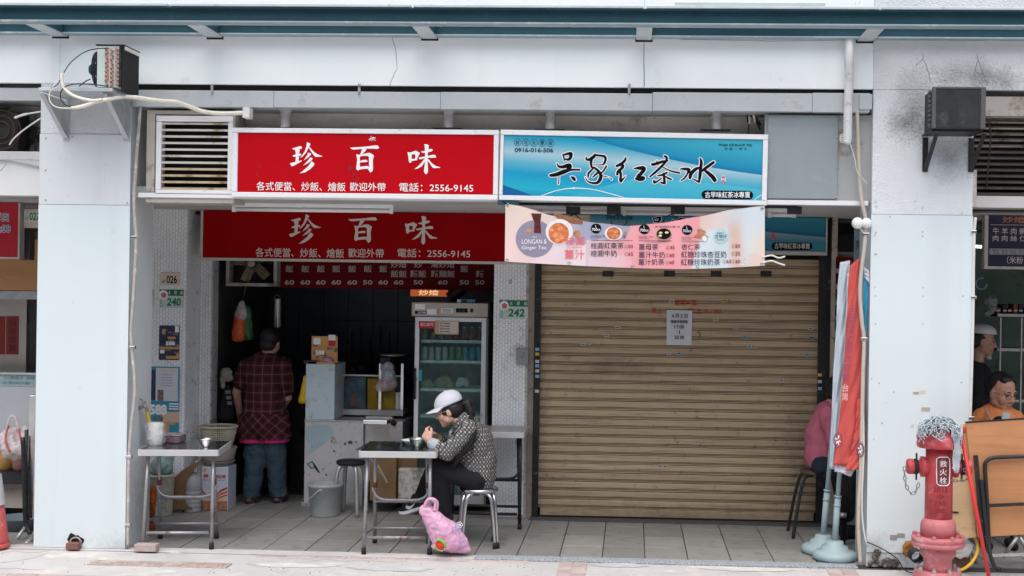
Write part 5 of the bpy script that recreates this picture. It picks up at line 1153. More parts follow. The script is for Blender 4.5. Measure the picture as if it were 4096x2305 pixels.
MB().box(X2+.002, X3, YC+.04, YC+.56, Za, Zb).build('side_panel', STEELD, ct, bevel=.003)
x,y,z0,z1_ = R(1452,1682,1548,1708,YC-.14); MB().box(x, y, YC-.14, YC+.04, z0+.02, z1_).build('drop_shelf', STEEL, ct, bevel=.003); MB().box(x,y+.02,YC-.02,YC+.04,z1_+.001,z1_+.02).build('drop_shelf_hinge', STEELD, ct)
dk = P(1575,1692,YC+.03); MB().lathe([(.026,0),(.026,.01),(.014,.012),(.014,.03)], dk, 14, up=(0,-1,0)).build('gas_knob', BLACKM, ct)
# chips in the enamel
chip = MB(); random.seed(21)
for (px, py, s) in ((1402,1772,.028),(1380,1775,.018),(1425,1768,.014),(1330,1765,.02),(1252,1770,.018),(1250,1785,.012),(1335,1805,.013),(1425,1960,.022),(1305,1900,.012)):
    c = P(px, py, YC-.001); chip.poly([c+Vector((s*(.5+random.random()*.7)*math.cos(k*.785), 0, s*(.4+random.random()*.5)*math.sin(k*.785))) for k in range(8)])
tag(chip.build('enamel_chips', RUB, ct, fix=False), kind='stuff')
ch2 = MB().poly([P(x,y,YC-.0015) for x,y in ((1222,1705),(1262,1698),(1310,1700),(1332,1722),(1337,1742),(1318,1760),(1300,1775),(1262,1800),(1240,1815),(1228,1825),(1232,1800),(1250,1785),(1228,1770),(1222,1745))]); ch2.build('blue_enamel_patch', mat('pale_blue_enamel', (.36,.46,.50), .45, 0, .06, 8), ct, fix=False)
MB().poly([P(x,y,YC-.003) for x,y in ((1226,1855),(1250,1845),(1265,1865),(1280,1890),(1275,1893),(1258,1872),(1245,1876))]).build('tape_scrap', BLACKM, ct, fix=False)
MB().poly([P(x,y,YC-.004) for x,y in ((1232,1856),(1248,1850),(1257,1868),(1248,1874))]).build('tape_scrap', MATS['pale_blue_enamel'], ct, fix=False)
MB().poly([P(x,y,YC-.003) for x,y in ((1323,1750),(1338,1745),(1350,1775),(1332,1778))]).build('tape_scrap', STEELD, ct, fix=False)
# rack of rice sacks behind the cart
rk = thing('sack_rack', 'steel rack above the cart holding flattened blue and yellow rice sacks', 'rack', P(1480,1660,YC+.35)); Yk = YC+.30
MB().pbox(1365,1640,1612,1662,Yk,Yk+.25).build('rack_shelf', STEELD, rk)
for px in (1520, 1608): MB().pbox(px-5,1455,px+5,1640,Yk-.01,Yk+.01).build('rack_post', STEEL, rk)
MB().pbox(1368,1500,1612,1506,Yk+.02,Yk+.04).build('rack_rail', STEELD, rk); MB().pbox(1365,1506,1600,1640,Yk+.10,Yk+.12).build('rack_back', KW, rk)
def sack(label, pts, m):
    o = thing('rice_sack', label, 'sack', P(pts[0][0], pts[0][1], Yk+.05)); mb = MB()
    (x0,y0),(x1,y1) = pts
    mb.grid(lambda u,v: P(x0+(x1-x0)*u, y1+(y0-y1)*v, Yk+.05-.025*math.sin(math.pi*u)*math.sin(math.pi*v)-.004*math.sin(u*13+v*9)), 12, 10); mb.grid(lambda u,v: P(x0+(x1-x0)*u, y1+(y0-y1)*v, Yk+.075), 2, 2)
    mb.build('sack_body', m, o); return o
s1 = sack('dark teal printed rice sack lying flat in the rack', ((1370,1510),(1462,1638)), mat('teal_sack', (.06,.10,.12), .7, 0, .5, 12)); ptext('光米', 1403, 1580, 1420, 1625, Yk+.015, flat('sack_red', (.40,.06,.02)), s1, .02)
s2 = sack('mustard yellow rice sack beside the teal one', ((1470,1515),(1515,1638)), mat('mustard_sack', (.28,.17,.01), .75, 0, .15, 30, .3, 120)); s3 = sack('yellow rice sack with faint print at the right end of the rack', ((1526,1560),(1580,1638)), mat('yellow_sack', (.33,.22,.02), .75, 0, .15, 20, .3, 120)); ptext('米糧袋', 1535, 1580, 1570, 1596, Yk+.015, BRN, s3)
sack('white-edged paper sack at the end of the rack', ((1582,1570),(1604,1638)), PLASW)
bgm = thing('plastic_bag', 'clear bag with pink contents hung on the sack rack', 'bag', P(1550,1560,Yk-.05)); m = MB()
m.ball(P(1552,1530,Yk-.06), .085, .05, .07); m.cap(P(1552,1470,Yk-.05), .05, P(1552,1530,Yk-.06), .08); m.ball(P(1525,1545,Yk-.06), .05, .04, .05)
blob('bag_film', m, CLEARBAG, bgm, .012, 4, .03, .05)
m = MB(); m.ball(P(1550,1540,Yk-.055), .07, .035, .045); m.ball(P(1525,1535,Yk-.055), .04, .03, .04); blob('bag_contents', m, mat('pink_packing', (.36,.05,.10), .6, 0, .4, 30), bgm, .012, 4, .02, .04)
MB().pbox(1522,1457,1575,1482,Yk-.045,Yk-.040).build('printed_label', flat('blue_label', (.22,.22,.40)), bgm)
dsh = thing('metal_dish', 'thin steel dish balanced above the sack rack', 'dish', P(1565,1430,Yk)); MB().lathe([(.02,0),(.10,.012),(.115,.02),(.11,.022),(.02,.008)], P(1570,1428,Yk), 24).build('dish_body', STEELD, dsh)
MB().pbox(1520,1432,1560,1456,Yk+.02,Yk+.1).build('dish_stand', BLACKM, dsh)
# calendar box on the cabinet
cl_ = thing('calendar_box', 'colourful desk calendar reading 588 in a box on the pale blue cabinet', 'calendar', P(1295,1465,YC+.05)); Yc = YC+.03
patchwork(cl_, 1246,1345,1350,1450,Yc,8,[ORG,PHO,mat('green_photo_print',(.10,.17,.07),.6,0,.5,40),PHO,MATS['green_photo_print']],10)
MB().pbox(1247,1346,1349,1380,Yc-.006,Yc-.0055).build('poster_band', flat('bright_orange_print', (.60,.32,.10)), cl_)
MB().pbox(1254,1352,1282,1378,Yc-.0072,Yc-.0066).build('poster_band', SIGNW, cl_); ptext('588', 1262, 1402, 1298, 1420, Yc-.008, SIGNW, cl_, .05); MB().pbox(1314,1340,1342,1362,Yc-.009,Yc-.008).build('gift_card', SIGNW, cl_); MB().pbox(1314,1362,1342,1384,Yc-.009,Yc-.008).build('gift_card', flat('card_red', (.50,.02,.03)), cl_)
MB().pbox(1234,1448,1338,1464,Yc-.03,Yc+.15).build('box_tray', ORG, cl_); m = MB(); m.ball(P(1310,1440,Yc-.02), .05, .03, .028); blob('wrapped_packet', m, mat('pink_packet', (.40,.22,.34), .5, 0, .2, 20), cl_, .01, 3, .02, .03)
# yellow bag beside the cabinet
yb = thing('plastic_bag', 'yellow plastic bag hanging at the left side of the cabinet', 'bag', P(1212,1620,YC)); m = MB()
m.cap(P(1222,1510,YC+.02), .018, P(1210,1600,YC+.02), .035); m.cap(P(1205,1600,YC+.02), .02, P(1222,1600,YC+.02), .03); blob('bag_film', m, mat('yellow_bag_film', (.62,.40,.01), .5, 0, .1, 15), yb, .008, 4, .012, .03)
# ================================================================== kitchen fittings
mbd = thing('menu_board', 'dark maroon price board with white rice dish names inside the kitchen opening', 'menu board', P(1540,1157,2.25)); Ym = 2.25
MB().pbox(1115,1020,1968,1157,Ym,Ym+.03).build('board', MAROON, mbd); LM = mat('dim_white_lettering', (.52,.44,.42), .5, 0, .06, 20)
for k, (px, top, pr) in enumerate(((728,'飯','60'),(768,'飯','60'),(807,'飯','60'),(846,'飯','60'),(886,'飯','60'),(925,'飯','50'),(964,'飯','60'),(1003,'飯飯','60'),(1052,'麵飯','50'),(1114,'麵麵飯','60'),(1168,'飯','50'),(1207,'麵','50'))):
    c = px*1.59; w_ = 16*len(top); y0 = 1062 if k < 7 or k == 10 else 1082
    ptext(top, c-w_, y0, c+w_, y0+28, Ym-.002, LM, mbd, .008); ptext(pr, c-19, 1121, c+19, 1139, Ym-.002, LM, mbd, .02)
for c, s in ((1003,'炒燴'),(1052,'炒'),(1114,'湯炒燴')): w_ = 16*len(s); ptext(s, c*1.59-w_, 1046, c*1.59+w_, 1072, Ym-.002, LM, mbd, .008)
fn_ = thing('box_fan', 'greasy white square box fan in the upper left of the kitchen opening', 'fan', P(1005,1145,1.95)); Yx = 1.95
X0,X1,Z0,Z1 = R(903,960,1108,1146,Yx); f = MB(); FANM = mat('greasy_fan_plastic', (.34,.33,.29), .5, 0, .12, 8, dirt=((.10,.08,.05), .36, 9))
for (p0,p1,q0,q1) in ((X0,X1,Z0,Z0+.03),(X0,X0+.03,Z0+.03,Z1),(X1-.03,X1,Z0+.03,Z1)): f.box(p0,p1,Yx,Yx+.12,q0,q1)
f.build('fan_frame', FANM, fn_, bevel=.006); fc = Vector(((X0+X1)/2, Yx+.03, (Z0+Z1)/2)); f = MB()
for k in range(5): a = k*1.2566+.5; f.obox(fc+Vector((.09*math.cos(a),.02,.09*math.sin(a))), (math.cos(a),0,math.sin(a)), (-math.sin(a)*.8,.6,math.cos(a)*.8), (math.sin(a)*.6,.8,-math.cos(a)*.6), .08, .04, .003)
f.build('fan_blades', mat('grimy_blade', (.25,.19,.12), .5, 0, .3, 12), fn_); f = MB()
for k in range(24): a = k*.2618; f.tube([fc+Vector((.03*math.cos(a),-.02,.03*math.sin(a))), fc+Vector((.19*math.cos(a),-.02,.19*math.sin(a)))], .0025, 4)
f.build('fan_grille', BLACKM, fn_); MB().lathe([(.035,0),(.03,.02)], fc+Vector((0,-.03,0)), 14, up=(0,-1,0)).build('fan_hub', FANM, fn_)
ob = thing('hanging_bag', 'clear bag of orange packets hanging below the box fan', 'bag', P(970,1365,2.05)); m = MB(); m.cap(P(962,1260,2.05), .045, P(955,1330,2.05), .06); m.ball(P(955,1350,2.05), .06, .04, .04)
blob('orange_packets', m, mat('orange_red_packet', (.55,.09,.03), .5, 0, .35, 30), ob, .01, 3, .02, .03); m = MB(); m.cap(P(985,1240,2.08), .04, P(992,1340,2.08), .05); blob('green_packets', m, mat('dark_green_packet', (.04,.13,.05), .5, 0, .5, 25), ob, .01, 3, .02, .03)
m = MB(); m.cap(P(968,1215,2.05), .03, P(965,1260,2.05), .06); blob('bag_film', m, CLEARBAG, ob, .012, 3, .02, .04); MB().tube([P(972,1195,2.05), P(985,1140,1.98)], .002, 4).build('hook_wire', STEELD, ob)
pt = thing('hanging_pot', 'tall dented steel pot hanging in the dark of the kitchen', 'pot', P(1110,1310,2.6)); MB().lathe([(.001,0),(.055,0),(.06,.01),(.06,.26),(.063,.265)], P(1108,1312,2.6), 20, cap=False).build('pot_body', STEEL, pt); MB().tube(bez([P(1092,1200,2.6),P(1108,1180,2.6),P(1126,1200,2.6)],5), .004, 6).build('pot_handle', STEELD, pt)
vg = thing('hanging_rag', 'grey crumpled rag hung beside the dark kitchen doorway', 'rag', P(905,1520,1.9)); m = MB(); m.ball(P(905,1490,1.92), .05,.03,.04); m.ball(P(915,1510,1.92), .04,.03,.04); m.cap(P(895,1500,1.92),.03,P(892,1545,1.92),.02); blob('rag_cloth', m, mat('grey_rag', (.24,.22,.20), .9, 0, .3, 20), vg, .01, 3, .03, .03)
dbg = thing('hanging_bag', 'black printed carrier bag hanging below the grey rag', 'bag', P(910,1640,1.95)); m = MB(); m.cap(P(910,1550,1.97), .03, P(905,1660,1.97), .07); blob('bag_film', m, BLACKCLOTH, dbg, .012, 3, .02, .05)
for k in range(3): MB().pbox(900+k*4,1562+k*22,922+k*3,1576+k*22,1.875,1.876).build('bag_print', flat('dim_grey_print',(.12,.12,.13)), dbg)
# clutter in the dark over the cart: wok lids, ladles, aprons
lad = thing('hanging_utensils', 'dark ladles and lids hanging on the kitchen back wall', 'utensils', P(1400,1400,3.3)); random.seed(9)
for k in range(6):
    c = P(1370+k*38, 1330+random.uniform(-25,25), 3.3); MB().tube([c, c-Vector((0,0,.35))], .008, 6).build('ladle_handle', BLACKM, lad); MB().ball(c-Vector((0,0,.42)), .07+.03*(k % 2), .03, .09).build('ladle_bowl', BLACKM, lad)
# second counter deep in the kitchen so that the floor does not run empty
kc = thing('kitchen_counter', 'dark stove counter deep in the kitchen behind the cart', 'counter', P(1500,1700,2.9)); MB().box(P(1180,1600,3.0).x, rx0+.05, 2.9, 3.5, .006, .85).build('counter_body', KW, kc); MB().box(P(1180,1600,3.0).x-.01, rx0+.06, 2.89, 3.5, .852, .88).build('counter_top', BLACKM, kc)
for k, px in enumerate((1420, 1560)): MB().lathe([(.02,0),(.17,.10),(.20,.16),(.19,.16),(.02,.02)], (P(px,1500,3.2).x,3.2,.882), 20).build('wok', BLACKM, kc)
# ================================================================== drinks fridge
YFR = 1.78
X0,X1,Z0,Z1 = R(1652,1214,1946,2046,YFR)
fg = thing('drinks_fridge', 'tall glass-door drinks fridge with beige header beside the tiled column', 'fridge', ((X0+X1)/2, YFR+.3, 0)); zh = P(1800,1268,YFR).z
FB = mat('aged_fridge_beige', (.44,.39,.34), .5, 0, .06, 6, dirt=((.2,.16,.12), .27, 10))
bdy = MB().box(X0, X0+.025, YFR+.04, YFR+.6, .04, zh-.002).box(X1-.025, X1, YFR+.04, YFR+.6, .04, zh-.002).box(X0+.026, X1-.026, YFR+.57, YFR+.6, .04, zh-.002).box(X0+.026, X1-.026, YFR+.04, YFR+.569, .04, .10)
bdy.build('cabinet', mat('grey_fridge_cabinet', (.36,.38,.38), .5, 0, .08, 6), fg)
hx0,hx1,hz0,hz1 = R(1647,1212,1951,1267,YFR-.02); MB().box(hx0, hx1, YFR-.02, YFR+.6, hz0, hz1).build('header', FB, fg, bevel=.004)
gx0,gx1 = P(1675,1500,YFR).x, P(1924,1500,YFR).x; gz1 = P(1800,1287,YFR).z
f = MB()
for (p0,p1,q0,q1) in ((X0+.01,X1-.01,gz1,zh-.004),(X0+.01,gx0,.06,gz1),(gx1,X1-.01,.06,gz1),(gx0,gx1,.06,.14)): f.box(p0,p1,YFR-.005,YFR+.035,q0,q1)
f.build('door_frame', mat('brushed_aluminium', (.60,.61,.63), .35, .5, .05, 9, dirt=((.16,.15,.15), .25, 14)), fg, bevel=.002)
MB().box(gx0, gx1, YFR+.010, YFR+.014, .14, gz1).build('door_glass', GLASS, fg)
hp0, hp1 = P(1659,1480,YFR-.03), P(1658,1590,YFR-.03); MB().tube(bez([hp0+Vector((0,.025,0)), hp0, (hp0+hp1)/2, hp1, hp1+Vector((0,.025,0))], 4), .009, 8).build('door_handle', RUBBER, fg)
for k, py in enumerate((1366, 1447, 1560, 1665, 1760)): 
    z = P(1800,py,YFR+.1).z; MB().box(gx0+.004, gx1-.004, YFR+.07, YFR+.55, z-.012, z+.012).build('shelf', mat('white_shelf_plastic', (.66,.70,.70), .5, 0, .05, 9), fg)
DRK = [flat('can_silver', (.42,.43,.45), .35), flat('can_green', (.06,.22,.10), .35), flat('can_teal', (.02,.26,.34), .35), flat('bottle_amber', (.30,.16,.04), .3), flat('bottle_red', (.30,.03,.04), .3)]
random.seed(13)
for row, (py, cols, hh, rr) in enumerate(((1366, [3,3,3,3,4,4,4,4], .10, .020), (1447, [0,0,0,0,1,1,2,2,2], .11, .024))):
    z = P(1800,py,YFR+.1).z+.013; n_ = len(cols)
    for k, ci in enumerate(cols):
        x = gx0+.03+(gx1-gx0-.06)*k/(n_-1); t = thing('drink_can' if row else 'drink_bottle', ('%s drink can, %s on the second fridge shelf' % (('silver','green','teal')[ci], ('first','second','third','fourth','fifth','sixth','seventh','eighth','ninth')[k]+' from the left')) if row else ('%s bottle, %s on the top fridge shelf' % ('amber' if ci == 3 else 'red', ('first','second','third','fourth','fifth','sixth','seventh','eighth')[k]+' from the left')), 'can' if row else 'bottle', (x, YFR+.11, z), 'drinks in the fridge')
        if row: MB().lathe([(rr*.8,0),(rr,.008),(rr,hh-.012),(rr*.78,hh),(.001,hh-.003)], (x,YFR+.11,z), 14).build('can_body', DRK[ci], t); MB().lathe([(rr*.8,hh-.001),(rr*.8,hh+.002)], (x,YFR+.11,z), 14).build('can_lid', STEEL, t)
        else: MB().lathe([(rr*.9,0),(rr,.01),(rr,hh*.55),(rr*.4,hh*.8),(rr*.35,hh)], (x,YFR+.11,z), 12).build('bottle_body', DRK[ci], t); MB().lathe([(rr*.4,hh),(rr*.4,hh+.012)], (x,YFR+.11,z), 10).build('bottle_cap', SIGNW, t)
for k, (px, py, r_, m, lab, nm) in enumerate(((1708,1535,.045,mat('cabbage_green',(.22,.34,.14),.6,0,.3,25),'green vegetable bundle on the third fridge shelf','vegetable_bundle'),(1775,1535,.075,mat('noodle_bag_tan',(.26,.25,.15),.5,0,.3,12),'tan bag of noodles on the third fridge shelf','noodle_bag'),(1850,1528,.045,mat('white_bowl_stack',(.5,.52,.53),.4,0,.1,9),'white wrapped bowls on the third fridge shelf','bowl_stack'),(1860,1645,.06,CLEARBAG,'clear crumpled food bag on the fourth fridge shelf','food_bag'))):
    t = thing(nm, lab, 'food', P(px,py+30,YFR+.15)); m_ = MB(); m_.ball(P(px,py,YFR+.15), r_, r_*.8, r_*.9); m_.ball(P(px+14,py+6,YFR+.15), r_*.7, r_*.6, r_*.7); m_.ball(P(px-12,py+8,YFR+.14), r_*.7,r_*.6,r_*.7); blob('food_lump', m_, m, t, .01, 3, .03, .03)
# stickers and display on the fridge
for (a,b_,c,d,m,nm) in ((1660,1216,1700,1238,SIGNW,'sticker'),(1660,1245,1706,1256,INK,'maker_plate'),(1708,1236,1746,1258,SIGNW,'sticker'),(1748,1236,1757,1257,ORG,'sticker'),(1764,1234,1810,1253,SIGNW,'sticker'),(1824,1234,1870,1251,INK,'display'),(1881,1235,1893,1250,BLACKM,'switch')): MB().pbox(a,b_,c,d,YFR-.024,YFR-.0205).build(nm, m, fg)
ptext('DAYTIME', 1671, 1247, 1703, 1254, YFR-.0255, SIGNW, fg, .02); ptext('□ 16°', 1834, 1239, 1862, 1247, YFR-.0255, flat('dim_cyan_digits', (.04,.20,.26)), fg)
for k in range(3): MB().pbox(1768,1238+k*5,1805,1240+k*5,YFR-.0255,YFR-.0245).build('sticker_print', INKB, fg)
MB().pbox(1675,1286,1740,1314,YFR-.008,YFR-.0055).build('payment_sticker', flat('payment_red', (.50,.015,.03)), fg); ptext('街口支付', 1681, 1291, 1734, 1305, YFR-.009, SIGNW, fg, .01)
MB().pbox(1739,1283,1835,1338,YFR-.009,YFR-.0056).build('meat_notice', flat('notice_peach', (.50,.32,.26)), fg); MB().pbox(1757,1287,1831,1334,YFR-.0105,YFR-.0095).build('notice_panel', flat('notice_cream', (.58,.53,.47)), fg)
for k, s in enumerate(('雞肉','豬肉','牛肉','羊肉')): ptext(s, 1760, 1290+k*11, 1774, 1298+k*11, YFR-.011, INK, fg, .03); MB().pbox(1776,1292+k*11,1800,1296+k*11,YFR-.0112,YFR-.0108).build('notice_print', BRN, fg)
MB().pbox(1676,1480,1687,1525,YFR-.0075,YFR-.0055).build('sticker', flat('cyan_sticker', (.04,.30,.40)), fg)
ft_ = thing('tissue_box', 'small blue and white tissue box on top of the fridge', 'box', P(1865,1212,YFR+.05)); MB().pbox(1828,1198,1902,1214,YFR+.03,YFR+.14).build('box_body', flat('tissue_box_blue', (.08,.30,.38)), ft_, bevel=.003); MB().pbox(1846,1200,1868,1212,YFR+.027,YFR+.0295).build('box_print', NAV, ft_); MB().pbox(1829,1199,1842,1213,YFR+.027,YFR+.0295).build('box_print', SIGNW, ft_)
lt_ = thing('lit_food_sign', 'small glowing orange food sign above the fridge in the dark', 'sign', P(1710,1190,2.5)); MB().pbox(1642,1156,1790,1186,2.5,2.53).build('sign_panel', mat('glowing_food_sign', (.20,.04,.02), .5, 0, .6, 14, emit=(.8,.16,.05,.25)), lt_); ptext('炒燴', 1675, 1160, 1755, 1182, 2.496, mat('glowing_sign_letters', (.5,.4,.2), .5, emit=(.9,.6,.3,.5)), lt_, .02)
dv = thing('flexible_duct', 'crinkled silver exhaust duct above the fridge', 'duct', P(1870,1190,2.4)); m = MB(); a = P(1800,1195,2.4); b_ = P(1850,1150,2.4); m.tube([a*(1-k/24)+b_*(k/24) for k in range(25)], [.055+.006*(k % 2) for k in range(25)], 14); m.build('duct_tube', mat('dull_foil', (.10,.10,.11), .4, .6), dv)
# boxes under the table
gb = thing('weathered_board', 'mouldy grey polystyrene board leaning against the fridge foot', 'board', P(1650,2015,1.5)); MB().pbox(1592,1875,1790,2016,1.50,1.56).build('board_body', mat('mouldy_polystyrene', (.40,.38,.35), .85, 0, .12, 8, .3, 50, dirt=[((.07,.065,.06), .42, 6), ((.2,.19,.17),.4,20)]), gb, bevel=.015)
cbx = thing('cardboard_box', 'brown cardboard box standing behind the woman\'s table', 'box', P(1540,2010,1.6)); MB().pbox(1480,1800,1585,2003,1.62,1.85).build('box_body', CARD, cbx, bevel=.003); MB().pbox(1540,1801,1668,1880,1.70,1.80).build('box_flap', CARD, cbx)
plk = thing('wood_scraps', 'splintered wooden slats leaning behind the table leg', 'wood', P(1500,2000,1.4))
for k in range(4): MB().bar(P(1482+k*9,1838+k*8,1.45), P(1520+k*9,1900+k*10,1.5), .03, .012).build('slat', mat('pale_splintered_wood', (.36,.30,.24), .85, 0, .2, 20), plk)
# ================================================================== things on and under the left table
def bowl(label, c, r_, h, m, nm='bowl', cat='bowl'):
    t = thing(nm, label, cat, c); MB().lathe([(.001,.004),(r_*.42,.0),(r_*.45,.006),(r_*.78,h*.45),(r_*.97,h*.92),(r_,h),(r_*.96,h-.001),(r_*.75,h*.45),(r_*.40,.012),(.001,.010)], c, 28, cap=False).build('bowl_body', m, t); return t
c = P(825,1768,.20); bowl('small stainless bowl on the left folding table', (c.x, .20, HA), .058, .062, STEEL)
cp = P(618,1770,.22); t = thing('chopstick_pot', 'white chopstick pot wrapped in a clear plastic bag', 'pot', (cp.x, .24, HA))
MB().lathe([(.001,.002),(.045,.0),(.048,.01),(.052,.165),(.050,.165),(.045,.012),(.001,.012)], (cp.x,.24,HA), 22, cap=False).build('pot_body', mat('pot_white_enamel', (.62,.62,.60), .4, 0, .05, 9), t)
random.seed(4)
for k in range(9): a = random.uniform(0,6.28); MB().tube([(cp.x+.02*math.cos(a),.24+.02*math.sin(a),HA+.02),(cp.x+.03*math.cos(a)+.02,.24+.03*math.sin(a),HA+.20+random.uniform(0,.02))], .0035, 5).build('chopstick', BLACKM, t)
m = MB(); m.cap((cp.x+.005,.24,HA+.06), .072, (cp.x,.24,HA+.14), .066); m.cap((cp.x-.06,.24,HA+.14), .02, (cp.x-.03,.24,HA+.20), .012); blob('bag_film', m, glassy('hazy_bag_film', (.70,.72,.74), .30, .25), t, .010, 2, .022, .03, cut=[(Vector((0,0,HA+.003)), Vector((0,0,-1))), (Vector((0,0,HA+.175)), Vector((0,0,1)))])
x0,x1,_,_ = R(656,1735,732,1768,.42); t = thing('plastic_tub', 'purplish clear plastic lunch tub on the left folding table', 'tub', ((x0+x1)/2,.42,HA)); TUB = glassy('purple_tub_plastic', (.22,.13,.17), .75, .2); MB().box(x0,x1,.34,.50,HA+.002,HA+.055).build('tub_body', TUB, t, bevel=.012); MB().box(x0-.006,x1+.006,.334,.506,HA+.056,HA+.066).build('tub_lid', glassy('tub_lid_plastic', (.42,.32,.35), .6, .2), t, bevel=.004)
# stack by the doorway: oil tin, tray, basin, basket
Yt = 1.60
X0,X1,Z0,Z1 = R(806,1868,912,2034,Yt); ot = thing('oil_tin', 'square white and red cooking oil tin under the left table', 'tin', ((X0+X1)/2, Yt+.1, 0)); Z0 = .001; d_ = .22
TIN = mat('white_tin_print', (.56,.56,.66), .4, .1, .04, 8); MB().box(X0,X1,Yt,Yt+d_,Z0,Z1).build('tin_body', TIN, ot, bevel=.005)
wd, hh = X1-X0, Z1-Z0; tr_ = flat('tin_red', (.40,.02,.03)); tc_ = flat('tin_cream', (.60,.46,.34))
def tinpoly(pts, m, l): MB().poly([(X0+wd*a, Yt-l, Z0+hh*b_) for a, b_ in pts]).build('tin_print', m, ot, fix=False)
tinpoly([(.02,.02),(.98,.02),(.98,.50),(.75,.44),(.55,.33),(.35,.27),(.15,.33),(.02,.42)], tc_, .0012)
tinpoly([(.02,.42),(.15,.33),(.35,.27),(.55,.33),(.75,.44),(.98,.50),(.98,.545),(.75,.49),(.55,.37),(.35,.31),(.15,.38),(.02,.47)], tr_, .002)
tinpoly([(.55,.28),(.75,.37),(.98,.42),(.98,.45),(.75,.40),(.55,.31)], tr_, .0024); tinpoly([(.60,.24),(.75,.30),(.98,.35),(.98,.375),(.75,.33),(.60,.265)], tr_, .0024)
tag(MB().box(X0+.004,X1-.004,Yt-.0035,Yt-.003,Z0+.004,Z0+hh*.22).build('nut_print', mat('peanut_print', (.36,.16,.10), .5, 0, .6, 70), ot))
text_on('福', ((X0+wd*.07,Yt-.003,Z0+hh*.83),(X0+wd*.25,Yt-.003,Z0+hh*.83),(X0+wd*.25,Yt-.003,Z0+hh*.74),(X0+wd*.07,Yt-.003,Z0+hh*.74)), tr_, ot, .03)
text_on('沙拉油', ((X0+wd*.42,Yt-.003,Z0+hh*.83),(X0+wd*.90,Yt-.003,Z0+hh*.83),(X0+wd*.90,Yt-.003,Z0+hh*.74),(X0+wd*.42,Yt-.003,Z0+hh*.74)), tr_, ot, .03)
MB().box(X0+wd*.06,X0+wd*.17,Yt-.0025,Yt-.001,Z0+hh*.88,Z0+hh*.97).build('tin_emblem', ORG, ot)
text_on('Peanut Salad Oil', ((X0+wd*.07,Yt-.003,Z0+hh*.715),(X0+wd*.88,Yt-.003,Z0+hh*.715),(X0+wd*.88,Yt-.003,Z0+hh*.685),(X0+wd*.07,Yt-.003,Z0+hh*.685)), tr_, ot)
xm = X0+wd*.45; ym = Yt+.11
t = thing('shallow_tray', 'shallow olive plastic tray lying on the oil tin', 'tray', (xm,ym,Z1)); MB().lathe([(.001,.002),(.115,.002),(.135,.035),(.142,.04),(.137,.044),(.11,.008),(.001,.008)], (xm,ym,Z1), 26, cap=False).build('tray_body', mat('olive_tray', (.26,.25,.21), .6, 0, .1, 9), t)
zb = Z1+.042; zt = P(860,1788,Yt+.1).z
t = thing('basin', 'cream plastic basin resting on the olive tray', 'basin', (xm,ym,zb)); MB().lathe([(.001,.002),(.12,.002),(.13,.01),(.150,zt-zb-.012),(.158,zt-zb),(.15,zt-zb),(.12,.012),(.001,.012)], (xm,ym,zb), 28, cap=False).build('basin_body', mat('cream_basin', (.42,.36,.31), .6, 0, .08, 9, dirt=((.24,.2,.17), .3, 8)), t)
zk = zt+.002; zk1 = P(862,1702,Yt+.1).z; t = thing('mesh_basket', 'cream plastic colander basket on top of the basin', 'basket', (xm,ym,zk)); BASK = mat('cream_colander', (.50,.46,.36), .6, 0, .06, 9)
m = MB(); hB = zk1-zk
for k in range(11): f_ = k/10; m.tube([(xm+(.115+.035*f_)*math.cos(a*.1745), ym+(.115+.035*f_)*math.sin(a*.1745), zk+.005+(hB-.02)*f_) for a in range(36)], .0032, 4, closed=True)
for k in range(60): a = k*.10472; m.tube([(xm+.115*math.cos(a),ym+.115*math.sin(a),zk+.005),(xm+.150*math.cos(a),ym+.150*math.sin(a),zk+hB-.015)], .0026, 4)
tag(m.build('basket_mesh', BASK, t), kind='stuff'); MB().lathe([(.001,0),(.115,0),(.115,.006),(.001,.006)], (xm,ym,zk), 24).build('basket_base', BASK, t); MB().tube([(xm+.155*math.cos(a*.1745), ym+.155*math.sin(a*.1745), zk+hB-.008) for a in range(36)], .009, 8, closed=True).build('basket_rim', BASK, t)
# jug, cardboard, white tub with greens
Yj = 1.52; c = G(772,2012); zt = P(772,1900,Yj).z; xj = P(770,1950,Yj).x
t = thing('plastic_jug', 'ribbed white plastic jug with red cap in the shade under the left table', 'jug', (xj,Yj,0)); JUG = mat('milky_jug_plastic', (.36,.36,.37), .5, 0, .06, 9)
pr = [(.001,.001),(.068,.001),(.072,.01)]; 
for k in range(5): pr += [(.072,.03+k*.035),(.066,.037+k*.035),(.072,.045+k*.035)]
pr += [(.070,zt-.03),(.055,zt-.005),(.02,zt+.01),(.02,zt+.03)]
MB().lathe(pr, (xj,Yj,0), 22, cap=False).build('jug_body', JUG, t); MB().lathe([(.024,zt+.022),(.024,zt+.045),(.001,zt+.045)], (xj,Yj,0), 14).build('jug_cap', flat('cap_red',(.40,.03,.03)), t); MB().tube(bez([(xj+.02,Yj-.01,zt+.03),(xj+.03,Yj-.02,zt+.09),(xj+.035,Yj-.01,zt+.12)],4), [.02,.018,.015,.012,.010,.009,.008,.006,.005], 8).build('funnel', PLASW, t)
t = thing('cardboard_sheet', 'folded brown cardboard standing under the left table', 'cardboard', P(720,2035,1.42))
MB().prism([P(678,2040,1.44),P(700,1910,1.44),P(725,1885,1.44),P(775,1852,1.44),P(800,1846,1.44),P(760,1900,1.44),P(742,1930,1.44),P(735,2012,1.44),P(770,2036,1.44)], (0,.012,0)).build('card_sheet', CARD, t)
c = P(635,2036,1.1); t = thing('white_tub', 'white plastic tub with a bag of greens behind the left table leg', 'tub', (c.x,1.34,0)); zt = P(640,1895,1.34).z; xt_ = P(645,1960,1.34).x
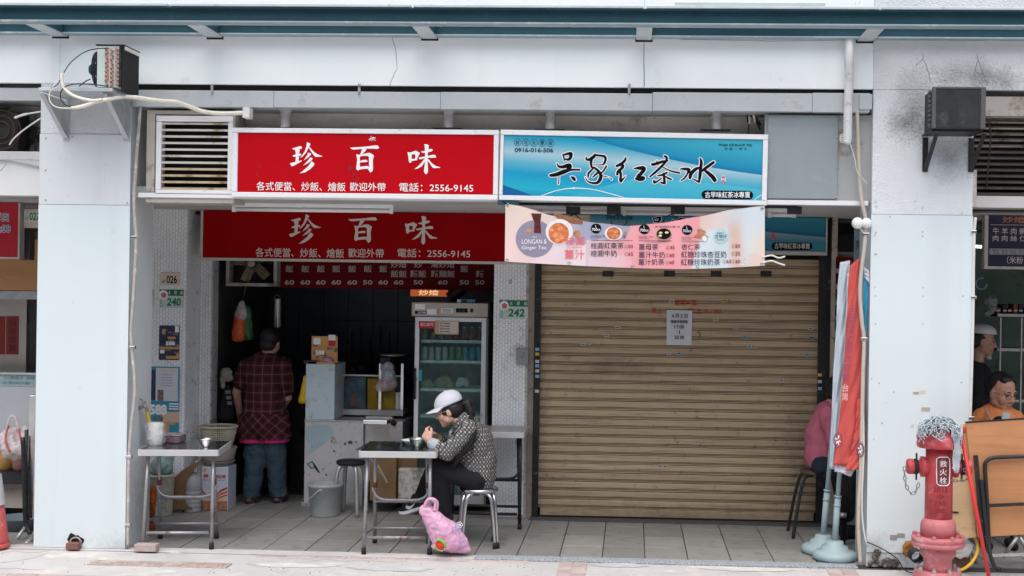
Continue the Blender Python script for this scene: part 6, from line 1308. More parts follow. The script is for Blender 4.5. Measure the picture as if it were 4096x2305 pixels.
MB().lathe([(.001,.002),(.085,.0),(.09,.01),(.105,zt-.02),(.115,zt-.015),(.115,zt),(.10,zt),(.085,.02),(.001,.02)], (xt_,1.34,0), 26, cap=False).build('tub_body', mat('dirty_white_tub', (.58,.55,.48), .6, 0, .08, 8, dirt=((.3,.24,.17), .34, 6)), t)
m = MB(); m.ball((xt_,1.34,zt+.05), .09,.08,.09); m.cap((xt_+.02,1.34,zt+.10),.05,(xt_+.07,1.33,zt+.14),.03); blob('greens_bag', m, glassy('teal_greens_bag', (.30,.42,.42), .7, .3), t, .011, 3, .04, .04); m = MB(); m.ball((xt_,1.34,zt+.03), .075,.07,.05); blob('greens', m, mat('limp_greens', (.16,.20,.08), .8, 0, .5, 35), t, .011, 3, .03, .03)
t = thing('orange_bag', 'orange mesh bag slumped behind the left table leg', 'bag', P(600,2140,.75)); m = MB(); m.cap(P(612,1960,.8),.03,P(606,2060,.75),.025); m.ball(P(604,2110,.72),.035,.03,.05); m.ball(P(600,2150,.7),.03,.03,.03); blob('bag_body', m, mat('orange_mesh_bag', (.42,.10,.02), .6, 0, .4, 40), t, .008, 3, .02, .03)
# ================================================================== on the woman's table
c = P(1670,1788,.30); bowl('stainless soup bowl in front of the woman eating', (P(1672,1770,.30).x, .28, HT), .064, .068, STEEL)
xp = P(1655,1765,.40).x; t = thing('plate', 'white melamine plate behind the soup bowl', 'plate', (xp,.42,HT)); MB().lathe([(.001,.006),(.05,.001),(.06,.006),(.092,.034),(.096,.038),(.088,.035),(.055,.012),(.001,.010)], (xp,.42,HT), 28, cap=False).build('plate_body', mat('white_melamine', (.70,.71,.71), .35, 0, .03, 9), t)
t = thing('glass_table_cover', 'sheet of glossy glass lying on the woman\'s table top', 'glass sheet', (P(1570,1790,.3).x,.3,HT)); MB().box(P(1440,1790,.2).x, P(1690,1790,.2).x, .06, .56, HT+.0005, HT+.0055).build('glass_sheet', glassy('dark_table_glass', (.02,.03,.03), .35, .03, (.75,.82,.82)), t)
# ================================================================== pink carrier bag with a strawberry pouch
Yb = -.02; bg_ = thing('carrier_bag', 'pink flowered plastic carrier bag sitting on the floor by the table leg', 'bag', G(1790,2205))
m = MB(); q = lambda x, y, d=0: P(x, y, Yb+d)
m.cap(q(1720,2050,.03), .045, q(1780,2130,.05), .095); m.cap(q(1745,2110,.05), .075, q(1840,2170,.06), .06); m.ball(q(1800,2160,.06), .11, .10, .075); m.cap(q(1800,2195,.05), .02, q(1862,2196,.05), .022); m.cap(q(1700,2040,.02), .035, q(1760,2160,.04), .06); m.ball(q(1775,2185,.05), .085, .09, .03); m.cap(q(1850,2170,.06), .045, q(1872,2200,.05), .012)
bf = blob('bag_film', m, PINKBAG, bg_, .006, 3, .030, .12, cut=[(Vector((0,0,.002)), Vector((0,0,-1)))], fine=.45)
for (dx, dy) in ((0,0), (8,.02)):
    MB().tube(bez([q(1698+dx,2040,dy), q(1702+dx,2015,dy-.01), q(1714+dx,1998,dy-.01), q(1728+dx,1998,dy-.01), q(1741+dx,2012,dy), q(1738+dx,2045,dy)], 5), .011, 8).build('bag_handle', PINKBAG, bg_)
FLW = flat('violet_flower_print', (.34,.30,.58))
for (cx_, cy_, s, mm) in ((1826,2122,19,FLW),(1852,2170,15,FLW),(1838,2100,12,SIGNW)):
    for k in range(5):
        a = k*1.2566; e = MB(); e.tube([P(cx_+s*.62*math.cos(a)+s*.42*math.cos(j*.698), cy_+s*.62*math.sin(a)+s*.42*math.sin(j*.698), -.085) for j in range(9)], .0022, 4, closed=True); e.build('flower_print', mm, bg_)
sp = thing('strawberry_pouch', 'small red strawberry pouch with green leaf trim at the foot of the pink bag', 'pouch', G(1762,2210)); m = MB(); c = P(1762,2182,-.13); m.ball(c, .034,.022,.034); m.ball(c+Vector((-.014,0,.010)), .02,.018,.02); o = blob('pouch_body', m, mat('red_dotted_pouch', (.62,.03,.03), .5, 0, .35, 90), sp, .005, 2)
LEAF = mat('lime_leaf_trim', (.20,.45,.05), .6, 0, .1, 20); MB().tube(bez([c+Vector((-.030,-.012,.036)), c+Vector((.0,-.016,.038)), c+Vector((.030,-.014,.014)), c+Vector((.038,-.012,-.018))], 5), [.006]+[.009]*13+[.006,.004], 8).build('leaf_trim', LEAF, sp); MB().tube(bez([c+Vector((-.036,-.010,.010)), c+Vector((-.026,-.012,-.02)), c+Vector((.0,-.012,-.034)), c+Vector((.02,-.012,-.034))], 5), .005, 8).build('leaf_trim', LEAF, sp)
# ================================================================== people
def frame(yaw, pitch, roll=0.):
    """head frame: +X local = right of face, +Y = forward (out of the face), +Z = up.  yaw 0 faces -Y (camera)"""
    return Matrix.Rotation(yaw, 3, 'Z') @ Matrix.Rotation(math.pi, 3, 'Z') @ Matrix.Rotation(pitch, 3, 'X') @ Matrix.Rotation(roll, 3, 'Y')
def head_parts(mb, c, M, k=1.0, fat=1.0, neck=None):
    c = Vector(c); q = lambda x, y, z: c + M @ Vector((x*k, y*k, z*k))
    def e(x, y, z, a, b_, d): mb.ball(q(x,y,z), a*k, b_*k, d*k, 18, 12, M)
    e(0,-.012,.040,.075,.095,.088); e(0,.022,-.020,.064*fat,.075,.080); e(0,.035,-.062,.050*fat,.056,.050); e(0,.062,-.088,.030*fat,.028,.026)
    for s in (-1,1):
        e(s*.034,.056,-.026,.032*fat,.032,.036); e(s*.030,.076,.030,.026,.016,.012); e(s*.074,-.006,-.008,.010,.022,.032); e(s*.040*fat,.014,-.056,.028*fat,.045,.036); e(s*.015,.094,-.026,.010,.012,.009)
    mb.cap(q(0,.088,.020), .009*k, q(0,.106,-.020), .0145*k); e(0,.086,-.052,.024,.014,.006); e(0,.084,-.065,.020,.013,.007)
    if neck is not None: mb.cap(q(0,-.018,-.05), .052*k, neck, .058*k)
    return q
def eye_parts(parent, q, M, k, down=True, brow=HAIR):
    m = MB(); b_ = MB(); l = MB()
    for s in (-1,1):
        m.ball(q(s*.031,.0845,.010), .0135*k, .006*k, (.0035 if down else .006)*k, 10, 7, M)
        b_.tube([q(s*.014,.093,.033), q(s*.032,.0925,.038), q(s*.050,.080,.032)], [.003*k,.0038*k,.002*k], 6)
    m.build('eyes', mat('dark_eye', (.02,.012,.01), .3), parent); b_.build('eyebrows', brow, parent)
    l.tube([q(-.021,.094,-.0585), q(-.008,.0985,-.057), q(.008,.0985,-.057), q(.021,.094,-.0585)], .0026*k, 6).build('mouth_line', mat('lip_shadow', (.20,.07,.06), .6), parent)
def spectacles(parent, q, k, m, w_=.024, h_=.016, full=True):
    g = MB()
    for s in (-1,1):
        pts = [q(s*.033+w_*math.cos(a*.3927)*(1 if abs(math.cos(a*.3927)) < .8 else .95), .104-.006*abs(math.cos(a*.3927)), .006+h_*math.sin(a*.3927)) for a in range(16)]
        g.tube(pts, .0016*k, 5, closed=True); g.tube([q(s*.057,.099,.010), q(s*.074,.05,.012), q(s*.080,.0,.006), q(s*.080,-.016,-.012)], .0017*k, 5)
    g.tube([q(-.010,.106,.010), q(0,.110,.012), q(.010,.106,.010)], .0015*k, 5); o = g.build('spectacles', m, parent)
    return o
def hand(mb, wrist, palm_dir, up, spread, k=1., curl=.9, thumb=1):
    """palm + five fingers as chains: palm_dir points along the hand, up = back of hand, spread = towards the thumb"""
    d = Vector(palm_dir).normalized(); u = Vector(up).normalized(); s = Vector(spread).normalized(); w_ = Vector(wrist)
    mb.cap(w_, .024*k, w_+d*.03*k, .028*k)
    for i, (off, L) in enumerate(((.027,.072),(.009,.080),(-.009,.075),(-.027,.058))):
        b0 = w_+d*.035*k+s*off*.75*k; b1 = w_+d*.085*k+s*off*k
        mb.cap(b0, .016*k, b1, .0125*k)
        a = curl; p1 = b1; dd = d
        for j, f_ in enumerate((.45,.32,.23)):
            a_ = a*(.7, .75, .45)[j]; dd = (dd*math.cos(a_)-u*math.sin(a_)).normalized(); p2 = p1+dd*L*f_*k; mb.cap(p1, (.0105-.001*j)*k, p2, (.0098-.001*j)*k); p1 = p2
            u = u
    t0 = w_+d*.025*k+s*.022*k; t1 = t0+(d*.6+s*.7-u*.25).normalized()*.045*k; t2 = t1+(d*.9+s*.05-u*.5).normalized()*.035*k
    mb.cap(t0, .016*k, t1, .012*k); mb.cap(t1, .012*k, t2, .0095*k)
# ---------------------------------------------------------------- woman eating
def plaid_like(name, base, node_fn): 
    m = mat(name, base, .8, 0, .05, 10, .15, 180); node_fn(m); return m
def lattice(m):
    N, L, b = nodes_of(m); geo = N.new('ShaderNodeNewGeometry'); sp = N.new('ShaderNodeSeparateXYZ')
    dn = N.new('ShaderNodeTexNoise'); dn.inputs['Scale'].default_value = 6; L.new(geo.outputs['Position'], dn.inputs['Vector'])
    vm = N.new('ShaderNodeVectorMath'); vm.operation = 'SCALE'; vm.inputs[3].default_value = .045; L.new(dn.outputs['Color'], vm.inputs[0])
    va = N.new('ShaderNodeVectorMath'); va.operation = 'ADD'; L.new(geo.outputs['Position'], va.inputs[0]); L.new(vm.outputs[0], va.inputs[1]); L.new(va.outputs[0], sp.inputs[0])
    def M(op, a, c=None, d=None):
        n = N.new('ShaderNodeMath'); n.operation = op
        for i, q in enumerate((a, c, d)):
            if q is None: continue
            if isinstance(q, (int, float)): n.inputs[i].default_value = q
            else: L.new(q, n.inputs[i])
        return n.outputs[0]
    X, Y, Z = sp.outputs; K = 37.0
    XY = M('MULTIPLY_ADD', Y, .6, X)
    u = M('MULTIPLY', M('MULTIPLY_ADD', Z, .85, XY), K); v = M('MULTIPLY', M('MULTIPLY_ADD', Z, -.85, XY), K)
    fu = M('ABSOLUTE', M('SUBTRACT', M('FRACT', u), .5)); fv = M('ABSOLUTE', M('SUBTRACT', M('FRACT', v), .5)); mx = M('MAXIMUM', fu, fv)
    blk = M('LESS_THAN', mx, .21)                                 # cream block in the middle of each cell
    # thin pale double lines of the net
    l1 = M('MULTIPLY', M('GREATER_THAN', mx, .30), M('LESS_THAN', mx, .37))
    par = M('GREATER_THAN', M('FRACT', M('MULTIPLY', M('ADD', M('FLOOR', u), M('FLOOR', v)), .5)), .25)
    def mix(f, a, c):
        x = N.new('ShaderNodeMix'); x.data_type = 'RGBA'; L.new(f, x.inputs[0])
        for i, q in ((6, a), (7, c)):
            if isinstance(q, tuple): x.inputs[i].default_value = (*q, 1)
            else: L.new(q, x.inputs[i])
        return x.outputs[2]
    c = mix(l1, (.005,.005,.007), (.34,.35,.36)); c2 = mix(par, (.22,.23,.25), (.56,.47,.33)); c = mix(blk, c, c2); L.new(c, b.inputs['Base Color'])
BLOUSE = plaid_like('lattice_print_blouse', (.1,.1,.1), lattice)
wm = thing('person', 'woman in a white cap and black lattice-print blouse eating on a steel stool', 'person', (SX, YW, 0))
W = lambda x, y, d=0.: P(x, y, YW+d)
Mh = frame(rad(-90), rad(-18)); hc_ = W(1797, 1645)
mb = MB(); nk = W(1850, 1690); q = head_parts(mb, hc_, Mh, .94, 1.02, nk)
# torso core, arms, hands, legs under the clothes: one skin
mb.cap(W(1868,1720), .08, W(1905,1850), .10); mb.cap(W(1905,1850), .10, W(1905,1905), .10)
nearS, nearE, nearW_ = W(1872,1722,-.17), W(1788,1812,-.22), W(1722,1770,-.17)
farS, farE, farW_ = W(1858,1722,.17), W(1800,1812,.20), W(1756,1752,.10)
for s_, e_, w__ in ((nearS,nearE,nearW_),(farS,farE,farW_)): mb.cap(s_, .045, e_, .038); mb.cap(e_, .037, w__, .025)
hand(mb, nearW_, (W(1703,1738,-.15)-nearW_), (-.5,-.8,.1), (.35,.1,.6), .92, 1.15)
hand(mb, farW_, (W(1727,1734,.06)-farW_), (-.3,.6,.7), (.2,-.7,.4), .92, 1.1)
kneeN, ankN = W(1752,1872,-.10), W(1776,2062,-.06); kneeF, ankF = W(1752,1850,.10), W(1690,1990,.05)
for kn, an, hp in ((kneeN,ankN,W(1890,1905,-.08)),(kneeF,ankF,W(1890,1900,.08))): mb.cap(hp, .055, kn, .05); mb.cap(kn, .05, an, .032)
blob('body', mb, SKIN, wm, .0045, 4)
eye_parts(wm, q, Mh, .94); spectacles(wm, q, .94, STEEL, .022, .014)
mb = MB()   # blouse
mb.cap(W(1866,1705,0), .098, W(1900,1770,0), .138); mb.cap(W(1898,1770), .140, W(1908,1860), .148); mb.cap(W(1908,1860), .148, W(1905,1902), .145); mb.ball(W(1918,1785), .10,.165,.15); mb.ball(W(1925,1890), .105,.15,.10)
for s_, e_, w__ in ((nearS,nearE,nearW_),(farS,farE,farW_)): mb.cap(s_, .072, e_, .058); mb.cap(e_, .056, e_.lerp(w__, .82), .043)
mb.cap(W(1852,1680), .062, W(1862,1700), .085); mb.ball(W(1845,1905,-.02), .06,.10,.05)
blob('blouse', mb, BLOUSE, wm, .007, 5, .028, .09, cut=[(W(1900,1950), (W(1975,1957)-W(1800,1905)).cross(Vector((0,-1,0))).normalized())])
mb = MB(); mb.cap(W(1850,1672), .060, W(1856,1684), .066); blob('collar', mb, BLOUSE, wm, .006, 3, .006, .03)
mb = MB(); mb.cap(nearE.lerp(nearW_, .72), .050, nearE.lerp(nearW_, .86), .044); blob('cuff', mb, mat('pale_cuff_lining', (.38,.40,.43), .8, 0, .15, 40), wm, .006, 3, .006, .03)
mb = MB(); mb.ball(W(1838,1900,-.03), .06,.12,.04); mb.cap(W(1818,1890,-.05), .035, W(1868,1905,-.05), .03); blob('undershirt', mb, mat('taupe_undershirt', (.17,.14,.13), .85, 0, .1, 14, .2, 150), wm, .009, 5, .012, .06)
mb = MB()
for kn, an, hp in ((kneeN,ankN,W(1900,1918,-.09)),(kneeF,ankF,W(1900,1910,.09))): mb.cap(hp, .085, kn, .078); mb.cap(kn, .080, an, .060)
mb.ball(W(1905,1918), .11,.15,.06); blob('trousers', mb, BLACKCLOTH, wm, .009, 5, .014, .07, cut=[(Vector((0,0,.06)), Vector((0,0,-1)))])
# cap
qc = lambda x, y, z: hc_ + Mh @ Vector((x, y, z))*.93
capm = mat('pale_lilac_white_cap', (.60,.60,.67), .75, 0, .03, 14, .15, 200)
def dome(u, v):
    th = (1-v)*rad(98); a = u*2*math.pi; r_ = math.sin(th); f_ = math.cos(a)
    z = .052+.105*math.cos(th)+.010*r_*r_; return qc(.090*r_*math.sin(a), -.012+.113*r_*f_, z - .012*r_*f_)
cpo = MB().grid(dome, 40, 14).build('cap', capm, wm, solid=.003)
def brim(u, v):
    a = (u-.5)*rad(150); e0 = Vector((.090*math.sin(a), -.012+.113*math.cos(a), .044)); out = .082*math.cos(a*.62)*v
    return qc(e0.x*(1+.04*v), e0.y+out, e0.z-.018*v-.010*(1-math.cos(a))*1.6*v+.006)
MB().grid(brim, 24, 8).build('cap_brim', capm, cpo, solid=.004); MB().ball(qc(0,-.012,.160), .010,.010,.006).build('cap_button', capm, cpo)
sm_ = MB()
for a0 in (0, rad(60), rad(120), rad(180), rad(240), rad(300)): sm_.tube([dome(a0/(2*math.pi), 1-k/12.)+Mh@Vector((0,0,.001)) for k in range(1,12)], .0012, 4)
sm_.build('cap_seams', mat('cap_seam', (.46,.46,.52), .8), cpo)
pt_ = [qc(.0901*math.sin(a), -.016-.113*math.cos(a), .026+z) for a, z in ((rad(20),.0),(rad(52),.0),(rad(50),.026),(rad(36),.040),(rad(22),.030))]
MB().poly([p_+Mh@Vector((.004,-.004,0)) for p_ in pt_]).build('cap_logo', INK, cpo, fix=False)
mb = MB(); 
for (x,y,z,a,b_,d_) in ((0,-.045,.0,.082,.075,.075),(0,-.07,-.03,.06,.05,.05),(.0,-.02,.03,.079,.08,.05),(.062,.015,.005,.016,.034,.030),(-.062,.015,.005,.016,.034,.030)): mb.ball(q(x,y,z), a,b_,d_,16,10,Mh)
hr = blob('hair', mb, HAIR, wm, .006, 3, .006, .02)
mb = MB(); pk = q(0,-.115,.02); mb.cap(q(0,-.09,.02), .024, pk+Vector((.035,0,.008)), .034); mb.cap(pk+Vector((.035,0,.008)), .034, pk+Vector((.062,-.01,-.055)), .034); mb.cap(pk+Vector((.062,-.01,-.055)), .034, pk+Vector((.058,-.03,-.17)), .018); blob('ponytail', mb, HAIR, wm, .006, 3, .010, .02)
MB().tube(bez([W(1882,1668,-.10), W(1898,1700,-.175), W(1896,1745,-.215), W(1876,1785,-.225), W(1850,1815,-.215), W(1825,1850,-.19), W(1808,1880,-.15)], 6), .0165, 8).build('shoulder_strap', BLACKCLOTH, wm)
wp_ = nearE.lerp(nearW_, .96); ax_ = (nearW_-nearE).normalized(); 
g = MB(); o1 = ax_.orthogonal().normalized(); o2 = ax_.cross(o1); g.tube([wp_+(o1*math.cos(a*.5236)+o2*math.sin(a*.5236))*.031 for a in range(12)], .006, 6, closed=True); wt = g.build('watch_band', mat('rose_watch_band', (.36,.15,.12), .4), wm); MB().lathe([(.001,-.001),(.014,0),(.015,.004),(.012,.007),(.001,.007)], wp_+Vector((0,-.032,.004)), 16, up=(0,-1,.15)).build('watch_face', mat('watch_face', (.55,.50,.45), .3, .4), wt)
MB().tube([W(1742,1720,.05), W(1725,1712,.03), W(1700,1716,.0)], [.004,.004,.007], 8).build('spoon', STEEL, wm)
# sneakers
def sneaker(parent, heel, toe, up, swoosh=True):
    heel = Vector(heel); toe = Vector(toe); d = (toe-heel).normalized(); L = (toe-heel).length; up = Vector(up); up = (up-d*up.dot(d)).normalized(); s = d.cross(up).normalized()
    m = MB(); m.cap(heel+d*.03+up*.04, .036, heel+d*L*.55+up*.030, .034); m.cap(heel+d*L*.5+up*.028, .034, toe-d*.035+up*.018, .026); m.cap(heel+d*.03+up*.04, .034, heel+d*.05+up*.085, .034); o = blob('shoe', m, mat('black_knit_shoe', (.02,.02,.024), .8, 0, .2, 40), parent, .006, 4)
    def sole(z0, z1, w_):
        pts = []
        for k in range(20):
            a = k/20*2*math.pi; x = .5+.5*math.cos(a); pts.append(heel+d*(L*x)+s*(w_*math.sin(a)*(1 if x > .5 else .85))+up*(z0+(.012*max(0,x-.75)/.25)))
        return MB().prism(pts, up*(z1-z0))
    sole(-.004, .020, .043).build('midsole', mat('white_foam_sole', (.72,.73,.75), .6), o, bevel=.005); sole(-.012, -.0045, .040).build('outsole', mat('grey_outsole', (.16,.15,.15), .7), o)
    if swoosh:
        fl = -1 if s.y > 0 else 1
        f = lambda x, y, l: heel+d*(L*x)+up*y+s*fl*(.038-.010*max(0, x-.45)*2+l)
        sw = MB(); stroke_mesh(sw, [(.52,.070,.004),(.60,.030,.012),(.50,.030,.016),(.36,.050,.010),(.14,.082,.002)], lambda x,y,l: f(x,y,l), .004, 0, 5)
        sw = MB(); A = [(.66,.040),(.60,.026),(.50,.024),(.40,.034),(.12,.078),(.36,.050),(.46,.044),(.54,.048),(.60,.062)]
        sw.poly([f(a,b_,.003) for a,b_ in A]); sw.build('shoe_emblem', SIGNW, o, fix=False)
    return o
sneaker(wm, W(1702,2028,.02), W(1598,2062,.02), (.32,0,1)); sneaker(wm, W(1812,2090,-.06), W(1722,2090,-.06), (0,0,1), False)
MB().tube([W(1690,1985,.05), W(1688,2020,.04)], .036, 10).build('sock', mat('grey_blue_sock', (.10,.13,.16), .9), wm)
# ---------------------------------------------------------------- cook in a plaid shirt, seen from behind
def plaid(m):
    N, L, b = nodes_of(m); geo = N.new('ShaderNodeNewGeometry'); sp = N.new('ShaderNodeSeparateXYZ'); L.new(geo.outputs['Position'], sp.inputs[0])
    def M(op, a, c=None):
        n = N.new('ShaderNodeMath'); n.operation = op
        for i, q in enumerate((a, c)):
            if q is None: continue
            if isinstance(q, (int, float)): n.inputs[i].default_value = q
            else: L.new(q, n.inputs[i])
        return n.outputs[0]
    X, Y, Z = sp.outputs; zc = P(1050,1650,2.0).z
    low = M('LESS_THAN', Z, zc)                       # the tail of the shirt is cut on the bias
    def pick(a, c): 
        x = N.new('ShaderNodeMix'); x.data_type = 'FLOAT'; L.new(low, x.inputs[0]); L.new(a, x.inputs[2]); L.new(c, x.inputs[3]); return x.outputs[0]
    u = pick(M('MULTIPLY', X, 14.), M('MULTIPLY', M('ADD', X, Z), 11.)); v = pick(M('MULTIPLY', Z, 13.), M('MULTIPLY', M('SUBTRACT', X, Z), 11.))
    def lines(f, w_): return M('LESS_THAN', M('ABSOLUTE', M('SUBTRACT', M('FRACT', f), .5)), w_)
    fu, fv = lines(u, .045), lines(v, .045); bu, bv = lines(M('ADD', u, .5), .22), lines(M('ADD', v, .5), .22)
    tot = M('ADD', M('MULTIPLY', M('ADD', fu, fv), .5), 0); dk = M('MULTIPLY', M('ADD', bu, bv), .5)
    def mix(f, a, c):
        x = N.new('ShaderNodeMix'); x.data_type = 'RGBA'; L.new(f, x.inputs[0])
        for i, q in ((6, a), (7, c)):
            if isinstance(q, tuple): x.inputs[i].default_value = (*q, 1)
            else: L.new(q, x.inputs[i])
        return x.outputs[2]
    L.new(mix(tot, mix(dk, (.075,.006,.010), (.020,.004,.006)), (.20,.10,.10)), b.inputs['Base Color'])
PLAID = plaid_like('maroon_plaid_shirt', (.1,.02,.02), plaid)
YM = 1.98; K_ = lambda x, y, d=0.: P(x, y, YM+d); mg = G(1060, 2040)
mn = thing('person', 'cook in a maroon plaid shirt seen from behind in the kitchen opening', 'person', (K_(1060,2040).x, YM, 0))
Mm = frame(rad(172), rad(-16)); hm_ = K_(1082,1372,.05); mb = MB(); q = head_parts(mb, hm_, Mm, .98, 1.0, K_(1065,1440,.02))
mb.cap(K_(1055,1500), .12, K_(1058,1720), .13); LS, LE, LW = K_(990,1468,-.01), K_(946,1570,.02), K_(962,1668,.10); RS, RE, RW = K_(1132,1468,.0), K_(1150,1590,.08), K_(1125,1640,.25)
for s_, e_, w__ in ((LS,LE,LW),(RS,RE,RW)): mb.cap(s_, .05, e_, .042); mb.cap(e_, .040, w__, .028); hand(mb, w__, (.1,.9,-.25), (0,.2,1), (1 if s_ is LS else -1,.1,0), 1., .9)
lk, la, rk_, ra = K_(1018,1890,.0), K_(1000,2012,.0), K_(1108,1890,.04), K_(1112,2012,.06)
for h_, k_, a_ in ((K_(1020,1770),lk,la),(K_(1095,1770),rk_,ra)): mb.cap(h_, .085, k_, .06); mb.cap(k_, .055, a_, .036)
blob('body', mb, SKIN2, mn, .007, 4); mb = MB()
for (x,y,z,a,b_,d_) in ((0,-.02,.045,.088,.102,.092),(0,-.06,-.03,.074,.055,.06)): mb.ball(q(x,y,z), a,b_,d_,16,10,Mm)
blob('hair', mb, HAIR, mn, .008, 3, .006, .02); mb = MB()
mb.cap(K_(1005,1462), .070, K_(1115,1462), .070); mb.cap(K_(1055,1480), .16, K_(1058,1640), .175); mb.cap(K_(1055,1640), .175, K_(1060,1690), .185); mb.cap(K_(1015,1690), .135, K_(1015,1780), .14); mb.cap(K_(1098,1690), .135, K_(1100,1780), .14)
mb.cap(LS, .078, LS.lerp(LE,.62), .070); mb.cap(RS, .078, RS.lerp(RE,.7), .070)
blob('plaid_shirt', mb, PLAID, mn, .009, 5, .036, .10, cut=[(K_(1055,1752), Vector((.02,0,-1)))])
mb = MB(); mb.cap(K_(1018,1730), .132, K_(1018,1790), .132); mb.cap(K_(1095,1730), .13, K_(1098,1790), .13); blob('pink_undershirt', mb, mat('magenta_undershirt', (.52,.02,.16), .8, 0, .08, 12), mn, .011, 5, .012, .07, cut=[(K_(1055,1766), Vector((.02,0,-1)))])
JEAN = mat('blue_grey_jeans', (.045,.074,.098), .85, 0, .15, 9, .25, 160); mb = MB()
for h_, k_, a_ in ((K_(1020,1765),lk,la),(K_(1095,1765),rk_,ra)): mb.cap(h_, .100, k_, .080); mb.cap(k_, .080, a_+Vector((0,0,.01)), .068)
blob('jeans', mb, JEAN, mn, .009, 4, .030, .08, cut=[(Vector((0,0,.06)), Vector((0,0,-1)))])
for a_, dx in ((la,-.012),(ra,.01)):
    m = MB(); m.cap((a_.x,a_.y-.02,.042), .042, (a_.x+dx*3,a_.y+.14,.035), .034); m.ball((a_.x,a_.y-.01,.03), .046,.06,.03); blob('shoe', m, mat('plum_brown_shoe', (.10,.05,.055), .4, 0, .2, 20), mn, .008, 4, cut=[(Vector((0,0,.0)), Vector((0,0,-1)))])
# ---------------------------------------------------------------- person in pink at the shutter's right end
YP = 1.12; Q = lambda x, y, d=0.: P(x, y, YP+d); pz = P(3250,1870,YP).z
pk_ = thing('person', 'seated person in a pink jersey half hidden behind the flags', 'person', (Q(3270,1870).x, YP, 0)); Mp = frame(rad(100), rad(-14)); mb = MB(); q = head_parts(mb, Q(3362,1565), Mp, .98, 1., Q(3322,1628))
mb.cap(Q(3305,1680), .075, Q(3292,1800), .09); mb.cap(Q(3292,1800), .09, Q(3295,1840), .09)
for d_ in (-.19,.19):
    s_, e_, w__ = Q(3312,1660,d_), Q(3345,1770,d_*1.1), Q(3420,1760,d_*.7); mb.cap(s_, .05, e_, .042); mb.cap(e_, .04, w__, .028); hand(mb, w__, (1,0,.1), (0,0,1), (0,-1 if d_ > 0 else 1,0), 1., .8)
    h_, k_, a_ = Q(3290,1868,d_*.5), Q(3400,1880,d_*.6), Q(3390,2060,d_*.6); mb.cap(h_, .08, k_, .058); mb.cap(k_, .052, a_, .034); 
blob('body', mb, SKIN2, pk_, .008, 4); mb = MB(); mb.ball(q(0,-.03,.03), .088,.095,.09,16,10,Mp); mb.ball(q(0,-.05,-.03), .075,.06,.06,16,10,Mp); blob('hair', mb, HAIR, pk_, .008, 3, .006, .02)
mb = MB(); mb.cap(Q(3308,1655), .100, Q(3290,1730), .132); mb.cap(Q(3290,1730), .132, Q(3290,1830), .142); mb.cap(Q(3290,1835), .13, Q(3300,1845), .12)
for d_ in (-.19,.19): s_, e_, w__ = Q(3312,1660,d_), Q(3345,1770,d_*1.1), Q(3420,1760,d_*.7); mb.cap(s_, .075, e_, .064); mb.cap(e_, .062, w__, .045)
blob('pink_jersey', mb, mat('rose_pink_jersey', (.44,.115,.175), .85, 0, .06, 10, .25, 220), pk_, .008, 5, .030, .10, cut=[(Q(3270,1872), Vector((-.22,0,-1)))], fine=.15)
mb = MB()
for d_ in (-.19,.19): h_, k_, a_ = Q(3290,1865,d_*.5), Q(3400,1880,d_*.6), Q(3390,2060,d_*.6); mb.cap(h_, .09, k_, .072); mb.cap(k_, .07, a_, .055)
blob('navy_trousers', mb, mat('navy_trousers', (.012,.02,.032), .9, 0, .15, 12, .2, 160), pk_, .011, 5, .018, .08, cut=[(Vector((0,0,.06)), Vector((0,0,-1)))])
for d_ in (-.115,.115): m = MB(); a_ = Q(3390,2060,d_); m.cap((a_.x-.03,a_.y,.035), .036, (a_.x+.13,a_.y,.03), .03); blob('shoe', m, BLACKCLOTH, pk_, .009, 4, cut=[(Vector((0,0,0)), Vector((0,0,-1)))])
st = thing('black_leg_stool', 'stool with splayed black legs under the person in pink', 'stool', (Q(3270,1880).x, YP, 0)); hs = Q(3270,1880).z; cx_ = Q(3272,1880).x
MB().lathe([(.13,hs-.03),(.14,hs-.02),(.14,hs-.004),(.001,hs)], (cx_,YP,0), 24).build('seat', mat('brown_stool_seat', (.10,.06,.05), .5), st)
for sx in (-1,1):
    for sy in (-1,1): MB().tube(bez([(cx_+sx*.05,YP+sy*.05,hs-.035),(cx_+sx*.10,YP+sy*.09,hs-.04),(cx_+sx*.13,YP+sy*.11,hs-.09),(cx_+sx*.17,YP+sy*.14,hs*.45),(cx_+sx*.205,YP+sy*.16,.0)], 5), .0125, 8).build('leg', BLACKM, st)
# ---------------------------------------------------------------- man in orange at the right
YO = 1.15; O = lambda x, y, d=0.: P(x, y, YO+d)
om = thing('person', 'man in an orange jacket and glasses seated behind the folded tables', 'person', (O(4000,2000).x, YO, 0)); Mo = frame(rad(30), rad(-16)); mb = MB(); q = head_parts(mb, O(4006,1572), Mo, 1.17, 1.08, O(3992,1670,.05))
mb.cap(O(3990,1720,.06), .13, O(3990,1860,.08), .15)
for s in (-1,1): s_, e_, w__ = O(3990+s*90,1705,.06), O(3985+s*105,1820,-.05), O(3990+s*40,1830,-.25); mb.cap(s_, .055, e_, .046); mb.cap(e_, .044, w__, .03); hand(mb, w__, (-s*.4,-.8,0), (0,0,1), (-s,0,0), 1., .8)
for s in (-1,1): h_, k_, a_ = O(3990+s*40,1900,.1), O(3990+s*50,1900,-.32), O(3990+s*50,2100,-.34); mb.cap(h_, .085, k_, .06); mb.cap(k_, .055, a_, .036)
blob('body', mb, SKIN2, om, .0055, 4); eye_parts(om, q, Mo, 1.17); spectacles(om, q, 1.17, BLACKM, .025, .016)
mb = MB()
for (x,y,z,a,b_,d_) in ((0,-.035,.050,.080,.088,.088),(0,-.05,.0,.077,.06,.06),(0,.02,.095,.06,.05,.035)): mb.ball(q(x,y,z), a*1.17,b_*1.17,d_*1.17,16,10,Mo)
